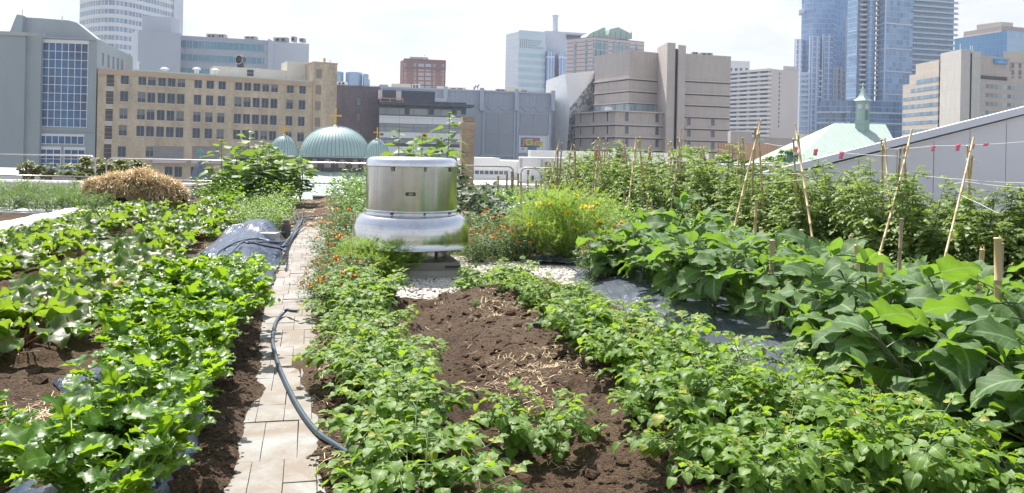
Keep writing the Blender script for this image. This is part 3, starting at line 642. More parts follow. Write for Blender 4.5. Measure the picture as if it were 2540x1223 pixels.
# --- materials
ML = dict(
 potato=leafmat('potato_leaf', (.050, .115, .018), (.135, .24, .034), (.36, .57, .03), tf=.44, rough=.5, blemish=(.34, .32, .05)),
 celery=leafmat('celery_leaf', (.036, .10, .012), (.080, .185, .020), (.33, .52, .015), tf=.50, rough=.40, nv=5, spec=.5),
 beet=leafmat('beet_leaf', (.030, .085, .020), (.070, .16, .028), (.30, .48, .03), vein=(.22, .06, .05), veinw=.05, tf=.46, rough=.40, nv=8, spec=.5, blemish=(.30, .26, .05)),
 egg=leafmat('eggplant_leaf', (.062, .115, .045), (.135, .220, .092), (.24, .43, .03), blemish=(.30, .30, .06), tf=.44, rough=.62, nv=6, spec=.35),
 eggd=leafmat('dark_eggplant_leaf', (.06, .085, .055), (.12, .15, .10), (.12, .22, .06), vein=(.16, .14, .14), tf=.25, rough=.6, nv=6),
 tomato=leafmat('tomato_leaf', (.06, .125, .028), (.19, .275, .07), (.40, .54, .06), tf=.33, rough=.5),
 basil=leafmat('basil_leaf', (.055, .13, .020), (.13, .25, .040), (.33, .52, .05), tf=.42, rough=.36),
 bean=leafmat('bean_leaf', (.045, .10, .025), (.10, .19, .045), (.24, .40, .05), tf=.38, rough=.45, blemish=(.30, .14, .07)),
 sun=leafmat('sunflower_leaf', (.07, .13, .035), (.13, .22, .06), (.30, .47, .04), tf=.36, rough=.55, nv=5),
 fern=leafmat('feathery_leaf', (.14, .26, .04), (.27, .41, .07), (.46, .64, .05), tf=.42, rough=.5),
 mari=leafmat('marigold_leaf', (.055, .10, .035), (.12, .19, .07), (.20, .32, .06), tf=.3, rough=.5),
 kale=leafmat('blue_green_leaf', (.05, .09, .065), (.10, .16, .12), (.10, .2, .08), tf=.2, rough=.45),
 leek=leafmat('leek_leaf', (.05, .11, .05), (.10, .19, .09), (.15, .3, .08), tf=.25, rough=.4),
 tree=leafmat('tree_leaf', (.08, .11, .02), (.19, .21, .05), (.25, .3, .05), tf=.3, rough=.5))
MSTEM = simple('green_stem', (.13, .21, .05), (.09, .15, .035), .5, scale=20)
MSTEMR = simple('red_stem', (.24, .05, .04), (.12, .06, .03), .4, scale=20)
MSTEMC = simple('celery_stalk', (.24, .38, .06), (.16, .30, .04), .35, scale=14)
MSTEMP = simple('purple_stem', (.13, .12, .08), (.08, .11, .05), .5, scale=14)
MBROWN = simple('brown_stem', (.16, .12, .07), (.09, .07, .04), .7, scale=14)
MORANGE = simple('orange_petal', (.92, .42, .02), (.85, .22, .01), .5, scale=60); MYEL = simple('yellow_petal', (.90, .76, .03), (.85, .62, .02), .5, scale=40)
MVIO = simple('violet_petal', (.50, .42, .66), (.38, .28, .55), .5, scale=30); MSEED = simple('seed_disc', (.12, .07, .02), (.05, .03, .01), .8, scale=90)
MWPET = simple('white_petal', (.75, .73, .75), (.6, .55, .66), .5, scale=30)
# --- species builders: each returns [(part name, mesh, materials)]
def b_potato(r, h=.42, nst=9, k=1.16):
    F, S = MB(), MB()
    for i in range(nst):
        a = 2*PI*i/nst+r.uniform(-.4, .4); el = r.uniform(.65, 1.35) if i else 1.45; hl = h*r.uniform(.75, 1.1)
        pts, _ = arc((r.uniform(-.04, .04), r.uniform(-.04, .04), -.03), hdir(a, el), hl+.03, 5, hdir(a, -.6)*.9, r, .05); S.tube(pts, [.006, .006, .005, .004, .003, .002], 5, cap=False)
        for j in range(7):
            t = .3+.7*(j+.5)/7; q_ = pts[min(5, int(t*5))].lerp(pts[min(5, int(t*5)+1)], t*5 % 1)
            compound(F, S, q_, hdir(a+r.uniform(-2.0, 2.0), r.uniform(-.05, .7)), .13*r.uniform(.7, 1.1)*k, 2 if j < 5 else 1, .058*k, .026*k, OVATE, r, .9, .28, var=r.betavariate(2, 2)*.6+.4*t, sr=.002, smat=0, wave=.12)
        compound(F, S, pts[-1], hdir(a, .8), .07, 2, .045, .019, OVATE, r, .6, .3, var=.9, wave=.1)
    return [('foliage', F, [ML['potato']]), ('stem', S, [MSTEM])]
def b_celery(r, h=.42, n=18):
    F, S = MB(), MB()
    for i in range(n):
        a = r.uniform(0, 2*PI); lean = r.uniform(.0, .75); hl = h*r.uniform(.6, 1.05)
        pts, de = arc((.03*math.cos(a), .03*math.sin(a), -.02), hdir(a, PI/2-lean), hl, 5, hdir(a, -.3)*.8, r, .03); S.tube(pts, [.010, .008, .006, .005, .004, .003], 5, cap=False)
        for q_, d0, sc in ((pts[-1], de, 1.1), (pts[-1], de, 1), (pts[4], None, .95), (pts[4], None, .9), (pts[3], None, .75), (pts[3], None, .75)):
            aa = a+r.uniform(-1.9, 1.9); e = r.uniform(.2, 1.0)
            d = hdir(aa, e); base = q_+d*.045*sc; S.tube([q_, base], .0022, 4, cap=False)
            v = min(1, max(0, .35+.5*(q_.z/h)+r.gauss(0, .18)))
            for off, ls in ((0, 1.0), (.85, .82), (-.85, .82)):
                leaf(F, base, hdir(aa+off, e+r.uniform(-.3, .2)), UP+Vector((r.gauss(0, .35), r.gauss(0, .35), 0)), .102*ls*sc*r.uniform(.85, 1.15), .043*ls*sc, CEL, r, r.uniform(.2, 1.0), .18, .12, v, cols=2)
    return [('foliage', F, [ML['celery']]), ('stalk', S, [MSTEMC])]
def b_beet(r, n=15, L=.215, up=.0):
    F, S = MB(), MB()
    for i in range(n):
        a = 2*PI*i/n*2.4+r.uniform(-.3, .3); e = r.uniform(.55, 1.35); pl_ = r.uniform(.12, .24)
        pts, de = arc((0, 0, .0), hdir(a, e), pl_, 4, hdir(a, -.5)*1.6, r, .03); S.tube(pts, [.006, .005, .004, .004, .0035], 5, cap=False)
        leaf(F, pts[-1], (de+hdir(a, .3)*.5), UP+hdir(a+PI/2, 0)*r.gauss(0, .4), L*r.uniform(.7, 1.15), .062*r.uniform(.8, 1.2)*L/.19, BEET, r, r.uniform(.5, 1.9), .22, .28, min(1, max(0, r.betavariate(2, 2)+.1)), cols=4, twist=r.gauss(0, .35))
    return [('foliage', F, [ML['beet']]), ('stalk', S, [MSTEMR])]
def b_egg(r, h=.62, n=26, key='egg', Ls=.215, fl=4, dr=1.0):
    F, S, V = MB(), MB(), MB(); top, _ = arc((0, 0, -.02), (r.gauss(0, .08), r.gauss(0, .08), 1), h*.55, 4, (0, 0, 0), r, .04); S.tube(top, [.013, .011, .010, .009, .008], 6, cap=False)
    br = [top]
    for i in range(6):
        a = i*2.4+r.uniform(-.4, .4); b_, _ = arc(top[1+i % 3], hdir(a, r.uniform(.6, 1.1)), h*r.uniform(.5, .65), 4, (0, 0, .8), r, .08); S.tube(b_, [.008, .007, .006, .005, .004], 5, cap=False); br.append(b_)
    for i in range(n):
        b_ = br[i % len(br)]; t = r.uniform(.25, 1) if i >= len(br) else 1; q_ = b_[min(4, int(t*4))].lerp(b_[min(4, int(t*4)+1)], t*4 % 1)
        hf = q_.z/h; a = r.uniform(0, 2*PI); e = r.uniform(-.35, .45)+1.5*max(0, hf-.62)*r.random(); pt, de = arc(q_, hdir(a, e+.3), .07+.03*r.random(), 2, (0, 0, -3)); S.tube(pt, .0035, 4, cap=False)
        sc = r.uniform(.75, 1.15)*(1.0 if hf < .85 else .78)
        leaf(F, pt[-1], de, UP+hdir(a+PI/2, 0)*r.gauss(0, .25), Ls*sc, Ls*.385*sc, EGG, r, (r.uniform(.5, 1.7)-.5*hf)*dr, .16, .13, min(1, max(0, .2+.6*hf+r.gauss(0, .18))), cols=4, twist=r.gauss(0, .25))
    for b_ in br:
        for k in range(2): leaf(F, b_[-1], hdir(r.uniform(0, 6.3), r.uniform(.5, 1.3)), UP, Ls*.45, Ls*.15, LANCE, r, .3, .3, .05, .95)
    out = [('foliage', F, [ML[key]]), ('stem', S, [MSTEMP])]
    for i in range(fl):
        V = MB(); b_ = br[1+i % 6]; q_ = b_[3]+hdir(r.uniform(0, 6.3), -.2)*.06
        for k in range(5): leaf(V, q_, hdir(k*1.257, -.3), UP, .022, .012, OVATE, r, -.3, .1, 0, nseg=3)
        V.tube([q_, q_+Vector((0, 0, -.01))], .004, 5, 1); out.append(('flower', V, [MVIO, MYEL]))
    return out
def b_tomato(r, h=1.3, w=.46, nst=6, n=270, broad=False):
    F, S, Y_ = MB(), MB(), MB()
    for i in range(nst):
        a = 2*PI*i/nst+r.uniform(-.5, .5); pts, _ = arc((.08*math.cos(a), .08*math.sin(a), -.02), hdir(a, r.uniform(1.25, 1.5)), h*r.uniform(.8, 1.08), 8, hdir(a, .2)*.15, r, .07); S.tube(pts, [.008]*6+[.006, .005, .003], 5, cap=False)
        for j in range(n//nst):
            t = .1+.9*(j+r.random())/(n//nst); t = min(t, .999); q_ = pts[int(t*8)].lerp(pts[min(8, int(t*8)+1)], t*8 % 1)
            aa = a+r.gauss(0, 1.4) if r.random() < .7 else r.uniform(0, 6.3); Lf = .22*r.uniform(.7, 1.15)*(1-.45*t**3)*w/.42
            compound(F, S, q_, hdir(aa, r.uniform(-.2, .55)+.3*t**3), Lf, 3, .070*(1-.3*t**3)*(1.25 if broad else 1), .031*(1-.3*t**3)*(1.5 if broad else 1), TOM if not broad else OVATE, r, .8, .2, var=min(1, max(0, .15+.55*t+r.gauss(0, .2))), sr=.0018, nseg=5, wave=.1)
        if i % 2 == 0:
            for k in range(3):
                q_ = pts[6]+hdir(r.uniform(0, 6.3), .3)*.08
                for kk in range(5): leaf(Y_, q_, hdir(kk*1.26, .2), UP, .014, .004, LANCE, r, .2, 0, 0, nseg=2)
    out = [('foliage', F, [ML['tomato']]), ('stem', S, [MSTEM])]
    if Y_.v: out.append(('blossom', Y_, [MYEL]))
    return out
def b_bush(r, h, w, n, L, W, shape, key, stem=MSTEM, droop=.5, pw=.6, nst=10, nseg=4, fold=.3, vb=.3, term=None, cols=2):
    """dense low bush: leaves spread through a dome on short forked stems"""
    F, S = MB(), MB(); tips = []
    for i in range(nst):
        a = 2*PI*i*.618; el = math.acos(min(1, (i+.3)/nst*.9)) if i else 1.5
        el = PI/2-(i/nst)**.7*1.15; p_, _ = arc((0, 0, -.02), hdir(a, el), (h*math.sin(el)+w*math.cos(el))*.9, 4, (0, 0, .3), r, .06); S.tube(p_, [.005, .004, .004, .003, .002], 4, cap=False); tips.append(p_)
    for i in range(n):
        p_ = tips[r.randrange(nst)]; t = r.random()**.55; q_ = p_[min(4, int(t*4))].lerp(p_[min(4, int(t*4)+1)], t*4 % 1)
        q_ = q_+Vector((r.gauss(0, w*.17), r.gauss(0, w*.17), r.gauss(0, h*.10))); q_.z = max(.015, q_.z)
        a = math.atan2(q_.y, q_.x)+r.gauss(0, 1.1); hf = q_.z/h
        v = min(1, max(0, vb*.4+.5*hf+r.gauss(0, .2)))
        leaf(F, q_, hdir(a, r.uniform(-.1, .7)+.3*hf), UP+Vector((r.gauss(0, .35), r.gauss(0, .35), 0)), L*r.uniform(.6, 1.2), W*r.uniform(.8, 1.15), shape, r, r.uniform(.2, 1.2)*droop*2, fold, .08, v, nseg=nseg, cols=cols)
    return [('foliage', F, [ML[key]]), ('stem', S, [stem])]
def b_fern(r, h, w, nfr, L=.16, needles=26, key='fern', nw=.0012, nl=.022, nst=14, stem=MSTEM):
    F, S = MB(), MB(); st_ = []
    for i in range(nst):
        a = 2*PI*i*.618+r.uniform(-.3, .3); el = PI/2-(i/nst)**.7*1.2; p_, _ = arc((0, 0, -.02), hdir(a, el), (h*math.sin(el)+w*math.cos(el))*.85, 5, (0, 0, .25), r, .05); S.tube(p_, [.005, .004, .004, .003, .002, .001], 4, cap=False); st_.append(p_)
    for i in range(nfr):
        p_ = st_[r.randrange(nst)]; t = r.random()**.5; q_ = p_[min(5, int(t*5))].lerp(p_[min(5, int(t*5)+1)], t*5 % 1)+Vector((r.gauss(0, w*.12), r.gauss(0, w*.12), r.gauss(0, h*.07)))
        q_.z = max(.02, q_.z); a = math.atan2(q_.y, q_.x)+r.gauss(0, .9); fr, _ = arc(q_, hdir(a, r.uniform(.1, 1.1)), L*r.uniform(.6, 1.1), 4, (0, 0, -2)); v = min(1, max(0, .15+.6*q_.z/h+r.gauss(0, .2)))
        for k in range(4):
            d_ = (fr[k+1]-fr[k]); s = d_.cross(UP).normalized()*nw; F.quads([fr[k]-s, fr[k]+s, fr[k+1]+s, fr[k+1]-s], [(0, 1, 2, 3)], 0, v, [(.3, .3)]*4)
        for k in range(needles):
            t = (k+1)/needles; b_ = fr[min(4, int(t*4))].lerp(fr[min(4, int(t*4)+1)], t*4 % 1); dd = hdir(a+(1 if k % 2 else -1)*r.uniform(.5, 1.3), r.uniform(-.5, .9)); l_ = nl*(1.15-t*.6)*r.uniform(.7, 1.3)
            s = dd.cross(Vector((r.gauss(0, .5), r.gauss(0, .5), 1))).normalized()*nw; e_ = b_+dd*l_
            F.quads([b_-s*.5, b_+s*.5, b_+dd*l_*.6+s*1.2, e_, b_+dd*l_*.6-s*1.2], [(0, 1, 2, 3, 4)], 0, v, [(.3, .3)]*5)
    return [('foliage', F, [ML[key]]), ('stem', S, [stem])]
def flowerhead(r, col, R=.02):
    V = MB()
    for ring, (rr_, e, n_) in enumerate(((1.0, .15, 9), (.75, .55, 8), (.45, 1.0, 6))):
        for k in range(n_): leaf(V, (0, 0, 0), hdir(k*2*PI/n_+ring, e), UP, R*rr_, R*.38, OVATE, r, .5, .05, .3, r.random(), 0, nseg=3)
    V.tube([(.02, .01, -.16), (.012, 0, -.08), (0, 0, -.016), (0, 0, 0)], [.0014, .0015, .003, .006], 5, 1); return V.build('flower', [col, MSTEM], data_only=True)
FM = [flowerhead(random.Random(50+k), MORANGE, .023) for k in range(3)]; FY = flowerhead(random.Random(60), MYEL, .032)
def add_flowers(root, pts, meshes, sc=1.0, r=random):
    for p in pts:
        o = bpy.data.objects.new('flower', r.choice(meshes) if isinstance(meshes, list) else meshes); COL.objects.link(o); o.parent = root; o.location = p
        s = sc*r.uniform(.8, 1.25); o.scale = (s, s, s); o.rotation_euler = (r.gauss(-.2, .4), r.gauss(0, .4), r.uniform(0, 6))
def b_sunflower(r, h=1.9, n=24, L=.30):
    F, S = MB(), MB(); pts, de = arc((0, 0, -.02), (r.gauss(0, .05), r.gauss(0, .05), 1), h, 8, (0, 0, 0), r, .035); S.tube(pts, [.013, .012, .012, .011, .010, .009, .008, .007, .006], 6)
    for i in range(n):
        t = .18+.8*(i+.5)/n; q_ = pts[int(t*8)].lerp(pts[min(8, int(t*8)+1)], t*8 % 1); a = i*2.4+r.uniform(-.4, .4); sc = (.75+.45*math.sin(t*2.6))*r.uniform(.75, 1.1)*(1 if t < .85 else .6)
        pt, de = arc(q_, hdir(a, .75), .13*sc, 3, (0, 0, -5)); S.tube(pt, .004, 4, cap=False)
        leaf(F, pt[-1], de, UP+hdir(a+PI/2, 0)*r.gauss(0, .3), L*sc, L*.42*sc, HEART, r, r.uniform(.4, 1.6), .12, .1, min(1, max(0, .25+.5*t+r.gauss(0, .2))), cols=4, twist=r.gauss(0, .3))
    for k in range(6): leaf(F, pts[-1], hdir(k*1.1, .9), UP, .08, .03, OVATE, r, .5, .2, .05, .95)
    return [('foliage', F, [ML['sun']]), ('stalk', S, [MSTEM])]
def sunhead(r, k=.055):
    V = MB(); V.lathe([(.001, .006), (k*.55, .006), (k*.6, 0), (.001, -.01)], 14, (0, 0), 1)
    for i in range(16): leaf(V, (k*.5*math.cos(i*.393), k*.5*math.sin(i*.393), 0), hdir(i*.393, .2), UP, k, k*.22, LANCE, r, .2, .1, .1, .5, 0, nseg=3)
    return V.build('flower_head', [MYEL, MSEED], data_only=True)
def b_leek(r, h=.5, n=16):
    F, S = MB(), MB()
    for i in range(n):
        a = r.uniform(0, 6.3); leaf(F, (.02*math.cos(a), .02*math.sin(a), .0), hdir(a, r.uniform(1.0, 1.5)), UP, h*r.uniform(.7, 1.1), .014, STRAP, r, r.uniform(.6, 2.6), .4, 0, r.random())
    S.tube([(0, 0, -.02), (0, 0, .1)], .018, 8); return [('foliage', F, [ML['leek']]), ('shaft', S, [MSTEMC])]
def b_grass(r, h=.14, n=160, w=.2):
    F = MB()
    for i in range(n):
        a = r.uniform(0, 6.3); rr_ = w*math.sqrt(r.random()); leaf(F, (rr_*math.cos(a), rr_*math.sin(a), -.01), hdir(r.uniform(0, 6.3), r.uniform(.9, 1.5)), UP, h*r.uniform(.5, 1.2), .003, STRAP, r, r.uniform(.3, 1.8), .1, 0, r.random(), nseg=3)
    return F
def make(name, builder, nvar, seed, **kw):
    """a few variants of one kind: lists of (part name, mesh data)"""
    out = []
    for k in range(nvar):
        r = random.Random(seed*100+k); parts = []
        for pn, mb_, mats in builder(r, **kw): parts.append((pn, mb_.build(pn, mats, data_only=True, smooth=True)))
        out.append(parts)
    return dict(name=name, vars=out)
def plant(kind, x, y, label, cat, group=None, s=1.0, r=random, z=None, v=None, sz=None):
    z = gz(x, y) if z is None else z
    o = empty(kind['name'], (x, y, z), label, cat, group, r.uniform(0, 6.28)); ss = s*r.uniform(.9, 1.1); o.scale = (ss, ss, ss*(sz or r.uniform(.92, 1.08)))
    for pn, me_ in kind['vars'][r.randrange(len(kind['vars'])) if v is None else v % len(kind['vars'])]:
        c = bpy.data.objects.new(pn, me_); COL.objects.link(c); c.parent = o
    return o
def band(kind, spots, look, where, cat, group, s=1.0, seed=1):
    """spots are sorted by distance; each label counts from the camera within its row"""
    r = random.Random(seed); out = []
    for i, sp in enumerate(sorted(spots, key=lambda p: p[1])):
        a, y = sp[0], sp[1]; sc = sp[2] if len(sp) > 2 else 1
        out.append(plant(kind, a-.25*y, y, f'{look}, {ordinal(i+1)} from the camera in {where}', cat, group, s*sc, r))
    return out
def rowspots(a, y0, y1, st, ja=.08, jy=.06, seed=1, s=1.0):
    r = random.Random(seed); out = []; y = y0
    while y < y1: out.append((a+r.uniform(-ja, ja), y+r.uniform(-jy, jy), s*r.uniform(.88, 1.1))); y += st
    return out
K = {}
K['potato'] = make('potato_plant', b_potato, 4, 1)
K['celery'] = make('celery_plant', b_celery, 4, 2)
K['beet'] = make('beet_plant', b_beet, 5, 3)
K['egg'] = make('eggplant', b_egg, 5, 4, h=.73, n=40, Ls=.255, dr=1.15)
K['eggd'] = make('eggplant', b_egg, 3, 5, key='eggd', Ls=.2, n=34, h=.95, fl=6, dr=1.5)
K['tomato'] = make('tomato_plant', b_tomato, 4, 6)
K['tomatob'] = make('tomato_plant', b_tomato, 2, 7, h=1.15, w=.5, n=150, broad=True)
K['basil'] = make('basil_plant', b_bush, 3, 8, h=.40, w=.27, n=330, L=.058, W=.022, shape=OVATE, key='basil')
K['pepper'] = make('pepper_plant', b_bush, 3, 9, h=.52, w=.30, n=260, L=.075, W=.026, shape=OVATE, key='basil')
K['bean'] = make('bean_plant', b_bush, 3, 10, h=.85, w=.48, n=480, L=.075, W=.034, shape=HEART, key='bean', nst=16)
K['parsley'] = make('parsley_plant', b_bush, 3, 11, h=.34, w=.25, n=420, L=.042, W=.021, shape=CEL, key='basil', nseg=7)
K['marigold'] = make('marigold_plant', b_bush, 3, 12, h=.42, w=.30, n=1500, L=.048, W=.010, shape=LANCE, key='mari', droop=.4, nseg=3, nst=14)
K['dill'] = make('feathery_bush', b_fern, 1, 13, h=.86, w=.74, nfr=2600, L=.17, needles=24, nst=34, nw=.0022, nl=.03)
K['fennel'] = make('fennel_plant', b_fern, 1, 14, h=.56, w=.42, nfr=1300, L=.16, needles=24, nst=24, nl=.030, nw=.0022)
K['carrot'] = make('carrot_top', b_fern, 2, 15, key='bean', h=.42, w=.34, nfr=300, L=.17, needles=18, nst=12, nl=.03, nw=.0025)
K['sun'] = make('sunflower', b_sunflower, 4, 16)
K['leek'] = make('leek_plant', b_leek, 2, 17)
K['kale'] = make('kale_plant', b_bush, 2, 18, h=.42, w=.26, n=60, L=.17, W=.045, shape=BEET, key='kale', nseg=8, cols=2)
# --- celery beside the path
band(K['celery'], [(-.72, 3.25), (-.68, 3.7), (-.98, 3.5, .9), (-.66, 4.35), (-.70, 4.85), (-1.05, 4.95, .95), (-.72, 5.35), (-1.1, 5.55, 1.0), (-.74, 5.9), (-1.12, 6.1, 1.0), (-.76, 6.45), (-1.1, 6.7), (-.8, 7.0), (-1.08, 7.25, .95), (-.8, 7.55), (-1.1, 7.85, .85), (-.78, 8.05, .85), (-1.0, 6.3)],
     'bright green celery plant', 'the double row beside the pavers', 'celery', 'celery plants beside the paved path', 1.24, 3)
band(K['celery'], [(-1.42, 3.35), (-1.55, 3.75, .85), (-1.9, 3.5, .9), (-1.30, 3.95, .62)], 'smaller celery plant', 'the cluster at the bottom left corner', 'celery', 'celery plants at the bottom left', 1.0, 4)
# --- beets
def drift(sp, k=.013): return [(a_+k*(y_-6), y_, s_) for a_, y_, s_ in sp]
band(K['beet'], drift(rowspots(-2.12, 5.9, 21.5, .40, seed=5)), 'glossy beet plant', 'the middle line of the right beet bed', 'beet', 'beet plants in the right bed', 1.27, 5)
band(K['beet'], drift(rowspots(-2.46, 5.5, 21.5, .42, seed=6)), 'red-stalked beet plant', 'the left line of the right beet bed', 'beet', 'beet plants in the right bed', 1.27, 55)
band(K['beet'], drift(rowspots(-1.92, 13.5, 21, .6, seed=36, s=.9)), 'smaller beet plant', 'the right line of the right beet bed', 'beet', 'beet plants in the right bed', 1.08, 56)
band(K['beet'], rowspots(-3.58, 7.2, 19.5, .42, seed=7), 'red-veined beet plant', 'the right line of the left beet bed', 'beet', 'beet plants in the left bed', 1.27, 6)
band(K['beet'], rowspots(-3.95, 6.8, 19.5, .42, seed=8), 'broad-leaved beet plant', 'the middle line of the left beet bed', 'beet', 'beet plants in the left bed', 1.27, 57)
band(K['beet'], rowspots(-4.3, 8.6, 19.0, .50, seed=9, s=.95), 'beet plant', 'the left line of the left beet bed', 'beet', 'beet plants in the left bed', 1.27, 58)
band(K['beet'], rowspots(-4.5, 10.2, 17.5, .5, seed=10), 'yellowing beet plant', 'the row beside the white cover', 'beet', 'beet plants in the outer row', 1.0, 7)
band(K['celery'], rowspots(-1.95, 18.5, 23.6, .7, seed=37)+rowspots(-2.6, 21.6, 24, .7, seed=38), 'pale leafy celery plant', 'the far left beyond the beets', 'celery', 'celery plants near the far railing', 1.0, 8)
# --- parsley patch, leeks
band(K['parsley'], [(a_, y_, s_) for a_, y_, s_ in ((-.62, 15.4, .85), (-1.0, 15.2, .8), (-1.3, 15.8, .8), (-.7, 16.3, 1), (-1.15, 16.5, 1), (-1.45, 17.1, .9), (-.65, 17.3, 1.05), (-1.05, 17.6, 1.1), (-.7, 18.4, 1.1), (-1.2, 18.7, 1.1), (-.62, 19.5, 1), (-1.05, 20.0, 1), (-1.5, 18.4, .9))],
     'curly bright parsley plant', 'the patch beyond the plastic mound', 'parsley', 'parsley plants beyond the mound', 1.15, 9)
band(K['leek'], [(-1.72, 19.5, 1.2), (-1.55, 20.2, 1.2), (-1.8, 20.6, 1.1), (-1.45, 21.0, 1.1)], 'leek with drooping strap leaves', 'the clump before the tall sunflowers', 'leek', 'leeks before the sunflowers', 1.1, 10)
# --- potatoes
band(K['potato'], rowspots(.48, 3.3, 8.8, .40, .07, seed=11, s=.93)+[(.28, 7.7, .8), (.74, 7.9, .8), (.72, 8.5, .8), (.36, 8.5, .8), (.80, 5.6, .5)], 'bushy potato plant', 'the row just right of the path', 'potato', 'potato plants right of the path', .92, 11)
band(K['potato'], [(1.22, 4.35, .85)], 'lone upright potato plant on bare soil', 'the middle foreground', 'potato', None, 1.0, 12)
band(K['potato'], [(a_, y_, s_*(.76 if y_ > 6.4 else 1)) for a_, y_, s_ in rowspots(2.12, 3.3, 9.0, .42, .07, seed=13, s=.90)]+rowspots(2.48, 3.2, 5.8, .44, .07, seed=14, s=.95)+rowspots(2.80, 3.2, 4.3, .42, .05, seed=15, s=.85)+rowspots(1.92, 3.3, 4.6, .5, .05, seed=16, s=.8)+[(1.95, 9.4, .75), (2.1, 9.9, .7), (2.4, 7.2, .6), (2.35, 6.2, .8)], 'leafy potato plant', 'the wide right-hand potato bed', 'potato', 'potato plants in the right bed', .92, 13)
# --- eggplants
eg = rowspots(3.78, 3.3, 10.3, .66, .10, seed=17)+rowspots(4.38, 3.2, 10.4, .66, .12, seed=18)+[(3.36, 4.35, .95), (3.42, 3.65, 1.0), (3.42, 5.2, .85)]+[(3.62, 9.7, .75), (4.85, 9.8, .9), (4.85, 8.3, .9), (4.85, 6.6, .9), (4.9, 5.4, .9)]
band(K['egg'], [(a_, y_, s_*(1.12 if y_ < 5.4 else 1)*(.80+.38*((i_*.618) % 1))) for i_, (a_, y_, s_) in enumerate(eg)], 'eggplant with big lobed leaves', 'the silvery plastic bed', 'eggplant', 'eggplants in the right foreground bed', 1.06, 14)
# --- basil and peppers behind
band(K['basil'], rowspots(6.2, 6.2, 15, .55, .08, seed=19)+rowspots(6.75, 6.4, 15, .55, .08, seed=20)+rowspots(5.75, 6.0, 15, .6, .08, seed=30), 'pale green basil plant', 'the bed between eggplants and tomatoes', 'basil', 'basil plants in the right bed', 1.15, 15)
band(K['pepper'], rowspots(5.4, 11.0, 24.5, .75, .1, seed=21)+rowspots(6.0, 15.2, 24.5, .75, .1, seed=22)+rowspots(6.6, 15.2, 24.5, .75, .1, seed=23)+rowspots(4.8, 13.8, 24.5, .8, .1, seed=24), 'bright green pepper plant', 'the staked bed behind the marigolds', 'pepper plant', 'pepper plants among the short stakes', 1.12, 16)
band(K['kale'], rowspots(4.35, 15.5, 19.5, .7, .15, seed=25), 'blue-green kale plant', 'the row behind the round feathery bush', 'kale', 'kale plants behind the feathery bush', 1.2, 17)
# --- tomatoes
ts = rowspots(7.9, 9.6, 25, .85, .15, seed=26)+rowspots(8.6, 9.2, 25.2, .85, .15, seed=27)+rowspots(7.4, 12.5, 25, 1.1, .12, seed=28, s=.85)
ts = [(a_, y_, s_*min(1.04, .76+.028*(y_-8.5)+(.05 if y_ > 14 else 0))) for a_, y_, s_ in ts]
band(K['tomato'], ts, 'tall tomato plant', 'the bed under the cane tripods', 'tomato', 'tomato plants under the cane tripods', 1.2, 18)
band(K['tomatob'], [(8.15, 9.0, .95), (8.75, 8.6, .95), (8.55, 9.7, 1), (8.0, 9.9, 1.0), (9.3, 8.8, .9), (7.75, 10.7, .95)], 'broad-leaved tomato plant', 'the clump below the grey wall', 'tomato', 'broad-leaved tomato plants', 1.0, 19)
band(K['tomato'], rowspots(9.7, 10.0, 16, .9, .15, seed=29), 'tomato plant', 'the rear row along the grey wall', 'tomato', 'tomato plants along the grey wall', .82, 20)
# --- beans hedge
band(K['bean'], [(.85, 13.9, .62), (1.15, 14.3, .6), (.9, 15.2, .8), (1.5, 15.2, .85), (.95, 16.6, .95), (1.6, 16.6, 1.05), (1.0, 18.0, 1.05), (1.75, 18.2, 1.15), (1.05, 19.6, 1.1), (1.9, 19.8, 1.2), (1.1, 21.3, 1.1), (2.0, 21.5, 1.2), (1.15, 23.0, 1.05), (2.0, 23.2, 1.15), (1.3, 12.9, .5), (2.4, 18.8, 1), (2.5, 20.6, 1)],
     'leafy bean plant', 'the hedge left of the vent', 'bean plant', 'bean plants left of the vent', 1.0, 21)
# --- eggplants with purple flowers, right of the vent
band(K['eggd'], [(2.75, 13.6, .7), (3.3, 14.3, .75), (2.9, 15.3, .85), (3.5, 15.6, .85), (3.0, 16.8, .95), (3.7, 17.0, .95), (3.1, 18.4, 1), (3.8, 18.6, 1), (3.2, 20.0, 1.05), (4.0, 20.4, 1.0), (3.2, 21.7, 1.1), (4.2, 22.2, 1.1), (3.3, 23.3, 1.1), (4.4, 23.8, 1.05), (2.6, 17.6, 1), (2.7, 19.4, 1.05), (2.8, 21.2, 1.1), (2.8, 23.0, 1.1)],
     'greyish purple-flowered eggplant', 'the rows right of the vent', 'eggplant', 'purple-flowered eggplants right of the vent', 1.0, 22)
band(K['egg'], [(3.7, 14.6, .8), (4.2, 15.0, .75)], 'fresh green eggplant', 'the gap behind the orange marigolds', 'eggplant', 'green eggplants behind the marigolds', .95, 23)
# --- marigolds
r = random.Random(31)
def marigold(a, y, s, nf, label, cat='marigold', group='orange marigolds', spread=.30, hh=.40):
    o = plant(K['marigold'], a-.25*y, y, label, cat, group, s, r); pts = []
    for k in range(int(nf*1.5)):
        t = r.random()**.6; an = r.uniform(0, 6.28); rad = spread*t*1.08; z = hh*(1-.45*t*t)*r.uniform(.85, 1.22); pts.append((rad*math.cos(an), rad*math.sin(an), z))
    add_flowers(o, pts, FM, 1.35, r)
    return o
ml = [(.30, 8.1, .95, 12), (.22, 8.75, .9, 11), (.42, 9.3, .9, 9), (.28, 9.9, .85, 11), (.45, 10.6, .9, 8), (.36, 11.5, 1.0, 10), (.55, 12.3, 1.05, 9), (.50, 13.3, .9, 5)]
for i, (a_, y_, s_, nf) in enumerate(ml): marigold(a_, y_, s_*1.05, nf, f'wispy orange marigold leaning over the pavers, {ordinal(i+1)} from the camera', group='marigolds along the path')
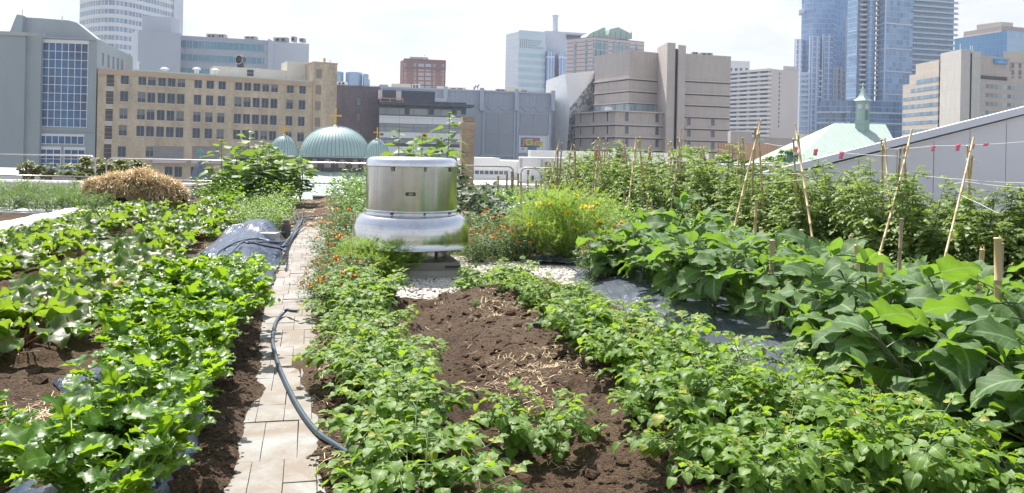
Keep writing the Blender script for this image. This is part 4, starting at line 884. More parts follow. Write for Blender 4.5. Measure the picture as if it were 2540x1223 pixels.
ml = [(2.45, 11.7, .75, 5), (2.75, 12.5, 1.0, 10), (3.0, 11.9, .9, 9), (3.3, 12.3, 1.1, 12), (3.0, 13.1, 1.15, 11), (2.6, 13.6, 1.1, 9), (3.45, 13.3, 1.2, 11), (2.3, 12.9, .95, 7), (3.1, 14.0, 1.2, 8)]
for i, (a_, y_, s_, nf) in enumerate(ml): marigold(a_, y_, s_*1.12, nf, f'orange marigold between vent and feathery bush, {ordinal(i+1)} from the camera', group='marigolds right of the vent')
ml = [(3.75, 10.1, 1.15, 10), (4.15, 10.6, 1.2, 7), (4.15, 11.0, 1.15, 6), (4.3, 11.3, 1.2, 6), (4.0, 10.15, 1.0, 5)]
for i, (a_, y_, s_, nf) in enumerate(ml): marigold(a_, y_, s_*1.1, nf, f'orange marigold above the plastic sheet, {ordinal(i+1)} from the camera', group='marigolds at the plastic sheet')
# --- round feathery bush with yellow flowers, fennel, carrots
x, y, z = on_ground(1405, 632); o = plant(K['dill'], x, y+.45, 'big round feathery green bush dotted with yellow flowers', 'bush', r=r, s=1.08)
pts = []
for k in range(16):
    an = r.uniform(PI*1.0, PI*1.95)-o.rotation_euler.z; e = r.uniform(.25, 1.2); pts.append((.70*math.cos(an)*math.cos(e), .70*math.sin(an)*math.cos(e), .12+.76*math.sin(e)))
add_flowers(o, pts, FY, 1.7, r)
x, y, z = on_ground(962, 694); plant(K['fennel'], x, y, 'airy light green fennel plant in front of the vent', 'fennel', r=r, s=.95)
plant(K['fennel'], x-.32, y+.15, 'smaller fennel plant at the left edge of the vent skirt', 'fennel', r=r, s=.75)
band(K['carrot'], [(-4.9, 18.5, .9), (-5.4, 18.7, .9), (-5.9, 18.5, .9), (-6.4, 18.8, .9), (-6.9, 18.6, .9), (-7.4, 18.9, .9), (-7.9, 18.7, .9), (-8.5, 18.8, .9), (-5.6, 19.9, 1.1), (-5.1, 20.2, 1.2), (-4.85, 20.9, 1.1), (-6.3, 20.1, 1.1), (-5.8, 20.9, 1.1), (-7.0, 19.8, 1.1), (-7.4, 20.6, 1.2), (-6.6, 21.2, 1.1), (-8.1, 20.0, 1.1), (-5.2, 19.4, 1.0), (-4.6, 19.5, .9), (-8.9, 20.3, 1.1)], 'ferny carrot top', 'the patch beyond the row cover', 'carrot', 'carrot tops at the far left', 1.25, 24)
# --- sunflowers
for i, (px, Y_, top) in enumerate(((545, 22.6, 352), (580, 23.2, 372), (612, 23.6, 322), (655, 23.4, 345), (690, 23.8, 372), (718, 23.2, 375), (744, 23.0, 382), (600, 22.4, 400), (640, 22.2, 385), (700, 22.3, 400), (672, 24.2, 362), (566, 23.8, 400), (735, 24.0, 392), (625, 22.9, 352), (668, 22.8, 365), (600, 23.9, 358), (722, 22.6, 398), (690, 24.3, 380))):
    X_ = P(px, 500, Y_).x; ht = P(px, top, Y_).z; o = plant(K['sun'], X_, Y_, f'tall leafy sunflower, {ordinal(i+1)} planted in the stand left of the copper dome', 'sunflower', 'sunflowers at the left railing', 1.0, r)
    o.scale = (1.35, 1.35, ht/1.95)
    if i in (0,):
        h_ = sunhead(r); c = bpy.data.objects.new('flower_head', h_); COL.objects.link(c); c.parent = o; c.location = (0, 0, 1.92); c.rotation_euler = (1.2, 0, r.uniform(0, 6)); o['label'] = 'sunflower with an open orange flower, leftmost of the stand before the dome'
for i, (px, Y_, top) in enumerate(((985, 22, 318), (1050, 22.4, 335), (1104, 22.2, 284), (1082, 23, 340), (1010, 23.2, 345))):
    X_ = P(px, 480, Y_).x; ht = P(px, top, Y_).z
    o = plant(K['sun'], X_, Y_, ('tallest sunflower of all, standing behind the vent beside the brick chimney' if i == 2 else f'leafy sunflower rising behind the vent, {ordinal(i+1)} of the stand'), 'sunflower', 'sunflowers behind the vent', 1.0, r)
    o.scale = (1.4, 1.4, ht/1.95)
    if i == 1: c = bpy.data.objects.new('flower_head', h_); COL.objects.link(c); c.parent = o; c.location = (0, 0, 1.93); c.rotation_euler = (1.3, 0, r.uniform(0, 6)); o['label'] = 'sunflower with a closed orange flower behind the middle of the vent'
# low greenery under the left sunflowers
band(K['pepper'], [(-1.1, 21.6, 1.1), (-1.6, 22.0, 1.2), (-2.1, 21.8, 1.1), (-2.4, 22.6, 1.2), (-1.0, 22.6, 1.1), (-2.9, 23.0, 1.1), (-1.3, 23.6, 1.2), (-2.0, 24.0, 1.2), (-.7, 21.0, .9), (-.8, 24.0, 1.1)], 'dark leafy plant', 'the undergrowth beneath the left sunflowers', 'leafy plant', 'undergrowth below the sunflowers', 1.3, 25)
# grass and weeds
r = random.Random(77); g = MB()
for (px, py) in [(1150, 652), (1175, 645), (1200, 650), (1215, 640), (1235, 648), (1160, 635), (1190, 632), (1130, 640), (1225, 655), (1250, 640), (1208, 625)]:
    x, y = G(px+r.uniform(-8, 8), py, 0); t = b_grass(r, .16, 90, .2); n0 = len(g.v); z = gz(x, y)
    g.v += [p+Vector((x, y, z)) for p in t.v]; g.f += [tuple(i+n0 for i in f) for f in t.f]; g.m += t.m; g.uv += t.uv; g.var += t.var
MGRASS = leafmat('grass_blade', (.13, .17, .06), (.26, .28, .13), (.3, .35, .1), tf=.3, rough=.6)
tag(g.build('weedy_grass', [MGRASS], smooth=True), kind='stuff')
for i, (px, py) in enumerate(((700, 655), (1450, 745), (1180, 790))):
    x, y = G(px, py, 0); plant(K['parsley'], x, y, ('small weed by the path edge at the plastic mound', 'low weed at the gravel edge before the plastic sheet', 'tiny weed on the bare middle soil', 'small weed beside the pavers at the bottom')[i], 'weed', 'small weeds', (.35, .45, .2, .4)[i], r)
# ================================================================== CANES, STAKES, STRINGS
MCANE, nt = newmat('bamboo'); q = N(nt); v_ = q.n('ShaderNodeAttribute', attribute_name='var').outputs['Fac']; oc = coords(q)
n_ = q.noise(q.scale(oc, (30, 30, 6)), 1, 4)
q.out(q.bsdf(q.mix(n_, (.66, .50, .28), (.50, .36, .19)), .5, 0, q.bump(n_, .2, .003)))
MCANE2 = simple('weathered_bamboo', (.50, .38, .27), (.34, .26, .19), .7, scale=9, bump=.2); MTWINE = simple('white_twine', (.75, .75, .73), (.66, .66, .62), .6); MPINK = simple('pink_tape', (.90, .22, .34), (.85, .15, .27), .4)
def canepts(mb, a, b, r0, r1=None, nodes=.28, mat=0, rr=None):
    a, b = Vector(a), Vector(b); L = (b-a).length; n = max(2, int(L/nodes)); pts, rad = [], []; r1 = r1 or r0*.8
    bend = (rr or random).uniform(-.012, .012)*L
    for i in range(n+1):
        t = i/n; p = a.lerp(b, t)+Vector((bend*math.sin(t*PI), 0, 0)); rb = r0+(r1-r0)*t
        for dt, k in ((-.012, 1), (0, 1.22), (.012, 1)):
            pts.append(p+(b-a).normalized()*dt*.5*(1)); rad.append(rb*k)
    mb.tube(pts, rad, 8, mat)
r = random.Random(90)
def stake(px, ytop, Yd, wpx, label, broken=False, lean=0):
    t = P(px, ytop, Yd); x, y = t.x, t.y; z0 = gz(x, y)-.05; mb = MB(); rad = wpx/2/FPX*Yd
    canepts(mb, (x-lean, y, z0), t, rad, rad*.97, .24, rr=r)
    if broken:
        for k in range(5): a = k*1.26; mb.box(x+rad*.6*math.cos(a)-.003, x+rad*.6*math.cos(a)+.003, y+rad*.6*math.sin(a)-.002, y+rad*.6*math.sin(a)+.002, t.z-.01, t.z+r.uniform(.01, .03))
    o = mb.build('bamboo_stake', [r.choice([MCANE, MCANE, MCANE2])], smooth=True, origin=(x, y, z0)); return tag(o, label, 'stake', 'short bamboo stakes')
near = [(1916, 597, 6.8, 13, 'thick short stake in the middle of the eggplant bed'), (1887, 565, 8.2, 9, 'thinner stake just behind the left end of the eggplant row'), (1988, 571, 8.5, 10, 'pale stake rising behind the eggplants, left of the leaning tripod cane'),
        (2112, 585, 7.8, 9, 'rough brown stake left of the thick cut stake in the eggplants'), (2126, 609, 6.2, 14, 'thick freshly cut yellow stake among the eggplants'), (2185, 632, 6.0, 13, 'low cut stake barely above the eggplant leaves'),
        (2237, 543, 7.6, 9, 'tall thin brown stake between eggplants and broad-leaved tomatoes'), (2437, 620, 6.0, 12, 'split-topped stake near the right edge'), (2475, 592, 5.0, 18, 'thickest mottled stake at the right edge'), (2486, 605, 5.6, 9, 'thin orange stake hiding behind the thickest stake'),
        (2338, 690, 5.6, 9, 'slim broken stake among the basil at the right'), (2378, 785, 5.1, 12, 'low cut stake above straw in the right foreground'), (2376, 890, 4.45, 14, 'stake foot standing in straw at the lower right'),
        (1877, 495, 11.5, 8, 'tall stake in front of the tomato tripod'), (1645, 590, 9.8, 7, 'slanted thin stake in the leftmost eggplant')]
for n_, a in enumerate(near): stake(*a, broken=n_ in (3, 7, 10), lean=.05 if n_ in (7, 14) else r.uniform(-.02, .02))
mid = [(1055, 462, 0), (1310, 422, 0), (1330, 448, 0), (1342, 446, 0), (1362, 450, 0), (1377, 448, 0), (1400, 455, 0), (1440, 460, 0), (1458, 455, 0), (1498, 453, 0), (1520, 480, 0), (1528, 475, 0), (1549, 478, 0), (1561, 545, 0), (1606, 497, 0), (1617, 495, 0), (1661, 486, 0), (1294, 470, 0), (1470, 505, 0), (1445, 492, 0), (1735, 500, 0), (1258, 432, 0), (1270, 425, 0), (1285, 430, 0), (1236, 436, 0), (1420, 402, 0)]
for i, (px, yt, _) in enumerate(mid[1:]):
    Yd = max(12.5, min(23.5, 24.5-(yt-420)*.115)); stake(px, yt, Yd, 5.2, f'slender short stake among the pepper plants, {ordinal(i+1)} of the field of stakes')
for (px, yt, Yd, lb) in ((1292, 448, 13.2, 'long thin cane among the orange marigolds right of the vent'),): stake(px, yt, Yd, 6, lb)
def teepee(apx, apy, tops, feet, Y0, label, knot=True, tape=False, w=8):
    A = P(apx, apy, Y0); o = empty('cane_tripod', (A.x, A.y, 0), label, 'cane tripod', 'bamboo cane tripods over the tomatoes'); rad = w*.33/FPX*Y0
    for (tx, ty), (fx, fy, dY) in zip(tops, feet):
        f = P(fx, fy, Y0+dY); t = P(tx, ty, Y0-dY*.15); d = (f-t); f2 = f+d.normalized()*max(0, (f.z-gz(f.x, f.y)+.05)/max(.2, -d.normalized().z)); mb = MB()
        canepts(mb, f2, t, rad, rad*.8, rr=r); mb.build('cane', [r.choice([MCANE, MCANE, MCANE2])], o, smooth=True)
    mb = MB()
    for k in range(3): mb.lathe([(rad*2.2, A.z-.012+k*.012), (rad*2.5, A.z-.006+k*.012), (rad*2.2, A.z+k*.012)], 10, (A.x, A.y))
    mb.tube([A+Vector((rad*2, 0, 0)), A+Vector((rad*4, -.02, .02)), A+Vector((rad*6, -.03, -.04)), A+Vector((rad*5, -.03, -.12))], .0035, 5); mb.tube([A, A+Vector((-rad*4, -.03, .05))], .0035, 5)
    mb.build('twine_lashing', [MTWINE], o)
    if tape:
        mb = MB(); p = P(apx+tape[0], apy+tape[1], Y0); mb.box(p.x-.022, p.x+.022, p.y-.03, p.y-.024, p.z-tape[2], p.z); mb.build('pink_tape', [MPINK], o)
teepee(1881, 348, [(1888, 298), (1874, 318), (1883, 330)], [(1826, 552, -.6), (1868, 520, .6), (1896, 520, .3)], 13.2, 'tallest cane tripod, between the wood-clad box and the clock tower', w=9)
teepee(1976, 382, [(1972, 308), (1980, 335), (1968, 345)], [(2018, 612, -1.0), (2006, 560, .3), (1974, 520, .5), ], 12.0, 'wide-legged cane tripod below the green hipped roof', w=9)
teepee(2192, 370, [(2186, 346), (2195, 344), (2190, 360)], [(2188, 470, .3), (2204, 450, -.3), (2190, 480, .5)], 12.4, 'narrow cane tripod left of the broken-topped one, before the grey wall', w=8)
teepee(2240, 390, [(2262, 322), (2234, 368), (2243, 366)], [(2180, 625, -.7), (2226, 470, .4), (2248, 460, .1)], 10.6, 'cane tripod with a broken-topped cane against the grey wall', w=10)
teepee(2404, 398, [(2415, 342), (2400, 362), (2412, 388)], [(2376, 500, -.5), (2408, 500, .3), (2406, 495, .5)], 9.8, 'rightmost cane tripod before the grey wall', w=9)
far = [((1386, 375), [(1387, 348), (1394, 355), (1384, 370)], [(1358, 480, -.4), (1388, 450, .3), (1382, 440, .4)], 21, 'leftmost far cane tripod', False), ((1424, 376), [(1419, 355), (1424, 360), (1427, 365)], [(1400, 490, -.5), (1430, 440, .3), (1422, 500, .2)], 20, 'second far cane tripod from the left', False),
       ((1483, 362), [(1490, 333), (1484, 342), (1478, 350)], [(1476, 470, -.4), (1490, 430, .3), (1470, 490, .2)], 19.5, 'third far cane tripod, wrapped with pink tape', (-4, 10, .12)), ((1499, 370), [(1503, 343), (1496, 364), (1508, 355)], [(1495, 440, .2), (1480, 500, -.4), (1505, 430, .3)], 21, 'fourth far cane tripod behind the pink-taped one', False),
       ((1547, 380), [(1546, 348), (1542, 366), (1550, 368)], [(1556, 420, -.2), (1545, 420, .3), (1560, 430, .2)], 20, 'far cane tripod before the left of the brown concrete tower', (0, 8, .14)), ((1585, 372), [(1578, 342), (1587, 340), (1583, 350)], [(1560, 500, -.6), (1592, 440, .3), (1598, 430, .2)], 17, 'two-pronged far cane tripod before the tower slot', False),
       ((1612, 376), [(1614, 362), (1610, 368), (1616, 372)], [(1608, 400, .1), (1616, 410, .3), (1606, 410, .2)], 19, 'shortest far cane tripod', False), ((1662, 366), [(1660, 347), (1664, 352), (1658, 358)], [(1664, 410, -.2), (1674, 400, .3), (1658, 420, .2)], 18, 'far cane tripod with a long pink tape', (2, 28, .16)),
       ((1686, 368), [(1690, 320), (1680, 342), (1692, 345)], [(1672, 460, -.4), (1692, 420, .3), (1682, 430, .2)], 16.5, 'tallest far cane tripod, before the brown concrete building', False), ((1741, 374), [(1742, 360), (1738, 366), (1745, 368)], [(1748, 410, -.2), (1738, 410, .3), (1752, 420, .2)], 17, 'short far cane tripod left of the wood-clad box', False),
       ((1838, 360), [(1834, 338), (1842, 342), (1840, 350)], [(1830, 410, -.2), (1846, 410, .3), (1838, 420, .2)], 16, 'far cane tripod in front of the wood-clad box, white-wrapped', (-8, 40, .10))]
for (ax, ay), tp, ft, Yd, lb, tape in far: teepee(ax, ay, tp, ft, Yd, lb, tape=tape, w=6.5)
def string(pts, label, r_=.0035, flags=()):
    o = empty('twine_string', tuple(pts[0]), label, 'string', 'white strings between the canes') if flags else None
    P_ = []
    for i in range(len(pts)-1):
        a, b = Vector(pts[i]), Vector(pts[i+1])
        for k in range(10): t = k/10; P_.append(a.lerp(b, t)-Vector((0, 0, (b-a).length*.012*4*t*(1-t))))
    P_.append(Vector(pts[-1])); mb = MB(); mb.tube(P_, r_, 5)
    if not flags: return tag(mb.build('twine_string', [MTWINE], smooth=True), label, 'string', 'white strings between the canes')
    mb.build('twine', [MTWINE], o, smooth=True)
    for (fx, fy, Yd, w_, h_) in flags:
        p = P(fx, fy, Yd); mb = MB(); cols_ = 3; W_, H_ = w_/FPX*Yd, h_/FPX*Yd; vs_ = []
        for j in range(4):
            for i in range(4): vs_.append((p.x+(i/3-.5)*W_+.004*math.sin(j*2), p.y-.004+.012*math.sin(i*1.7+j*.9), p.z-H_*j/3))
        mb.quads(vs_, [(j*4+i, j*4+i+1, (j+1)*4+i+1, (j+1)*4+i) for j in range(3) for i in range(3)]); f_ = mb.build('flag', [MPINK], o, smooth=True); sm_ = f_.modifiers.new('t', 'SOLIDIFY'); sm_.thickness = .002
string([P(1881, 352, 13.2), P(1976, 366, 12.3), P(2240, 388, 10.6)], 'string with three pink flags from the tallest tripod to the broken-topped one', flags=[(1974, 363, 12.3, 9, 16), (2023, 369, 11.9, 9, 17), (2087, 376, 11.5, 10, 18)])
string([P(2192, 370, 12.4), P(2316, 362, 11.5), P(2560, 350, 10.5)], 'string with four pink flags running right from the narrow tripod', flags=[(2315, 361, 11.5, 9, 14), (2376, 358, 11.2, 10, 16), (2414, 357, 11.0, 5, 12), (2445, 355, 10.9, 12, 7)])
string([P(2250, 430, 10.6), P(2400, 446, 9.8), P(2560, 454, 9.2)], 'upper of the two lower strings crossing the grey wall')
string([P(2366, 456, 9.9), P(2392, 450, 9.7), P(2560, 468, 9.0)], 'lower string crossing the grey wall at the right edge')
string([P(2384, 484, 9.6), P(2430, 505, 9.2), P(2480, 530, 8.8)], 'short string slanting down right of the rightmost tripod')
string([P(1890, 430, 13), P(1976, 430, 12), P(2010, 440, 11.8)], 'string tied across the wide-legged tripod at mid height')
string([P(1890, 452, 12.8), P(1985, 446, 11.9), P(2030, 440, 11.6)], 'second string across the wide-legged tripod, lower down')
string([P(1540, 412, 18), P(1585, 400, 17), P(1690, 398, 16.5), P(1740, 404, 16.8)], 'pale green string linking the far cane tripods')
# ================================================================== CITY
ZG = -20.0
class Fac:
    """facade plane between two image columns at given depths; s runs along it in metres"""
    def __init__(s, xa, Ya, xb, Yb, yref=300):
        yref = 300; a, b = P(xa, yref, Ya), P(xb, yref, Yb); s.o = Vector((a.x, a.y, 0)); d = Vector((b.x-a.x, b.y-a.y, 0)); s.L = d.length; s.d = d/s.L
        s.n = Vector((s.d.y, -s.d.x, 0))
        if s.n.dot(Vector((0, 0, 0))-s.o) < 0: s.n = -s.n
        s.ang = math.atan2(s.d.y, s.d.x)
    def sz(s, px, py):
        u, w = ray(px, py); D = Vector((u, 1, w)); t = s.o.dot(s.n)/D.dot(s.n); p = D*t; return (p-s.o).dot(s.d), EYE+p.z
    def pt(s, a, z, o=0): p = s.o+s.d*a+s.n*o; return Vector((p.x, p.y, z))
    def end(s): return (s.o+s.d*s.L)
    def box(s, mb, s0, s1, z0, z1, o0, o1, mat=0):
        if s0 > s1: s0, s1 = s1, s0
        if z0 > z1: z0, z1 = z1, z0
        c = [s.pt(s0, z0, o1), s.pt(s1, z0, o1), s.pt(s1, z0, o0), s.pt(s0, z0, o0)]; c += [Vector((p.x, p.y, z1)) for p in c]
        if (c[1]-c[0]).cross(c[3]-c[0]).z < 0: c = [c[1], c[0], c[3], c[2], c[5], c[4], c[7], c[6]]
        mb.hexa(c, mat)
    def pbox(s, mb, x0, y0, x1, y1, o0, o1, mat=0):
        a = s.sz(x0, y0); b = s.sz(x1, y1); s.box(mb, a[0], b[0], a[1], b[1], o0, o1, mat)
    def poly(s, mb, pix, o0, o1, mat=0):
        pts = [s.sz(*p) for p in pix]; n = len(pts); A = [s.pt(a, z, o1) for a, z in pts]; B = [s.pt(a, z, o0) for a, z in pts]
        mb.face(A, mat); mb.face(B[::-1], mat)
        for i in range(n): j = (i+1) % n; mb.face([A[j], A[i], B[i], B[j]], mat)
def bld(x, Y, label, cat='building', group=None, name='building'):
    p = P(x, 380, Y); return empty(name, (p.x, p.y, ZG), label, cat, group)
def foot(pix, back, dx=0):
    """footprint from visible corners (px, depth) plus a back edge pushed away"""
    f = [P(x, 300, Y) for x, Y in pix]; f = [(p.x, p.y) for p in f]
    if dx: return f+[(f[-1][0]+dx, f[-1][1]+back), (f[0][0]+dx, f[0][1]+back)]
    (xe, ye), (xs_0, ys_0) = f[-1], f[0]; return f+[(xe*(1+back/ye), ye+back), (xs_0*(1+back/ys_0), ys_0+back)]
def solid(root, name, pix, back, ztop, mats, z0=ZG, dx=0, top=None):
    mb = MB(); mb.prism(foot(pix, back, dx), z0, ztop, 0, 1 if top else None); return mb.build(name, [mats]+([top] if top else []), root)
def zat(px, py, Y): return P(px, py, Y).z
MGLASS = simple('window_glass', (.055, .075, .10), (.10, .13, .17), .12, scale=.5, spec=.8)
MGLASSB = simple('blue_glass', (.04, .11, .22), (.08, .18, .32), .08, scale=.3, spec=.8)
MWHITEM = simple('white_metal', (.74, .75, .77), (.66, .68, .70), .5, scale=.6)
MROOF = simple('grey_roof', (.38, .38, .38), (.30, .30, .31), .9, scale=.3)
MDK = simple('dark_recess', (.045, .045, .055), (.06, .06, .07), .6, scale=1)
def win_mesh(w, h, frame, glass=MGLASS, mull=1, rec=.10, sill=True, fr=.06, hm=0):
    """window pane with frame set proud of the wall; local x along wall, -y outward, origin at centre"""
    mb = MB(); mb.box(-w/2, w/2, -.02, .05, -h/2, h/2, 0)
    for a, b, c, d in ((-w/2, -w/2+fr, -h/2, h/2), (w/2-fr, w/2, -h/2, h/2), (-w/2+fr, w/2-fr, h/2-fr, h/2), (-w/2+fr, w/2-fr, -h/2, -h/2+fr)): mb.box(a, b, -.06, .04, c, d, 1)
    for k in range(mull): x = -w/2+w*(k+1)/(mull+1); mb.box(x-fr*.4, x+fr*.4, -.055, .03, -h/2+fr, h/2-fr, 1)
    for k in range(hm): z = -h/2+h*(k+1)/(hm+1); mb.box(-w/2+fr, w/2-fr, -.05, .03, z-fr*.4, z+fr*.4, 1)
    return mb.build('window', [glass, frame], data_only=True)
def place(root, me, F, s, z, o=0, name=None):
    ob = bpy.data.objects.new(name or me.name, me); COL.objects.link(ob); ob.parent = root; p = F.pt(s, z, o)-root.location; ob.location = p
    up = F.n; ob.rotation_euler = (0, 0, F.ang if (-math.sin(F.ang)*0+F.n.dot(Vector((math.sin(F.ang), -math.cos(F.ang), 0)))) > 0 else F.ang+PI); return ob
# ---- ground of the city
mb = MB(); mb.box(-3000, 3000, -2500, 5200, ZG-1, ZG); MCITY = simple('city_ground', (.11, .12, .10), (.16, .16, .15), .9, scale=.02)
tag(mb.build('ground', [MCITY]), kind='structure')
# ---- the building the garden stands on, and an unseen penthouse added for the vent to reflect
MOWN = brickmat('own_brick', (.36, .27, .19), (.30, .22, .15), (.4, .37, .33))
mb = MB(); mb.box(-24.2, 22.2, -30, 26.32, ZG, -1.2); o_ = mb.build('host_building', [MOWN]); tag(o_, 'building whose roof carries the vegetable garden', 'building')
mb = MB(); mb.box(-24, 22, -30, 2.25, -1.2, -.06); tag(mb.build('rear_soil', [MSOIL]), kind='structure')
ph = empty('penthouse', (0, -9, 0), 'unseen grey rendered penthouse added behind the viewpoint to reflect in the vent', 'penthouse')
mb = MB(); mb.box(-14, 12, -14, -9, -.1, 3.6); mb.build('wall', [simple('penthouse_render', (.34, .35, .34), (.28, .29, .28), .8, scale=.5)], ph); mb = MB(); mb.box(-14.15, 12.15, -14.15, -8.85, 3.6, 3.8); mb.build('roof', [MROOF], ph)
mb = MB(); [mb.box(a, a+1.8, -9, -8.95, 1.0, 2.4) for a in (-8,)]; mb.build('window', [MGLASS], ph)
# ---- 1 grey stone building, far left
MSTONE = simple('grey_render', (.34, .385, .41), (.29, .335, .36), .8, scale=.25, stretch=(1, 1, .4)); MSTONE2 = simple('grey_render_trim', (.44, .455, .455), (.38, .40, .40), .8, scale=.4)
B = bld(150, 150, 'grey rendered building with a tall blue gridded window at the far left'); Y0 = 150
F = Fac(95, 149, 237, 150.5); ztop = F.sz(237, 96)[1]
solid(B, 'wall', [(-330, 146), (95, 149), (237, 150.5)], 29, ztop, MSTONE, dx=-7, top=MROOF)
F2 = Fac(-330, 144.5, 95, 147.6); mb = MB(); F2.box(mb, 0, F2.L-2.5, ZG, F2.sz(60, 79)[1], -2, 0); F2.box(mb, F2.L-2.5, F2.L, ZG, F2.sz(60, 79)[1], -2, -.6); mb.build('wing', [MSTONE], B)
mb = MB(); F.pbox(mb, 93, 94, 238, 100, 0, .35); F2.pbox(mb, -330, 76, 96, 82, -.1, .3); F.pbox(mb, 95, 324, 238, 328, 0, .2); mb.build('cornice', [MSTONE2], B)
MGRID = curtain('blue_grid_glass', 50, 50, 0, 0, (.7, .72, .74), (.008, .035, .10), (.05, .16, .34), big=.10, vx=.12, rough=.05)
def gridwin(root, F, x0, y0, x1, y1, nc, nr, label=None, fr=.11, glass=None, frame=None, head=.35):
    (a0, z0), (a1, z1) = F.sz(x0, y0), F.sz(x1, y1); mb = MB(); F.box(mb, a0, a1, z1, z0, -.1, .03, 0)
    for k in range(nc+1): a = a0+(a1-a0)*k/nc; F.box(mb, a-fr/2, a+fr/2, z1-.1, z0+.1, .0, .12 if k in (0, nc) else .09, 1)
    for k in range(nr+1): z = z0+(z1-z0)*k/nr; F.box(mb, a0-.1, a1+.1, z-fr/2, z+(head if k == 0 else fr/2), .0, .15 if k in (0, nr) else .10, 1)
    return mb.build('window', [glass or MGRID, frame or MWHITEM], root)
gridwin(B, F, 106, 105, 215, 316, 7, 10, head=.6); gridwin(B, F, 98, 336, 208, 358, 7, 1); gridwin(B, F, 97, 370, 150, 418, 3, 4, head=.5); gridwin(B, F, 160, 371, 210, 418, 3, 4, head=.5)
F3 = Fac(237, 150.5, 325, 179); wm = win_mesh(1.5, 2.6, MSTONE2, mull=1)
for x, y in ((255, 147), (269, 152), (281, 156), (292, 159), (303, 162)): a, z = F3.sz(x, y); place(B, wm, F3, a, z)
F4 = Fac(20, 152, 237, 154); mb = MB(); F4.poly(mb, [(20, 90), (40, 39), (66, 43), (100, 45), (172, 51), (190, 56), (215, 76), (240, 96), (240, 110), (20, 105)], -2.5, 0); F4.poly(mb, [(38, 96), (49, 38), (64, 41), (60, 96)], 0, 1.2); mb.build('roof_penthouse', [MSTONE], B)
mb = MB(); F4.pbox(mb, 55, 24, 56.5, 42, 0, .15); F4.pbox(mb, 154, 41, 156, 52, 0, .2); mb.build('roof_mast', [MWHITEM], B)
# ---- 2 banded white tower
B = bld(300, 300, 'tall rounded white tower with horizontal bands of blue glass at upper left')
pix = [(193, 312), (222, 305.5), (240, 303.2), (256, 302), (272, 302), (290, 303), (312, 305.5), (345, 311), (385, 319), (425, 328)]
MTG = curtain('banded_glass', 1.5, 60, .45, 0, (.52, .58, .66), (.16, .24, .36), (.38, .46, .56), big=.03, vx=.6, rough=.2)
zt = zat(256, -130, 302); solid(B, 'glass_core', pix, 60, zt, MTG)
zc = zat(250, 42.7, 302)-zat(250, 34, 302); z1 = zat(250, 38.3, 302); per = (zat(250, 21.5, 302)-zat(250, 86, 302))/3
fp = foot(pix, 60); cxy = (sum(p[0] for p in fp)/len(fp), sum(p[1] for p in fp)/len(fp)); fpo = [(cxy[0]+(x-cxy[0])*1.006, cxy[1]+(y-cxy[1])*1.01) for x, y in fp]
k0 = int((ZG-z1)/per); sp = MB(); sp.prism(fpo, 0, per*.46); sm = sp.build('spandrel', [MWHITEM], data_only=True, origin=B.location*1.0+Vector((0, 0, -B.location.z)))
for k in range(-8, 12):
    z = z1+k*per-per*.23
    if z+per*.5 < zt+1: ob = bpy.data.objects.new('spandrel', sm); COL.objects.link(ob); ob.parent = B; ob.location = (0, 0, z-B.location.z)
solid(B, 'end_wall', [(425, 327.4), (449, 333)], 55, zt, simple('white_panel_wall', (.66, .70, .76), (.60, .64, .70), .5, scale=.2))
mb = MB(); Fx = Fac(193, 312, 256, 302); 
# ---- 3 blue-grey slab building with teal window wing
B = bld(480, 230, 'blue-grey metal-clad building with two rows of teal windows')
MBG = simple('bluegrey_panel', (.42, .465, .55), (.38, .43, .51), .5, scale=.12); MBG2 = simple('bluegrey_light', (.56, .60, .67), (.51, .55, .62), .5, scale=.12)
zt = zat(400, 78, 228); solid(B, 'blank_wall', [(338, 228), (445, 231)], 26, zt, MBG, top=MROOF)
solid(B, 'side_wall', [(322, 236), (338, 228.3)], 15, zat(330, 75, 230), MBG2)
solid(B, 'upper_block', [(348, 236), (418, 238), (440, 243)], 14, zat(400, 41, 237), MBG, z0=zt)
MTEAL = curtain('teal_wing', 3.4, 6.35, .12, .14, (.26, .31, .38), (.07, .22, .32), (.20, .40, .48), sp=0, big=.05, vx=.5, rough=.15)
Fw = Fac(444, 236, 662, 243); zw = Fw.sz(450, 88)[1]; solid(B, 'wing_wall', [(444, 236), (662, 243)], 30, zw, MBG, top=MROOF)
for (ya, yb) in ((100, 117), (134, 149), (168, 180)):
    mb = MB(); (a0, za), (a1, zb) = Fw.sz(448, ya), Fw.sz(655, yb+9); Fw.box(mb, a0, a1, Fw.sz(448, yb)[1], za, -.3, .06); mb.build('window_band', [MTEAL], B)
mb = MB()
for k in range(1, 15): a = Fw.L*k/15; Fw.box(mb, a-.06, a+.06, ZG, zw, 0, .16)
for y in (92, 99, 118, 133, 151): z = Fw.sz(450, y)[1]; Fw.box(mb, 0, Fw.L, z-.08, z+.08, 0, .13)
mb.build('wall_joints', [MBG], B)
solid(B, 'end_block', [(662, 243), (676, 250), (763, 253)], 24, zat(700, 104, 250), MBG2, top=MROOF)
solid(B, 'end_return', [(661, 242.5), (673, 249)], 4, zat(665, 100, 246), MBG)
MUNIT = simple('roof_unit_metal', (.42, .43, .43), (.34, .35, .36), .6, scale=1.5)
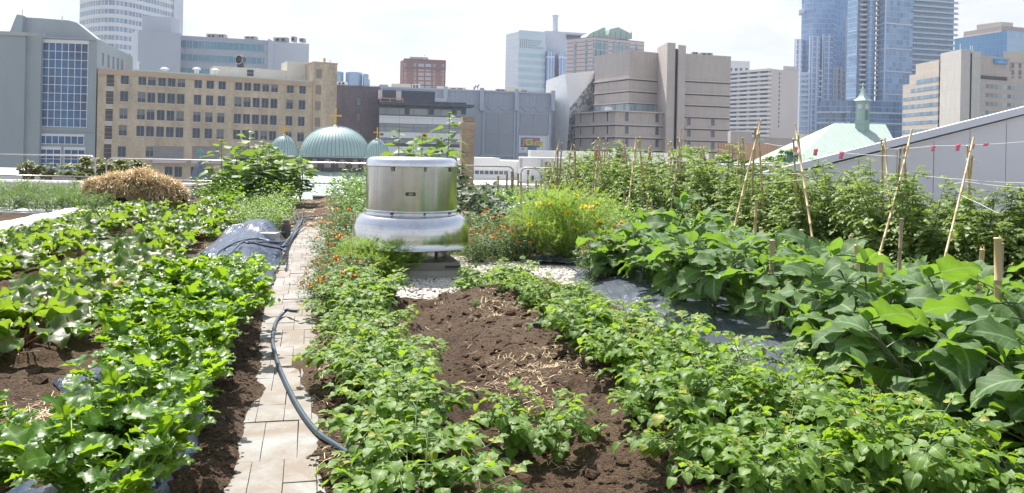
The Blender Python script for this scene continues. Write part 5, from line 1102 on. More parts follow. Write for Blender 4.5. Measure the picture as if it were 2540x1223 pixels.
def unit(x0, y0, x1, y1, Y, label, louv=True, mat=None, depth=2.5, group='rooftop equipment boxes'):
    F = Fac(x0, Y, x1, Y+.01, (y0+y1)/2); p = F.pt(F.L/2, F.sz((x0+x1)/2, y1)[1]); o = empty('roof_unit', p, label, 'roof unit', group)
    (a0, z0), (a1, z1) = F.sz(x0, y0), F.sz(x1, y1); mb = MB(); F.box(mb, a0, a1, z1, z0, -depth, 0); F.box(mb, a0-.05*(a1-a0)*.3, a1+.05*(a1-a0)*.3, z0, z0+.06*(z0-z1), -depth-.05, .05); mb.build('casing', [mat or MUNIT], o)
    if louv:
        for k in range(2 if (a1-a0) > 1.2*(z0-z1) else 1):
            c = a0+(a1-a0)*(.3+.4*k if (a1-a0) > 1.2*(z0-z1) else .5); w_ = (a1-a0)*(.13 if k or (a1-a0) > 1.2*(z0-z1) else .32); mb = MB(); F.box(mb, c-w_, c+w_, z1+(z0-z1)*.2, z1+(z0-z1)*.82, 0, .04); mb.build('louvre', [MDK], o)
    return o
for i, a in enumerate(((512, 84, 536, 95, 245, 'left box on the teal-windowed building roof'), (540, 85, 557, 95, 245, 'dark fan box right of the left box on the same roof'), (606, 90, 634, 97, 246, 'long low box along the teal-windowed roof edge'), (678, 93, 712, 104, 252, 'long box left on the end block roof'), (722, 91, 732, 103, 254, 'slim box on the end block roof'), (742, 95, 754, 104, 254, 'right box on the end block roof'))): unit(*a)
# ---- 4 long tan brick building
MTAN = brickmat('tan_brick', (.64, .52, .36), (.54, .42, .285), (.60, .54, .45), stain=.30); MTANB = simple('tan_band', (.55, .41, .30), (.47, .35, .25), .85, scale=.4); MSILL = simple('stone_sill', (.62, .56, .50), (.55, .5, .45), .8, scale=1)
MCREAM = simple('cream_render', (.68, .64, .56), (.60, .56, .49), .8, scale=.3)
B = bld(540, 160, 'long tan brick building with five rows of windows and a brick tower end')
F = Fac(241, 150, 832, 172.7, 280); zt = F.sz(500, 187)[1]
mb = MB(); e = F.end(); mb.prism([(F.o.x, F.o.y), (e.x, e.y), (e.x-9, e.y+16), (F.o.x-9, F.o.y+16)], ZG, zt, 0, 1); mb.build('wall', [MTAN, MROOF], B)
mb = MB(); s1 = F.sz(776, 215)[0]; F.box(mb, -.1, s1, zt-.95, zt+.05, -.2, .15); mb.build('cornice', [MTANB], B)
mb = MB(); F.box(mb, 6, s1, zt+.05, zt+.35, -1.2, -.1); mb.build('roof_edge', [simple('pale_green_flashing', (.52, .60, .54), (.46, .54, .49), .6)], B)
MGLB, nt = newmat('window_glass_blinds'); q = N(nt); oc = coords(q); rn = q.n('ShaderNodeObjectInfo').outputs['Random']; sx = q.n('ShaderNodeSeparateXYZ'); nt.links.new(oc, sx.inputs[0])
bl = q.math('GREATER_THAN', sx.outputs[2], q.math('SUBTRACT', q.math('MULTIPLY', rn, 4.5), .6)); rc = q.mix(q.noise(oc, .9, 3), (.02, .03, .05), (.07, .10, .14))
q.out(q.bsdf(q.mix(q.math('MULTIPLY', bl, .6), rc, (.26, .26, .25)), .25, 0, None, .4))
MWF = simple('window_frame_grey', (.34, .34, .35), (.28, .28, .29), .5)
wm = win_mesh(1.42, 2.05, MWF, MGLB, mull=1, fr=.06); sb = MB(); sb.box(-.75, .75, -.16, 0, -.09, .09); sillm = sb.build('sill', [MSILL], data_only=True); lb = MB(); lb.box(-.75, .75, -.05, 0, -.07, .07); 
cols_ = [309.6, 353, 377, 402, 426, 450, 491.6, 521.5, 551, 592, 614.5, 637, 659, 681, 720, 750.5]
rows = [(196, 221), (239, 260.5), (282, 301.5), (323.5, 340), (372, 380)]
for ri, (ya, yb) in enumerate(rows[:4]):
    zz = F.sz(309.6, ya)[1]; zz2 = F.sz(750.5, yb)[1]
    for ci, x in enumerate(cols_):
        y = ya+(yb-ya)*(x-309.6)/(750.5-309.6); a, z = F.sz(x-(y-196)*.02*0-(ri*1.7), y)
        w_ = place(B, wm, F, a, zz+(zz2-zz)*(x-309.6)/441, 0); s_ = bpy.data.objects.new('sill', sillm); COL.objects.link(s_); s_.parent = w_; s_.location = (0, 0, -1.06)
for x in (302, 371): a, z = F.sz(x, 376); place(B, wm, F, a, z, 0)
wl2 = win_mesh(5.4, 2.6, MTANB, simple('grey_shutter', (.26, .27, .29), (.2, .21, .23), .6, scale=1), mull=0, hm=5); lm = MB(); lm.box(-3.0, 3.0, -1.0, 0, -.35, .35); ledge = lm.build('canopy', [simple('pink_white_canopy', (.66, .58, .58), (.6, .52, .52), .7)], data_only=True)
for x in (419, 512, 606): a, z = F.sz(x, 379); place(B, wl2, F, a, z, 0); place(B, ledge, F, F.sz(x, 403)[0], F.sz(419, 400)[1], 0)
for x in (418, 442, 482, 520, 585): a, z = F.sz(x, 428); place(B, wm, F, a, F.sz(418, 426)[1], 0)
ws = win_mesh(1.35, 3.3, MTANB, MDK, mull=0, hm=3); sb = MB(); sb.box(-.67, .67, -.05, 0, -.45, .45); pan = sb.build('infill_panel', [MSILL], data_only=True)
for y in (196, 242, 285, 328, 379): a, z = F.sz(274-(y-196)*.04, y); place(B, ws, F, a, z, 0)
for y in (220, 264, 306, 351): a, z = F.sz(272-(y-220)*.035, y); place(B, pan, F, a, z, 0)
s0 = F.sz(777, 180)[0]; zt2 = F.sz(800, 158)[1]; mb = MB(); F.box(mb, s0, F.L+.05, ZG, zt2, -6, .35); mb.build('tower_wall', [MTAN], B)
mb = MB(); F.box(mb, s0-.1, F.L+.15, zt2, zt2+.3, -6.1, .45); mb.build('tower_cap', [MTANB], B)
wt = win_mesh(1.15, 1.9, simple('brown_frame', (.3, .22, .18), None, .7), simple('blank_window', (.30, .25, .23), (.26, .22, .2), .5), mull=1, hm=2)
for x, y in ((790, 183), (788.5, 223), (787, 263), (786, 303)): a, z = F.sz(x, y); place(B, wt, F, a, z, .36)
Fp = Fac(527, 167, 776, 176.5, 170); zb = F.sz(600, 195)[1]-1
pc = empty('roof_penthouse', Fp.pt(0, zb), 'cream rendered penthouse on top of the tan brick building', 'penthouse')
mb = MB(); Fp.box(mb, 0, Fp.L, zb, Fp.sz(540, 164)[1], -6, 0); sA = Fp.sz(712, 160)[0]; Fp.box(mb, sA, Fp.L, zb, Fp.sz(745, 154)[1], -6.2, .25); mb.build('wall', [MCREAM], pc)
wmm = win_mesh(1.5, 1.5, MWHITEM, MDK, mull=0, hm=1); a, z = Fp.sz(621, 181); place(pc, wmm, Fp, a, z, 0); 
for x, y in ((582, 177), (640, 175)): a, z = Fp.sz(x, y); sb = MB(); place(pc, win_mesh(1.9 if x < 600 else 1.0, .9, MCREAM, MWHITEM, mull=0, hm=3), Fp, a, z, 0)
# extractor fan on the penthouse, roof vents and masts
c = Fp.pt(Fp.sz(600, 150)[0], Fp.sz(600, 147)[1], -1.5); o = empty('exhaust_fan', (c.x, c.y, c.z-1.1), 'dark round exhaust blower on the cream penthouse', 'exhaust fan')
R_ = Matrix.Translation(c) @ Matrix.Rotation(-.35, 4, 'Z') @ Matrix.Rotation(PI/2, 4, 'X'); mb = MB(); mb.lathe([(.55, -.7), (.9, -.6), (1.0, 0), (1.0, .6), (.85, .62), (.8, .1), (.001, 0)], 24); mb.v = [R_ @ Vector(p) for p in mb.v]; mb.build('housing', [MDK], o)
mb = MB(); mb.lathe([(.85, .6), (1.0, .6), (1.0, .66), (.85, .66), (.85, .6)], 24); mb.v = [R_ @ Vector(p) for p in mb.v]; mb.build('rim', [MUNIT], o); mb = MB(); mb.box(c.x-.6, c.x+.6, c.y-.5, c.y+.5, c.z-1.6, c.z-.7); mb.build('stand', [MDK], o)
for i, x in enumerate((412, 493, 540)):
    a, z = F.sz(x, 172 if i < 2 else 175); c = F.pt(a, z, -2.5); mb = MB(); mb.lathe([(.45, -1), (.45, .1), (.85, .15), (.8, .35), (.4, .55), (.001, .6)], 16, (c.x, c.y)); mb.v = [(p[0], p[1], p[2]+c.z) for p in mb.v]
    tag(mb.build('roof_ventilator', [MWHITEM], smooth=True, origin=(c.x, c.y, c.z)), ('left', 'middle', 'right')[i]+' small domed ventilator on the tan brick roof', 'ventilator', 'domed roof ventilators')
for x, y0_, y1_, lb in ((343, 150, 172, 'short white mast at the left of the tan brick roof'), (808, 143, 156, 'brown chimney pot on the brick tower end'), (822, 146, 157, 'thin white mast on the brick tower end')):
    c = F.pt(F.sz(x, y1_)[0], F.sz(x, y1_)[1], -1); t = F.sz(x, y0_)[1]; mb = MB(); mb.tube([(c.x, c.y, c.z-.6), (c.x, c.y, t)], .12 if 'thin' in lb else .22, 8); mb.tube([(c.x-.0, c.y, t-.5), (c.x, c.y, t-.3)], .38 if 'thin' not in lb else .16, 8)
    tag(mb.build('roof_mast', [MWHITEM if 'white' in lb else MTAN], origin=(c.x, c.y, c.z)), lb, 'mast')
# ---- 5 purple-brown brick building, blue glass behind it
MPUR = brickmat('purple_brick', (.19, .15, .18), (.14, .11, .135), (.20, .18, .2), stain=.15)
B = bld(885, 200, 'dark purple-brown brick building beside the tan brick tower'); F = Fac(828, 196, 942, 199); solid(B, 'wall', [(828, 196), (942, 199)], 20, F.sz(880, 213)[1], MPUR, top=MROOF)
mb = MB(); F.pbox(mb, 826, 209, 943, 215, 0, .25); mb.build('coping', [simple('dark_coping', (.25, .27, .31), None, .6)], B)
wm = win_mesh(1.0, 1.9, MDK, simple('green_glass', (.16, .20, .20), (.22, .26, .25), .2), mull=0, hm=1)
for x, y in ((890, 252), (889, 291), (888, 330)): a, z = F.sz(x, y); place(B, wm, F, a, z)
unit(836, 203, 858, 211, 205, 'white box at the left of the purple-brown roof', mat=MWHITEM)
MBGL = curtain('octagon_glass', 1.3, 3.2, .18, .22, (.40, .50, .62), (.20, .36, .56), (.42, .56, .72), big=.05, rough=.1)
B = bld(872, 320, 'cluster of faceted blue glass office bays far behind the purple-brown building')
for (xa, xb, yt) in ((826, 850, 177), (855, 897, 178), (898, 912, 183)):
    w_ = xb-xa; solid(B, 'glass_bay', [(xa, 323), (xa+w_*.25, 320), (xb-w_*.25, 320.3), (xb, 323.5)], 14, zat(xa+5, yt, 320), MBGL, top=MWHITEM)
mb = MB(); a = P(914, 212, 300); mb.box(a.x-.35, a.x+.35, a.y, a.y+.7, -10, zat(914, 197, 300)); mb.build('flue', [MBGL], B)
# ---- 6 black and white glazed building
B = bld(1040, 200, 'modern building with black top storey and white and glass bands'); F = Fac(940, 194, 1168, 199.5, 300)
MBLK = simple('black_cladding', (.035, .055, .09), (.05, .07, .105), .35, scale=.2); MPANW = curtain('white_band_panels', 4.0, 1.75, .07, .07, (.42, .46, .50), (.78, .80, .82), (.72, .74, .76), big=.1, rough=.4)
MGB = curtain('grey_glass_band', 3.4, 1.55, .16, .14, (.13, .16, .20), (.36, .39, .41), (.22, .26, .30), big=.07, rough=.15, vx=.6)
F0 = Fac(938, 194.5, 1142, 199.3, 300); mb = MB(); e0, e1 = F0.o, F0.end(); mb.prism([(e0.x, e0.y), (e1.x, e1.y), (e1.x, e1.y+18), (e0.x, e0.y+18)], ZG, F0.sz(1000, 262)[1], 0, 1); mb.build('core_wall', [MBLK, MROOF], B)
for nm, y0_, y1_, mt, ot, xr in (('window_band', 266, 284, MGB, .10, 1152), ('white_band', 286, 305, MPANW, .35, 1142), ('window_band', 306, 325, MGB, .10, 1142), ('white_band', 326, 341, MPANW, .35, 1142), ('window_band', 342, 354, MGB, .10, 1142), ('white_band', 362, 379, MPANW, .35, 1142), ('window_band', 380, 398, MGB, .10, 1142)):
    mb = MB(); (a0, z0), (a1, z1) = F0.sz(941, y0_), F0.sz(xr, y0_+6); zb_ = F0.sz(941, y1_)[1]; F0.box(mb, a0, a1, zb_, z0, -.4, ot); mb.build(nm, [mt], B)
mb = MB(); F0.pbox(mb, 942, 336-0, 951, 331, .35, .37); mb.build('dark_panel', [MBLK], B)
mb = MB(); (a0, z0) = F0.sz(941, 255); a1 = F0.sz(1172, 262)[0]; F0.box(mb, a0, a1, z0-.45, z0+.15, -3, 2.2); F0.box(mb, a0, F0.sz(1155, 260)[0], z0+.15, z0+.7, -3, .8); mb.build('canopy', [MBLK], B)
for x in (1010, 1070, 1127, 1150): mb = MB(); a = F0.sz(x, 270)[0]; F0.box(mb, a-.55, a+.55, F0.sz(x, 284)[1], F0.sz(x, 264)[1], .1, .5); mb.build('fin', [MBLK], B)

mb = MB(); z_a, z_b = F0.sz(1010, 224)[1], F0.sz(1010, 252)[1]; F0.box(mb, F0.sz(949, 230)[0], F0.sz(983, 230)[0], z_b, z_a, -4, -1.5); F0.box(mb, F0.sz(998, 230)[0], F0.sz(1081, 232)[0], z_b-.4, z_a, -4, -1.2); mb.build('black_screen', [MBLK], B)
mb = MB(); F0.pbox(mb, 941, 222, 949, 244, -4, -1.0); F0.pbox(mb, 984, 226, 996, 252, -4, -.8); F0.pbox(mb, 1080, 243, 1108, 257, -4, -.6); mb.build('white_screen', [simple('pinkish_screen', (.64, .60, .63), (.58, .55, .58), .6)], B)
mb = MB(); z = F0.sz(960, 245)[1]
for dz in (0, -.9): F0.box(mb, F0.sz(941, 245)[0], F0.sz(998, 245)[0], z+dz-.09, z+dz+.09, 1.9, 2.05)
for x in (942, 966, 997): a = F0.sz(x, 245)[0]; F0.box(mb, a-.09, a+.09, z-1.4, z+.1, 1.9, 2.05)
mb.build('orange_rail', [simple('orange_rail', (.70, .42, .20), None, .5)], B)
# ---- 7 big blue-grey metal box
B = bld(1230, 225, 'large blue-grey metal-clad hall with truss panels and a poster'); F = Fac(935, 215, 1368, 226, 300); zt = F.sz(1200, 228)[1]
MMB = simple('metal_blue', (.33, .385, .47), (.30, .355, .44), .45, scale=.2); MMB2 = simple('metal_blue_light', (.40, .455, .545), (.37, .425, .51), .45, scale=.2); MMB3 = simple('metal_panel_grey', (.31, .345, .41), (.285, .32, .385), .6, scale=.3)
mb = MB(); e = F.end(); mb.prism([(F.o.x, F.o.y), (e.x, e.y), (e.x+4, e.y+40), (F.o.x, F.o.y+40)], ZG, zt, 0, 1); mb.build('wall', [MMB, MROOF], B)
mb = MB(); F.box(mb, 0, F.L, zt, zt+.45, -.6, .3); z2 = F.sz(1200, 258)[1]; F.box(mb, F.sz(1135, 250)[0], F.L, z2-.12, z2+.12, 0, .2)
k = F.sz(1100, 240)[0]
while k < F.L: F.box(mb, k-.05, k+.05, z2, zt, 0, .1); k += 1.05
mb.build('ribs', [MMB2], B)
for x in (1104, 1194, 1280, 1370):
    mb = MB(); a = F.sz(x, 240)[0]; F.box(mb, a-.55, a+.55, F.sz(x, 275 if x > 1150 else 245)[1], zt+1.0, .0, 1.1); mb.build('pilaster', [MMB2], B)
for x0_, x1_ in ((1206, 1270), (1291, 1357)):
    (a0, z0), (a1, _) = F.sz(x0_, 281 if x0_ < 1250 else 284), F.sz(x1_, 285); zm_, zb_ = F.sz(x0_, 333)[1], F.sz(x0_, 378)[1]; ztt = F.sz(x0_, 262)[1]
    for (p0, p1) in ((a0, (a0+a1)/2-.15), ((a0+a1)/2+.15, a1)):
        mb = MB(); F.box(mb, p0, p1, zm_+.1, z0, 0, .18); mb.build('wall_panel', [MMB3], B)
        if x0_ < 1250: mb = MB(); F.box(mb, p0, p1, zb_, zm_-.1, 0, .18); mb.build('wall_panel', [MMB3], B)
    mb = MB()
    for xx in (a0-1.0, a1+.5, (a0+a1)/2-.1): F.box(mb, xx, xx+(.4 if abs(xx-(a0+a1)/2) > 1 else .2), ZG, z0 if abs(xx-(a0+a1)/2) < 1 else ztt, 0, .3)
    n_ = 4
    for i in range(n_):
        xa_, xb_ = a0+(a1-a0)*i/n_, a0+(a1-a0)*(i+1)/n_; za_, zb2 = (ztt-.2, z0+.5) if i % 2 == 0 else (z0+.5, ztt-.2)
        mb.tube([F.pt(xa_, za_, .1), F.pt(xb_, zb2, .1)], .09, 4)
    F.box(mb, a0, a1, z0+.3, z0+.5, 0, .2); mb.build('truss', [MMB2], B)
mb = MB(); (a0, z0), (a1, z1) = F.sz(1190, 384), F.sz(1273, 389); F.box(mb, a0, a1, z1, z0, 0, .5); mb.build('base_rail', [MMB2], B)
# poster
fr = MB(); F.pbox(fr, 1286, 336, 1356, 381, .0, .35); F.pbox(fr, 1357, 334, 1359, 390, .0, .6); po = empty('poster_sign', F.pt(F.sz(1320, 360)[0], F.sz(1320, 380)[1], .4), 'lit poster board with yellow notices on the blue-grey hall', 'poster'); fr.build('frame', [simple('poster_frame', (.56, .62, .68), (.6, .65, .7), .5)], po)
cols2 = {'w': (.72, .74, .78), 'b': (.10, .20, .42), 'o': (.55, .24, .14), 'y': (.70, .66, .16), 'd': (.07, .10, .18), 'r': (.45, .12, .16), 'g': (.30, .36, .30)}
pm = {k: simple('poster_'+k, c_, tuple(x*.85 for x in c_), .5, scale=1.2) for k, c_ in cols2.items()}
for j, (x0_, y0_, x1_, y1_, k) in enumerate(((1289, 339, 1352, 378, 'w'), (1291, 341, 1338, 366, 'd'), (1292, 342, 1297, 355, 'b'), (1297, 343, 1304, 358, 'o'), (1321, 342, 1337, 350, 'r'), (1292, 357, 1300, 362, 'o'), (1304, 344, 1320, 361, 'y'), (1326, 350, 1345, 363, 'y'), (1320, 350, 1326, 362, 'g'), (1308, 364, 1330, 376, 'b'), (1290, 366, 1306, 377, 'w'), (1293, 368, 1299, 371.5, 'b'), (1308, 347, 1318, 348.6, 'd'), (1307, 351, 1317, 352.6, 'd'), (1308, 355, 1314, 356.6, 'd'), (1328, 353, 1343, 354.4, 'd'), (1328, 356.5, 1341, 358, 'd'), (1328, 360, 1334, 361.2, 'd'), (1313, 360.5, 1317, 363, 'd'))):
    mb = MB(); F.pbox(mb, x0_, y0_, x1_, y1_, .35, .37+.012*j); mb.build('printed_panel', [pm[k]], po)
for i, a in enumerate(((941, 210, 960, 219, 222, 'small ducted box at the left end of the long roof', False), (971, 208, 1016, 220, 225, 'long pale box behind the black screens', False), (1022, 209, 1040, 221, 224, 'pale box with rounded duct before the red brick tower', True), (1083, 214, 1104, 224, 228, 'pale rounded box left of the long louvred unit', False), (1112, 217, 1154, 227, 228, 'long pale unit with two dark louvres', True), (1201, 224, 1212, 230, 229, 'small grey box alone in the roof gap', False), (1214, 224, 1224, 230, 229, 'second small grey box in the roof gap', False), (1229, 221, 1254, 231, 229, 'grey finned unit left of the red-topped one', True), (1256, 218, 1292, 232, 229, 'cream unit with a reddish top', False), (1293, 223, 1308, 233, 229, 'unit with twin dark louvres right of the red-topped one', True))): unit(a[0], a[1], a[2], a[3], a[4], a[5], a[6], mat=MCREAM if i in (1, 2, 3, 4, 8) else None)
c = P(1183, 226, 226); mb = MB(); mb.tube([(c.x-.8, c.y, c.z-.5), (c.x-.8, c.y, c.z+1.0), (c.x-.3, c.y, c.z+1.6)], .45, 10); mb.tube([(c.x+.2, c.y, c.z-.5), (c.x+.2, c.y, c.z+1.4), (c.x+.5, c.y, c.z+2.0)], .3, 10); tag(mb.build('curved_duct', [MUNIT], smooth=True, origin=tuple(c)), 'pair of curved steel ducts standing on the blue-grey hall roof', 'duct')
# ---- 8 red brick tower
MRED = brickmat('red_brick', (.36, .16, .13), (.29, .13, .11), (.4, .32, .28), .6, .25, stain=.15)
B = bld(1047, 420, 'red brick apartment tower with white windows on the skyline'); F = Fac(998, 418, 1103, 423, 180)
solid(B, 'wall', [(990, 424), (998, 418), (1103, 423)], 24, F.sz(1050, 151)[1], MRED, top=MROOF)
mb = MB(); F.box(mb, 0, F.L, F.sz(1050, 172)[1], F.sz(1050, 151)[1]+.8, 0, .6); mb.build('upper_wall', [simple('darker_red', (.25, .12, .12), (.21, .10, .10), .8)], B)
mb = MB(); F.pbox(mb, 1020, 138, 1065, 152, -12, -5); F.pbox(mb, 1034, 139, 1048, 152, -10, -4); mb.build('roof_house', [MROOF], B); 
c = F.pt(F.sz(1055, 147)[0], F.sz(1055, 150)[1], -7); mb = MB(); mb.lathe([(2.2, 0), (2.2, 1.6), (1.6, 2.6), (.001, 3.1)], 16, (c.x, c.y)); mb.v = [(p[0], p[1], p[2]+c.z) for p in mb.v]; mb.build('water_tank', [MBG2], B); mb = MB(); F.pbox(mb, 1057, 132, 1058, 142, -8, -7.7); mb.build('mast', [MDK], B)
wbig = win_mesh(2.7, 1.35, MWHITEM, simple('pale_window', (.22, .26, .31), (.5, .53, .56), .2, scale=.6), mull=2, fr=.16); wsm = win_mesh(.9, 1.4, MWHITEM, MGLASS, mull=0, fr=.16)
for r_, y in enumerate((162, 173, 184, 195, 206, 217)):
    for x, wmx in ((1005, wsm), (1029, wsm), (1044.5, wbig), (1062, wbig), (1077, wsm), (1098, wsm)): a, z = F.sz(x, y+(x-1044)*.02); place(B, wmx, F, a, z, .02 if r_ else .62)
# ---- 9 pale blue glass hospital tower
MHG = curtain('hospital_glass', 2.2, 4.15, .08, .12, (.44, .56, .64), (.30, .46, .57), (.42, .57, .66), sp=.42, spc=(.50, .64, .70), big=.03, rough=.15, vx=.4)
MHG2 = curtain('hospital_side', 3, 4.15, .05, .08, (.66, .72, .80), (.60, .68, .78), (.72, .77, .84), sp=.4, spc=(.74, .78, .84), big=.03, rough=.2)
B = bld(1320, 460, 'pale blue glass research tower with lettering near its top'); F = Fac(1283, 450, 1350, 455, 150)
ztp = F.sz(1283, 76)[1]; solid(B, 'glass_front', [(1283, 450), (1350, 455)], 20, ztp, MHG); solid(B, 'side_wall', [(1251, 463), (1283, 449.8)], 12, zat(1283, 76, 450)*.995, MHG2)
mb = MB(); F.box(mb, .05, F.L-.05, F.sz(1300, 124)[1], ztp+.4, 0, .12); mb.build('blank_top', [simple('hospital_top', (.50, .63, .71), (.46, .60, .68), .25, scale=.1)], B)
solid(B, 'grey_block', [(1346, 462), (1475, 470)], 26, zat(1350, 76, 462), MBG2)
solid(B, 'roof_step', [(1270, 468), (1284, 466)], 8, zat(1275, 80, 467), MHG2)
MHB = curtain('bay_glass', 1.6, 16, .35, .9, (.60, .70, .82), (.13, .26, .50), (.30, .45, .66), big=.05, rough=.1, vx=.7)
solid(B, 'bay_window', [(1350, 457), (1354, 452), (1372, 452), (1375, 456)], 6, zat(1360, 127, 452), MHB); solid(B, 'bay_window', [(1381, 456), (1384, 452), (1399, 453), (1402, 458)], 8, zat(1390, 129, 452), MHB)
mb = MB(); p = P(1377, 76, 468); mb.lathe([(1.65, 0), (1.55, 8.0), (1.9, 8.2), (1.9, 9.4), (1.6, 9.5), (.001, 9.4)], 20, (p.x, p.y)); mb.v = [(q_[0], q_[1], q_[2]+zat(1377, 78, 468)) for q_ in mb.v]; mb.build('stack', [MBG2], B)
mb = MB(); Fq = Fac(1346, 461.5, 1475, 469.5, 90); Fq.pbox(mb, 1405, 86, 1442, 98, 0, .3); mb.build('dark_louvre', [MBLK], B)
MLET = simple('sign_grey', (.16, .20, .25), None, .6)
def text3d(root, F, txt, px, py, size, mat, out, name='lettering', align='LEFT', ext=.04):
    cu = bpy.data.curves.new(name, 'FONT'); cu.body = txt; cu.size = size; cu.align_x = align; cu.align_y = 'CENTER'; cu.extrude = ext; cu.materials.append(mat)
    tmp = bpy.data.objects.new('tmp', cu); COL.objects.link(tmp); bpy.context.view_layer.update(); me_ = bpy.data.meshes.new_from_object(tmp.evaluated_get(bpy.context.evaluated_depsgraph_get())); bpy.data.objects.remove(tmp); ob = bpy.data.objects.new(name, me_); COL.objects.link(ob); ob.parent = root; a, z = F.sz(px, py); ob.location = F.pt(a, z, out)-root.location; ob.rotation_euler = (PI/2, 0, F.ang)
    return ob
for k, t in enumerate(('PETER GILGAN', 'CENTRE FOR', 'RESEARCH', 'AND LEARNING')): text3d(B, F, t, 1309.5, 101+k*5.7, 1.25, MLET, .15)
for k in range(4): mb = MB(); F.pbox(mb, 1290.5+k*5, 96.5, 1291.5+k*5, 119, .12, .2); mb.build('sign_bar', [MLET], B)
# ---- 10 pink apartment tower with green roof
MPK = simple('pink_precast', (.66, .57, .56), (.60, .52, .52), .7, scale=.15); MPKL = simple('pink_line', (.36, .24, .26), None, .7); MTW = curtain('teal_windows', 1.5, 3.6, .18, .5, (.50, .44, .46), (.08, .22, .28), (.26, .42, .46), big=.1, rough=.15, vx=.8)
MGR = simple('green_copper_roof', (.33, .47, .42), (.28, .42, .38), .6, scale=.2)
B = bld(1500, 380, 'pinkish apartment tower with teal windows under a green copper roof')
F = Fac(1403, 388, 1468, 378, 140); Fr = Fac(1468, 378, 1594, 392, 140); zt = F.sz(1468, 92)[1]
solid(B, 'wall', [(1403, 388), (1468, 378), (1594, 392)], 26, zt, MPK, top=MROOF)
mb = MB(); z = zt
while z > zat(1468, 200, 378): F.box(mb, 0, F.L, z-.18, z+.18, 0, .15); Fr.box(mb, 0, Fr.L, z-.18, z+.18, 0, .15); z -= 1.93
mb.build('string_course', [MPKL], B)
for Fk, xs2 in ((F, ((1425, 1430), (1453, 1457))), (Fr, ((1471, 1478), (1479, 1486), (1488, 1497), (1499, 1508), (1520, 1530), (1534, 1546), (1550, 1562), (1576, 1580)))):
    for xa, xb in xs2: mb = MB(); Fk.box(mb, Fk.sz(xa, 120)[0], Fk.sz(xb, 120)[0], zat(1468, 260, 378), zt-1.2, 0, .25); mb.build('window_bay', [MTW], B)
mb = MB(); Fg = Fac(1440, 390, 1562, 398, 90); Fg.poly(mb, [(1448, 98), (1464, 82), (1497, 68), (1502, 69), (1500, 98)], -10, 0); Fg.poly(mb, [(1500, 98), (1508, 74), (1528, 69), (1562, 86), (1561, 98)], -12, 2.5); mb.build('roof', [MGR], B)
mb = MB()
for x in (1466, 1480, 1495, 1508, 1520, 1534, 1548, 1560): Fg.pbox(mb, x, 80, x+1.2, 98, 2.5, 2.7)
mb.build('roof_rib', [MPKL], B)
# ---- 11 white crystalline building
MCR1 = simple('crystal_smooth', (.86, .88, .90), (.82, .84, .87), .35, scale=.2)
m, nt = newmat('crystal_frit'); q = N(nt); uv = coords(q, 'UV'); vo = q.n('ShaderNodeTexVoronoi', feature='DISTANCE_TO_EDGE', i_Scale=.75); nt.links.new(uv, vo.inputs['Vector']); nn_ = q.noise(uv, .9, 5, .8)
fq = q.math('MULTIPLY', q.ramp(vo.outputs['Distance'], [(.0, 1), (.12, 0)]), q.ramp(nn_, [(.4, 0), (.6, 1)])); q.out(q.bsdf(q.mix(q.math('MULTIPLY', fq, .45), (.90, .91, .92), (.62, .66, .70)), .4)); MCR2 = m
m, nt = newmat('crystal_open_frit'); q = N(nt); uv = coords(q, 'UV'); vo = q.n('ShaderNodeTexVoronoi', feature='F1', i_Scale=1.1); vo.distance = 'CHEBYCHEV'; nt.links.new(uv, vo.inputs['Vector']); s_ = q.n('ShaderNodeSeparateColor'); nt.links.new(vo.outputs['Color'], s_.inputs[0])
q.out(q.bsdf(q.mix(q.math('GREATER_THAN', q.math('ADD', s_.outputs[0], q.math('MULTIPLY', q.noise(uv, .25, 3), .6)), .78), (.62, .64, .67), (.22, .25, .28)), .35)); MCR3 = m
B = bld(1410, 250, 'white faceted crystalline building beside the brown concrete tower'); cv = {k: P(*v) for k, v in dict(a=(1355, 200, 250), b=(1401, 183, 246), c=(1473, 176, 256), d=(1346, 400, 252), e=(1404, 400, 244), f=(1414, 268, 244), g=(1474, 192, 256), h=(1474, 400, 256), k=(1350, 290, 252)).items()}
mb = MB(); mb.face([cv['d'], cv['e'], cv['f'], cv['b'], cv['a'], cv['k']], 1); mb.face([cv['b'], cv['f'], cv['g'], cv['c']], 0); mb.face([cv['e'], cv['h'], cv['g'], cv['f']], 2)
bk = {k: Vector((v.x+6, v.y+22, v.z)) for k, v in cv.items()}; mb.face([cv['a'], cv['b'], cv['c'], bk['c'], bk['b'], bk['a']], 0); mb.face([cv['a'], bk['a'], bk['k'], bk['d'], cv['d'], cv['k']], 1); mb.face([cv['c'], cv['g'], cv['h'], bk['h'], bk['c']], 0); mb.face([bk['a'], bk['b'], bk['c'], bk['h'], bk['d']], 0)
mb.build('facets', [MCR1, MCR2, MCR3], B); mb = MB(); p_, r2_ = cv['e'], cv['h']; mb.prism([(cv['d'].x+.3, cv['d'].y+.8), (cv['e'].x, cv['e'].y+.8), (cv['h'].x-.3, cv['h'].y+.3), (cv['h'].x+5, cv['h'].y+20), (cv['d'].x+5, cv['d'].y+20)], ZG, cv['d'].z, 0); mb.build('lower_wall', [MCR2], B)
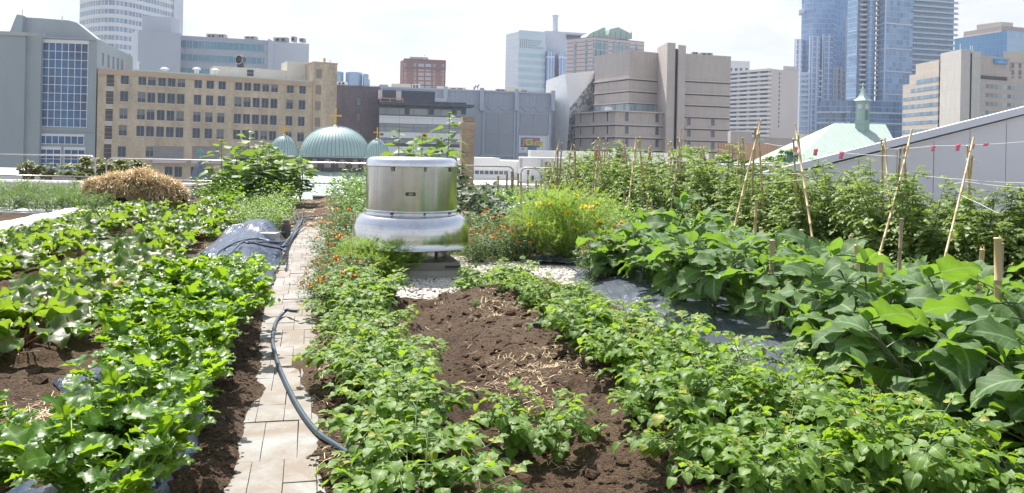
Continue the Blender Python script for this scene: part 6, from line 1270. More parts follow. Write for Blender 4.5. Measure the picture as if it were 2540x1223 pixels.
# ---- 12 brown concrete block
def concmat(name, c1, c2, lines=1.25):
    m, nt = newmat(name); q = N(nt); uv = coords(q, 'UV'); sx = q.n('ShaderNodeSeparateXYZ'); nt.links.new(uv, sx.inputs[0])
    l = q.math('LESS_THAN', q.math('FRACT', q.math('DIVIDE', q.math('ADD', sx.outputs[1], 500), lines)), .05)
    n1 = q.noise(uv, .3, 6, .65); n2 = q.noise(q.scale(uv, (1.2, .12, 1)), 1, 4); c = q.mix(q.ramp(n1, [(.3, 0), (.7, 1)]), c1, c2); c = q.mix(q.math('MULTIPLY', l, .2), c, tuple(x*.6 for x in c1)); c = q.mix(1.0, c, q.ramp(n2, [(.3, .90), (.7, 1.05)]), 'MULTIPLY')
    q.out(q.bsdf(c, .85, 0, q.bump(n1, .3, .05))); return m
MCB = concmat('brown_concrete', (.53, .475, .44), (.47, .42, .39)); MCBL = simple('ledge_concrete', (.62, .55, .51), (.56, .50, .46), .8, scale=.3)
B = bld(1620, 230, 'massive brown concrete building with horizontal ledges and twin stair fins')
def storeys(root, Fl, a0, a1, ys, xr, out=.0, name='ledge', dark=.32):
    mb = MB(); md = MB()
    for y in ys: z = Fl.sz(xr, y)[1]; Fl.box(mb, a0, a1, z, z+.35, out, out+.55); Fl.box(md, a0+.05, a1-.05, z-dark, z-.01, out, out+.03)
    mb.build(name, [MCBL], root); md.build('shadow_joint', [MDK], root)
Fl, Fr = Fac(1473, 246, 1559, 230, 200), Fac(1559, 230, 1632, 235, 200); zt = Fr.sz(1559, 124)[1]
solid(B, 'wall', [(1473, 246), (1559, 230), (1632, 235)], 30, zt, MCB, top=MROOF)
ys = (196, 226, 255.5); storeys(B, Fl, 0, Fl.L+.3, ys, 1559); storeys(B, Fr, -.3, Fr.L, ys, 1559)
MSG = curtain('setback_glass', 1.6, 9, .12, .1, (.42, .46, .48), (.18, .26, .30), (.42, .5, .52), big=.1, rough=.12, vx=.7)
for Fk in (Fl, Fr): mb = MB(); Fk.box(mb, .2, Fk.L-.2, Fk.sz(1559, 275)[1], Fk.sz(1559, 257)[1], 0, .06); mb.build('window_band', [MSG], B)
Gl, Gr = Fac(1427, 240, 1526, 221, 300), Fac(1526, 221, 1659, 228, 300); zl = Gr.sz(1526, 276)[1]
solid(B, 'lower_wall', [(1427, 240), (1526, 221), (1659, 228)], 30, zl, MCB, top=MROOF)
mb = MB(); [Fk.box(mb, -.2, Fk.L+.2, zl, zl+.3, -.5, .9) for Fk in (Gl, Gr)]; mb.build('roof_ledge', [MCBL], B)
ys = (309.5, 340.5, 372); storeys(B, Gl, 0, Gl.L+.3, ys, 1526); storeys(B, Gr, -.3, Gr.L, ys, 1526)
slit = win_mesh(1.25, 2.6, MCB, MGLASS, mull=0, fr=.08); slit2 = win_mesh(.7, 2.7, MCB, MDK, mull=0, fr=.05)
for y in (291, 323, 354):
    for x in (1554.5, 1629.5): a, _ = Gr.sz(x, y); place(B, slit, Gr, a, Gr.sz(1526, y-1)[1]+.2)
    for x in (1440.5, 1472, 1507): a, _ = Gl.sz(x, y); place(B, slit2, Gl, a, Gl.sz(1526, y-1)[1]+.2)
zt = zat(1640, 110, 228); solid(B, 'stair_fin', [(1626, 236), (1652, 224), (1672, 225)], 16, zt, MCB, top=MROOF); solid(B, 'stair_fin', [(1678, 225.2), (1680, 224.5), (1698, 225.6)], 16, zat(1690, 112, 225), MCB, top=MROOF)
solid(B, 'stair_slot', [(1670, 229), (1680, 229.3)], 4, zt-1, MDK)
Rr = Fac(1697, 229, 1810, 233, 250); zt = Rr.sz(1750, 136)[1]; solid(B, 'right_wall', [(1697, 229), (1810, 233)], 30, zt, MCB, top=MROOF)
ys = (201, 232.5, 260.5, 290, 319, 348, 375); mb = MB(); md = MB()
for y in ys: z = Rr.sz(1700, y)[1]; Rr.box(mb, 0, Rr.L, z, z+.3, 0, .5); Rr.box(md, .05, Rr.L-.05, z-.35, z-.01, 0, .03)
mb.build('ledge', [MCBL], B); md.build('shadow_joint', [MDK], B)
for y in (302, 331, 361):
    for x in (1708.5, 1768): a, _ = Rr.sz(x, y); place(B, slit, Rr, a, Rr.sz(1700, y-1)[1]+.2)
mb = MB(); Fl.box(mb, Fl.L-5.5, Fl.L-4.2, Fl.sz(1559, 276)[1]+.3, Fl.sz(1559, 266)[1], 2.8, 4.5); mb.build('roof_object', [MWHITEM], B)
unit(1718, 129, 1732, 136, 240, 'small pale box on the right part of the brown concrete roof'); unit(1738, 131, 1768, 137, 241, 'long pale box on the right part of the brown concrete roof')
# ---- 13 white balconied slab, small block behind
MSL = simple('white_precast', (.80, .79, .78), (.74, .73, .72), .7, scale=.2); MSLS = simple('side_concrete', (.62, .60, .60), (.57, .55, .55), .8, scale=.1); MSW = curtain('slab_windows', 5.2, 3, 1.6, .3, (.62, .60, .59), (.10, .13, .18), (.28, .31, .36), big=.1, rough=.2, vx=.8)
B = bld(1880, 340, 'white slab apartment block with rows of recessed balconies'); Fl, Fr = Fac(1790, 352, 1911, 332, 250), Fac(1911, 332, 1978, 340, 250); zt = Fl.sz(1911, 171)[1]
solid(B, 'wall', [(1790, 352), (1911, 332), (1978, 340)], 18, zt, MSLS, top=MROOF); mb = MB(); Fl.box(mb, 0, Fl.L-.2, ZG, zt-.2, 0, .1); mb.build('glazing', [MSW], B)
z = zt-.6; hh_ = (zat(1911, 171, 332)-zat(1911, 335, 332))/15.0
for k in range(19): mb = MB(); Fl.box(mb, 0, Fl.L+.1, z-k*hh_-.2, z-k*hh_+.75, .1, 1.5); mb.build('balcony', [MSL], B)
wm = win_mesh(.9, 1.2, MSLS, MGLASS, mull=0, fr=.1)
for k in range(13): z_ = z-k*hh_-hh_*.6; place(B, wm, Fr, Fr.L*.30, z_); 
solid(B, 'lift_tower', [(1940, 338), (1976, 340)], 12, zat(1955, 165, 340), MSLS)
B = bld(1835, 420, 'small pale block with dark windows rising behind the balconied slab'); F = Fac(1800, 418, 1857, 420, 160); solid(B, 'wall', [(1800, 418), (1857, 420)], 16, F.sz(1830, 151)[1], MSL, top=MROOF)
wm = win_mesh(1.7, 1.9, MSL, MGLASSB, mull=0, fr=.1)
for x in (1813, 1826, 1838, 1852): a, z_ = F.sz(x, 173); place(B, wm, F, a, z_)
# ---- 14 blue glass towers
def tower(root, name, pix, back, yt, mat, xt=None, Yt=None, z0=ZG, top=None):
    xt = xt or pix[0][0]; Yt = Yt or pix[0][1]; return solid(root, name, pix, back, zat(xt, yt, Yt), mat, z0=z0, top=top)
GA = curtain('tower_a_glass', 1.9, 3.3, .16, .45, (.34, .46, .64), (.12, .24, .44), (.36, .51, .72), big=.018, rough=.1, vx=.45)
GAP = curtain('tower_a_piers', 3.4, 3.3, 1.0, .5, (.60, .65, .74), (.12, .22, .38), (.28, .40, .58), big=.02, rough=.12, vx=.5)
GB = curtain('tower_b_glass', 2.4, 3.2, .16, .40, (.26, .40, .58), (.05, .14, .29), (.28, .44, .63), big=.025, rough=.08, vx=.65)
GBL = curtain('tower_b_left', 1.5, 3.2, .14, .5, (.34, .48, .64), (.12, .24, .42), (.30, .45, .64), big=.02, rough=.08, vx=.4)
GC = curtain('tower_c_glass', 2.0, 3.25, .4, 1.3, (.26, .37, .50), (.06, .13, .25), (.24, .35, .50), big=.05, rough=.12, vx=.6)
MPIER = simple('tower_pier', (.60, .64, .72), (.54, .58, .66), .5, scale=.1); MBALC = simple('balcony_glass', (.44, .56, .66), (.38, .50, .60), .25, scale=.2)
B = bld(2040, 520, 'left pale blue glass tower with white piers and stepped shoulders')
tower(B, 'main_shaft', [(1983, 524), (2012, 517), (2064, 517), (2072, 524), (2106, 526)], 30, -120, GA); tower(B, 'left_shoulder', [(1972, 521), (1987, 518)], 20, 97, GAP); tower(B, 'balcony_shaft', [(1984, 514), (2010, 512)], 10, 178, GC); tower(B, 'middle_shoulder', [(2009, 506), (2031, 507)], 14, 89, GAP, 2020)
tower(B, 'right_shoulder', [(2041, 506), (2063, 507)], 14, 84, GAP, 2050); tower(B, 'low_shoulder', [(2066, 508), (2090, 510)], 14, 166, GAP, 2075); tower(B, 'recess_shaft', [(2030, 513), (2042, 513.3)], 8, 90, GA)
mb = MB(); Fx = Fac(1972, 505, 2110, 509, 200)
for x, y in ((1972, 96), (1986, 98), (2009, 88), (2015, 88), (2026, 90), (2041, 86), (2048, 84), (2062, 86), (2068, 165), (2077, 165), (2088, 168), (2100, 40)): a, z_ = Fx.sz(x, y); Fx.box(mb, a-.35, a+.35, ZG, z_, .0, .6)
mb.build('pier', [MPIER], B)
for nm_, x0_, x1_, y0_ in (('left', 1984, 2008, 182), ('mid', 2029, 2040, 175), ('right', 2063, 2068, 175), ('far', 2090, 2097, 175)):
    a0, a1 = Fx.sz(x0_, 250)[0], Fx.sz(x1_, 250)[0]; z_ = Fx.sz(x0_, y0_)[1]; k = 0; mb = MB()
    while z_ > ZG+20: Fx.box(mb, a0, a1, z_-.5, z_+.5, -4, .4); z_ -= 3.3
    mb.build('balconies', [MPIER], B)
solid(B, 'roof_slab', [(1976, 520), (1990, 516)], 10, zat(1980, 27, 518)+1, MPIER, z0=zat(1980, 31, 518))
B = bld(2180, 470, 'tall central blue glass tower with a column of white balconies')
tower(B, 'left_glass', [(2097, 474), (2122, 466)], 26, -130, GBL, 2100); tower(B, 'dark_bay', [(2118, 472), (2134, 472)], 20, -130, GBL); tower(B, 'balcony_core', [(2128, 475), (2152, 474)], 20, -130, MGLASSB)
tower(B, 'round_bay', [(2144, 471), (2147, 467.5), (2152, 465.8), (2158, 465.6), (2163, 467.2), (2167, 470.5)], 14, -130, GBL); tower(B, 'corner_glass', [(2170, 474), (2191, 464)], 20, -130, GBL, 2180); tower(B, 'right_glass', [(2191, 464), (2260, 470)], 26, -130, GB, 2191)
Fb = Fac(2126, 470, 2152, 469, 200); bm_ = MB(); Fb.box(bm_, .5, Fb.L-1.0, 0, .95, -4, .2); bme = bm_.build('balcony', [MWHITEM], data_only=True, origin=(B.location.x, B.location.y, 0)); Fb2 = Fac(2166, 471, 2174, 471, 200); b2 = MB(); Fb2.box(b2, 0, Fb2.L, 0, .95, -4, .5); bme2 = b2.build('balcony', [MWHITEM], data_only=True, origin=(B.location.x, B.location.y, 0))
zb0 = zat(2140, 26, 470); per = (zat(2140, 26, 470)-zat(2140, 226, 470))/16.1
for k in range(-7, 18):
    for me_ in (bme, bme2): ob = bpy.data.objects.new('balcony', me_); COL.objects.link(ob); ob.parent = B; ob.location = (0, 0, zb0-k*per-B.location.z)
mb = MB(); Fa, Fb3, Fc = Fac(2191, 463.8, 2258, 469.6, 200), Fac(2172, 473, 2191, 463.8, 200), Fac(2100, 472.8, 2121, 465.8, 200)
for y in (57, 119, 176, 233): z_ = Fa.sz(2191, y)[1]; Fa.box(mb, 0, Fa.L, z_-.35, z_+.35, 0, .3); Fb3.box(mb, 0, Fb3.L, z_-.35, z_+.35, 0, .3)
for y in (77, 136, 188, 242): z_ = Fc.sz(2115, y)[1]; Fc.box(mb, 0, Fc.L, z_-.3, z_+.3, 0, .3)
Fa.box(mb, -.35, .35, zat(2191, 260, 464), zat(2191, -130, 464), 0, .3); mb.build('white_frame', [MPIER], B)
B = bld(2310, 500, 'blue glass tower wrapped in full-width glass balconies'); tower(B, 'glass_wall', [(2250, 492), (2361, 500)], 28, -110, GC, 2300); Fc2 = Fac(2250, 491.5, 2366, 500, 150); b_ = MB(); Fc2.box(b_, .5, Fc2.L, 0, .9, 0, 1.6); Fc2.box(b_, .5, Fc2.L+.5, -.3, .0, 0, 1.9); bme = b_.build('balcony', [MBALC], data_only=True, origin=(B.location.x, B.location.y, 0))
z0_ = zat(2300, 31, 495); per = (zat(2300, 31, 495)-zat(2300, 150, 495))/8.9
for k in range(-6, 21): ob = bpy.data.objects.new('balcony', bme); COL.objects.link(ob); ob.parent = B; ob.location = (0, 0, z0_-k*per-B.location.z)
# podium
B = bld(2130, 430, 'dark blue glass podium with white balcony edges below the towers'); GP = curtain('podium_glass', 2.2, 3.2, .14, .3, (.26, .38, .52), (.03, .09, .20), (.16, .28, .44), big=.05, rough=.08, vx=.6)
tower(B, 'wall', [(2026, 436), (2060, 432), (2095, 430), (2236, 436)], 18, 252, GP, 2060); tower(B, 'upper_wall', [(2095, 429), (2110, 427), (2236, 434)], 18, 248, GP, 2110)
mb = MB(); 
for y in (280, 306): 
    for Fk in (Fac(2026, 435, 2060, 431, 300), Fac(2060, 431, 2095, 429, 300), Fac(2095, 428.4, 2236, 433.4, 300)): z_ = Fk.sz(2060 if Fk.L < 20 else 2110, y)[1]; Fk.box(mb, 0, Fk.L, z_-.1, z_+.8, 0, 1.6)
mb.build('balcony_edge', [MBALC], B)
# ---- 15 tiered concrete building, right
MCG = concmat('pale_concrete', (.56, .49, .43), (.50, .44, .39), 2.4); MCG2 = concmat('stair_concrete', (.60, .57, .53), (.54, .52, .48), 3.2); GR = curtain('ribbon_glass', 1.8, 30, .10, 0, (.20, .28, .34), (.10, .20, .30), (.36, .46, .54), big=.06, rough=.1, vx=.6)
B = bld(2360, 260, 'pale tiered concrete building with ribbon windows and a slotted stair tower')
Fl = Fac(2238, 285, 2334, 262, 230)
def tier(y0_, y1_, xl, dep=0): return y0_, y1_, xl
zr = lambda y: zat(2330, y, 262)
solid(B, 'wall', [(2238, 285), (2326, 264), (2338, 266)], 30, zr(196), MCG, top=MROOF); solid(B, 'wall_tier', [(2254, 282), (2326, 264.5), (2338, 266.5)], 28, zr(172), MCG, top=MROOF); solid(B, 'wall_tier', [(2269, 279), (2326, 265), (2338, 267)], 26, zr(145), MCG, top=MROOF)
Fz = Fac(2238, 285, 2326, 264, 230)
for (yr0, yr1, xl) in ((189, 200, 2271), (210, 220, 2257), (231, 240, 2240), (252, 262, 2239), (274, 283, 2238), (296, 305, 2238), (318, 327, 2238)):
    mb = MB(); Fz.box(mb, Fz.sz(xl+1, 230)[0], Fz.L-.2, zr(yr1), zr(yr0), 0, .06); mb.build('ribbon_window', [GR], B)
    mb = MB(); Fe = Fac(2326, 264, 2338, 266, 230); Fe.box(mb, .2, Fe.L, zr(yr1), zr(yr0), 0, .06); mb.build('ribbon_window', [MGLASS], B)
solid(B, 'stair_tower', [(2330, 262), (2381, 251), (2404, 252.5)], 20, zat(2381, 122, 251), MCG2, top=MROOF); solid(B, 'stair_slot', [(2402, 256), (2412, 256.5)], 4, zat(2381, 125, 251), MDK); solid(B, 'stair_tower', [(2408, 252.8), (2430, 254)], 16, zat(2420, 126, 253), MCG2, top=MROOF)
Fr = Fac(2424, 256, 2620, 270, 230); solid(B, 'right_wall', [(2424, 256), (2620, 270)], 26, Fr.sz(2470, 190)[1], MCG, top=MROOF); solid(B, 'upper_wall', [(2426, 257), (2502, 262)], 18, Fr.sz(2460, 139)[1], MCG, top=MROOF)
GR2 = curtain('ribbon_glass_right', 2.0, 30, .25, 0, (.40, .40, .40), (.12, .15, .18), (.50, .54, .54), big=.06, rough=.15, vx=.9)
for (yr0, yr1) in ((207, 217), (229, 239), (251, 261), (273, 283)): mb = MB(); Fr.box(mb, 0, Fr.L, Fr.sz(2424, yr1)[1], Fr.sz(2424, yr0)[1], 0, .06); mb.build('ribbon_window', [GR2], B)
mb = MB(); Fr.box(mb, 0, Fr.sz(2498, 190)[0], Fr.sz(2424, 195)[1], Fr.sz(2424, 186)[1], 0, .08); mb.build('dark_recess', [MDK], B)
mb = MB(); (a0, z0), (a1, z1) = Fr.sz(2467, 145), Fr.sz(2499, 160); Fr.box(mb, a0, a1, z1, z0, -.9, .12); sg = mb.build('blue_sign', [simple('sign_blue', (.07, .33, .68), (.06, .30, .62), .5)], B)
MSGW = simple('sign_white', (.75, .8, .85), None, .5)
mb = MB(); 
for (x0_, y0_, x1_, y1_) in ((2475.5, 151.5, 2480, 152.6), (2480.5, 151.5, 2484, 152.6), (2484.5, 151.5, 2488, 152.6), (2475.5, 154.6, 2479, 155.7), (2479.6, 154.6, 2484, 155.7), (2484.6, 154.6, 2489, 155.7), (2489.5, 154.6, 2496, 155.7)): Fr.pbox(mb, x0_, y0_, x1_, y1_, .12, .16)
mb.build('sign_lettering', [MSGW], sg)
mb = MB(); 
for x, y in ((2382, 108), (2407, 112), (2412, 114)): p = P(x, y, 256); mb.tube([(p.x, p.y, zat(2381, 124, 252)), p], .10, 6); mb.lathe([(.001, 0), (.25, .1), (.25, .3), (.001, .4)], 8, (p.x, p.y)) if 0 else None
mb.build('antenna', [MWHITEM], B)
B = bld(2520, 300, 'pale stepped concrete block at the extreme right edge'); solid(B, 'wall', [(2504, 300), (2640, 305)], 30, zat(2510, 140, 300), MCG, top=MROOF); F = Fac(2504, 299.9, 2640, 305, 200); wm = win_mesh(1.3, 2.0, MCG, MGLASS, mull=0)
solid(B, 'head', [(2486, 299), (2640, 304)], 30, zat(2500, 127, 299), MCG, z0=zat(2500, 154, 299), top=MROOF)
for y in (163, 180, 196):
    for x in (2512, 2530, 2548): a, z_ = F.sz(x, y); place(B, wm, F, a, z_)
GD = curtain('dark_blue_glass', 2.1, 3.4, .14, .28, (.10, .22, .38), (.02, .10, .26), (.10, .28, .50), big=.012, rough=.05, vx=.2); GD2 = curtain('sky_blue_glass', 2.4, 3.4, .14, .3, (.26, .40, .58), (.28, .45, .66), (.42, .58, .76), big=.02, rough=.08, vx=.3)
B = bld(2440, 390, 'dark blue mirror-glass office block with a brown penthouse at upper right'); solid(B, 'glass_wall', [(2364, 408), (2494, 380)], 30, zat(2490, 76, 380), GD, top=MROOF); solid(B, 'glass_end', [(2494, 380), (2650, 396)], 30, zat(2494, 75, 380), GD2, top=MROOF)
MPB = simple('penthouse_brown', (.40, .34, .33), (.34, .30, .29), .7, scale=.1); MPB2 = simple('penthouse_pale', (.60, .52, .47), (.55, .48, .44), .7, scale=.1)
solid(B, 'penthouse', [(2386, 404), (2480, 384), (2640, 396)], 20, zat(2480, 64, 384), MPB, z0=10, top=MROOF); solid(B, 'roof_house', [(2418, 398), (2478, 388), (2508, 390)], 12, zat(2478, 54, 388), MPB2, z0=10, top=MROOF)
mb = MB(); Fx = Fac(2386, 403.6, 2480, 383.6, 80); Fx.box(mb, 0, Fx.L, zat(2480, 80, 384)-.3, zat(2480, 76, 384), 0, .4); mb.build('roof_band', [MPB2], B)
# ---- 16 clock tower with green copper hipped roof
MCOP = simple('pale_copper_roof', (.42, .52, .46), (.35, .45, .40), .6, scale=.5, stretch=(8, 1, .4)); MCOP2 = simple('copper_green', (.33, .47, .43), (.27, .41, .37), .55, scale=.8); MCOP3 = simple('copper_light', (.42, .56, .50), (.36, .50, .45), .55, scale=.8)
B = bld(2110, 120, 'old hall with a pale green copper hipped roof carrying a clock turret')
R1, R2 = P(2070, 309, 124), P(2196, 305, 124); E0, E1, E2, E3 = P(1950, 420, 114), P(2262, 440, 114), P(2290, 350, 133), P(2010, 350, 133); ze = E0.z; 
E0 = Vector((E0.x, E0.y, ze)); E1 = Vector((P(2262, 380, 114).x, 114, ze)); E2 = Vector((P(2262, 380, 114).x+1.5, 134, ze)); E3 = Vector((E0.x-1, 134, ze)); R1.z = R2.z = (R1.z+R2.z)/2
mb = MB(); mb.face([E0, E1, R2, R1]); mb.face([E1, E2, R2]); mb.face([E2, E3, R1, R2]); mb.face([E3, E0, R1]); 
for i in range(34):
    t = (i+.5)/34; a = E0.lerp(E1, t); b = R1.lerp(R2, min(1, max(0, (a.x-R1.x)/(R2.x-R1.x)))); 
    if R1.x < a.x < R2.x: top_ = Vector((a.x, R1.y, R1.z))
    elif a.x <= R1.x: k = (a.x-E0.x)/(R1.x-E0.x); top_ = Vector((a.x, E0.y+(R1.y-E0.y)*k, ze+(R1.z-ze)*k))
    else: k = (E1.x-a.x)/(E1.x-R2.x); top_ = Vector((a.x, E0.y+(R1.y-E0.y)*k, ze+(R1.z-ze)*k))
    mb.tube([a+Vector((0, -.01, .02)), top_+Vector((0, -.01, .02))], .035, 4, cap=False)
mb.build('roof', [MCOP], B); mb = MB(); mb.prism([(E0.x+.4, E0.y+.4), (E1.x-.4, E1.y+.4), (E2.x-.4, E2.y-.4), (E3.x+.4, E3.y-.4)], ZG, ze-.02); mb.build('wall', [MTAN], B)
T = P(2139, 300, 122.8); S_ = .5; Cx, Cy = T.x, 122.8; A_ = math.radians(34); zz = lambda y: zat(2139, y, 121.4)
ct = empty('clock_turret', (Cx, Cy, zz(330)), 'green copper clock turret with flared spire on the hipped roof', 'clock tower')
def sq(mb, hw, z0, z1, hw1=None, mat=0):
    hw1 = hw if hw1 is None else hw1; v_ = []
    for h_, z in ((hw, z0), (hw1, z1)):
        for k in range(4): an = A_+PI/4+k*PI/2; v_.append(Vector((Cx+h_*math.sqrt(2)*math.cos(an), Cy+h_*math.sqrt(2)*math.sin(an), z)))
    mb.hexa(v_, mat)
W_ = 32/2000*121.4/2/(math.cos(A_)+math.sin(A_))*1.0
mb = MB(); sq(mb, W_*1.04, zz(352), zz(306)); sq(mb, W_*1.25, zz(306), zz(302)); sq(mb, W_*1.1, zz(302), zz(299)); sq(mb, W_, zz(299), zz(252)); sq(mb, W_*1.08, zz(252), zz(249)); mb.build('body', [MCOP2], ct)
mb = MB(); pr_ = [(1.32, 249), (1.30, 247.5), (.92, 243), (.66, 238), (.48, 232), (.34, 225), (.20, 216), (.10, 212)]
for (h0, y0_), (h1, y1_) in zip(pr_[:-1], pr_[1:]): sq(mb, W_*h0, zz(y0_), zz(y1_), W_*h1)
mb.lathe([(.04, zz(212)), (.05, zz(210)), (.16, zz(208.5)), (.17, zz(206.5)), (.04, zz(205)), (.02, zz(201))], 12, (Cx, Cy)); mb.build('spire', [MCOP3], ct)
for k, an in ((0, A_-PI/2), (1, A_+PI)):
    n_ = Vector((math.cos(an), math.sin(an), 0)); c = Vector((Cx, Cy, zz(263)))+n_*(W_+.005); RR = Matrix.Translation(c) @ n_.to_track_quat('Z', 'Y').to_matrix().to_4x4()
    mb = MB(); mb.lathe([(.001, .05), (.36, .05), (.40, .05), (.40, -.02)], 28); mb.v = [RR @ Vector(p) for p in mb.v]; ck = mb.build('clock_face', [MWHITEM], ct)
    up_l = RR.inverted().to_3x3() @ Vector((0, 0, 1)); right_l = RR.inverted().to_3x3() @ (Vector((0, 0, 1)).cross(n_)); mb = MB()
    for h_ in range(12): a = h_*PI/6; d_ = up_l*math.cos(a)+right_l*math.sin(a); mb.tube([RR @ (d_*.28+Vector((0, 0, .055))), RR @ (d_*.36+Vector((0, 0, .055)))], .012, 4)
    mb.build('hour_mark', [MDK], ck); mb = MB()
    for a, l in ((.9, .20), (.35, .30)): d_ = up_l*math.cos(a)+right_l*math.sin(a); mb.tube([RR @ Vector((0, 0, .065)), RR @ (d_*l+Vector((0, 0, .065)))], .016, 4)
    mb.build('clock_hands', [MDK], ck)
    mb = MB(); sd_ = n_.cross(Vector((0, 0, 1))); c2 = Vector((Cx, Cy, 0))+n_*(W_+.01); za_, zb_ = zz(297), zz(272); w_ = W_*.62
    mb.quads([c2-sd_*w_+Vector((0, 0, za_)), c2+sd_*w_+Vector((0, 0, za_)), c2+sd_*w_+Vector((0, 0, zb_)), c2-sd_*w_+Vector((0, 0, zb_))], [(0, 1, 2, 3)] if k else [(0, 1, 2, 3)])
    for j in range(6): z_ = za_+(zb_-za_)*(j+.5)/6; mb.tube([c2-sd_*w_+n_*.02+Vector((0, 0, z_)), c2+sd_*w_+n_*.02+Vector((0, 0, z_))], .03, 4)
    mb.build('louvre', [MCOP3 if k else simple('copper_shaded', (.16, .30, .26), None, .6)], ct)  # right louvre coloured darker, shade of that turret side put into the copper
# ---- 17 low buildings, wood-clad box
B = bld(1900, 190, 'low brown concrete block behind the wood-clad box'); solid(B, 'wall', [(1806, 190), (1830, 186), (1995, 192)], 16, zat(1880, 341, 190), MCB, top=MROOF); solid(B, 'left_block', [(1806, 185), (1813, 183), (1866, 184)], 14, zat(1830, 326, 184), MCB, top=MROOF)
B = bld(2010, 195, 'pale concrete block left of the green hipped roof'); solid(B, 'wall', [(1980, 196), (2006, 193), (2060, 197)], 14, zat(2010, 332, 193), MCG, top=MROOF)
m, nt = newmat('wood_slats'); q = N(nt); uv = coords(q, 'UV'); sx = q.n('ShaderNodeSeparateXYZ'); nt.links.new(uv, sx.inputs[0]); fu = q.math('FRACT', q.math('DIVIDE', q.math('ADD', sx.outputs[0], 500), .5)); nn_ = q.noise(q.scale(uv, (2, .3, 1)), 1, 4)
q.out(q.bsdf(q.mix(q.math('LESS_THAN', fu, .22), q.mix(nn_, (.46, .26, .17), (.56, .34, .24)), (.22, .12, .08)), .7, 0, q.bump(fu, .3, .05))); MWOODS = m
B = bld(1855, 140, 'box-shaped pavilion clad in vertical reddish wood slats'); zb_ = zat(1850, 396, 140); solid(B, 'cladding', [(1780, 142), (1850, 139), (1929, 146)], 14, zat(1850, 356, 140), MWOODS, z0=zb_); solid(B, 'base', [(1786, 143), (1850, 140.5), (1922, 147)], 12, zb_-.005, MDK)
# ---- 18 white low roofs on the right, brick chimney
MWR = simple('white_wall', (.74, .735, .72), (.66, .655, .64), .75, scale=.5, stretch=(1, 1, .3)); MWRT = simple('white_roof', (.72, .72, .71), (.64, .64, .63), .8, scale=.3)
B = bld(1200, 62, 'low white building with a dark window strip beyond the railing'); F = Fac(1080, 60, 1300, 61, 400); solid(B, 'wall', [(1080, 60), (1300, 61)], 10, F.sz(1200, 398)[1], MWR, top=MWRT); mb = MB(); F.pbox(mb, 1150, 390, 1240, 401, -6, .05); mb.build('parapet', [MWR], B)
mb = MB(); F.pbox(mb, 1172, 423, 1262, 433, 0, .04); wb_ = mb.build('window_strip', [MGLASS], B); mb = MB()
for x in range(1176, 1262, 12): F.pbox(mb, x, 422, x+1.4, 434, .04, .09)
mb.build('mullion', [MWHITEM], wb_)
mb = MB(); mb.prism([(F.pt(2, 0, .05).x, F.pt(2, 0, .05).y), (F.pt(F.L, 0, .05).x, F.pt(F.L, 0, .05).y), (F.pt(F.L, 0, 9).x, F.pt(F.L, 0, 9).y), (F.pt(2, 0, 9).x, F.pt(2, 0, 9).y)], ZG, F.sz(1200, 446)[1]); mb.build('lower_roof', [MWRT], B)
B = bld(1345, 55, 'taller white walled block with a brown door beyond the railing'); F = Fac(1288, 55, 1402, 56, 420); solid(B, 'wall', [(1288, 55), (1402, 56)], 9, F.sz(1340, 391)[1], MWR, top=MWRT)
mb = MB(); F.pbox(mb, 1352, 402, 1364, 452, 0, .04); mb.build('door', [simple('brown_door', (.34, .18, .13), None, .6)], B); mb = MB(); F.pbox(mb, 1319, 436, 1323, 449, 0, .1); mb.build('wall_lamp', [MDK], B); mb = MB(); F.pbox(mb, 1290, 394, 1294, 416, 0, .06); F.pbox(mb, 1342, 396, 1344, 452, 0, .1); mb.build('downpipe', [MUNIT], B)
B = bld(1500, 75, 'long flat white parapet building below the brown concrete tower'); solid(B, 'wall', [(1311, 75), (1318, 74), (1760, 78)], 14, zat(1400, 374, 75), MWR, top=MWRT); B2 = bld(1620, 66, 'long low white roof behind the tomato plants'); solid(B2, 'wall', [(1400, 66), (1960, 68)], 8, zat(1500, 402, 66), MWR, top=MWRT)
MCHB = brickmat('chimney_brick', (.50, .38, .24), (.34, .25, .16), (.5, .45, .38), .24, .08, .4)
CHY = 46; c = P(1157, 430, CHY); B = empty('brick_chimney', (c.x, c.y, -6), 'weathered yellow brick chimney with a bulging stone collar', 'chimney'); w_ = 34/2000*CHY/2; mb = MB(); Mx = Matrix.Translation((c.x, c.y, 0)) @ Matrix.Rotation(.22, 4, 'Z'); zc_ = lambda y: zat(1157, y, CHY)
mb.box(-w_*.92, w_*.92, -w_*.92, w_*.92, -6, zc_(322), 0, Mx); mb.box(-w_*.86, w_*.86, -w_*.86, w_*.86, zc_(322), zc_(290), 0, Mx); mb.build('shaft', [MCHB], B)
mb = MB(); zs_ = [(322, .94), (316, 1.12), (311, 1.2), (307, 1.2), (304, 1.1), (303, .9)]
for (y0_, k0_), (y1_, k1_) in zip(zs_[:-1], zs_[1:]):
    v_ = [Mx @ Vector((sx_*w_*k0_, sy_*w_*k0_, zc_(y0_))) for sx_, sy_ in ((-1, -1), (1, -1), (1, 1), (-1, 1))]+[Mx @ Vector((sx_*w_*k1_, sy_*w_*k1_, zc_(y1_))) for sx_, sy_ in ((-1, -1), (1, -1), (1, 1), (-1, 1))]; mb.hexa(v_)
mb.build('collar', [simple('collar_stone', (.45, .38, .30), (.36, .30, .24), .9, scale=4, bump=.3)], B)
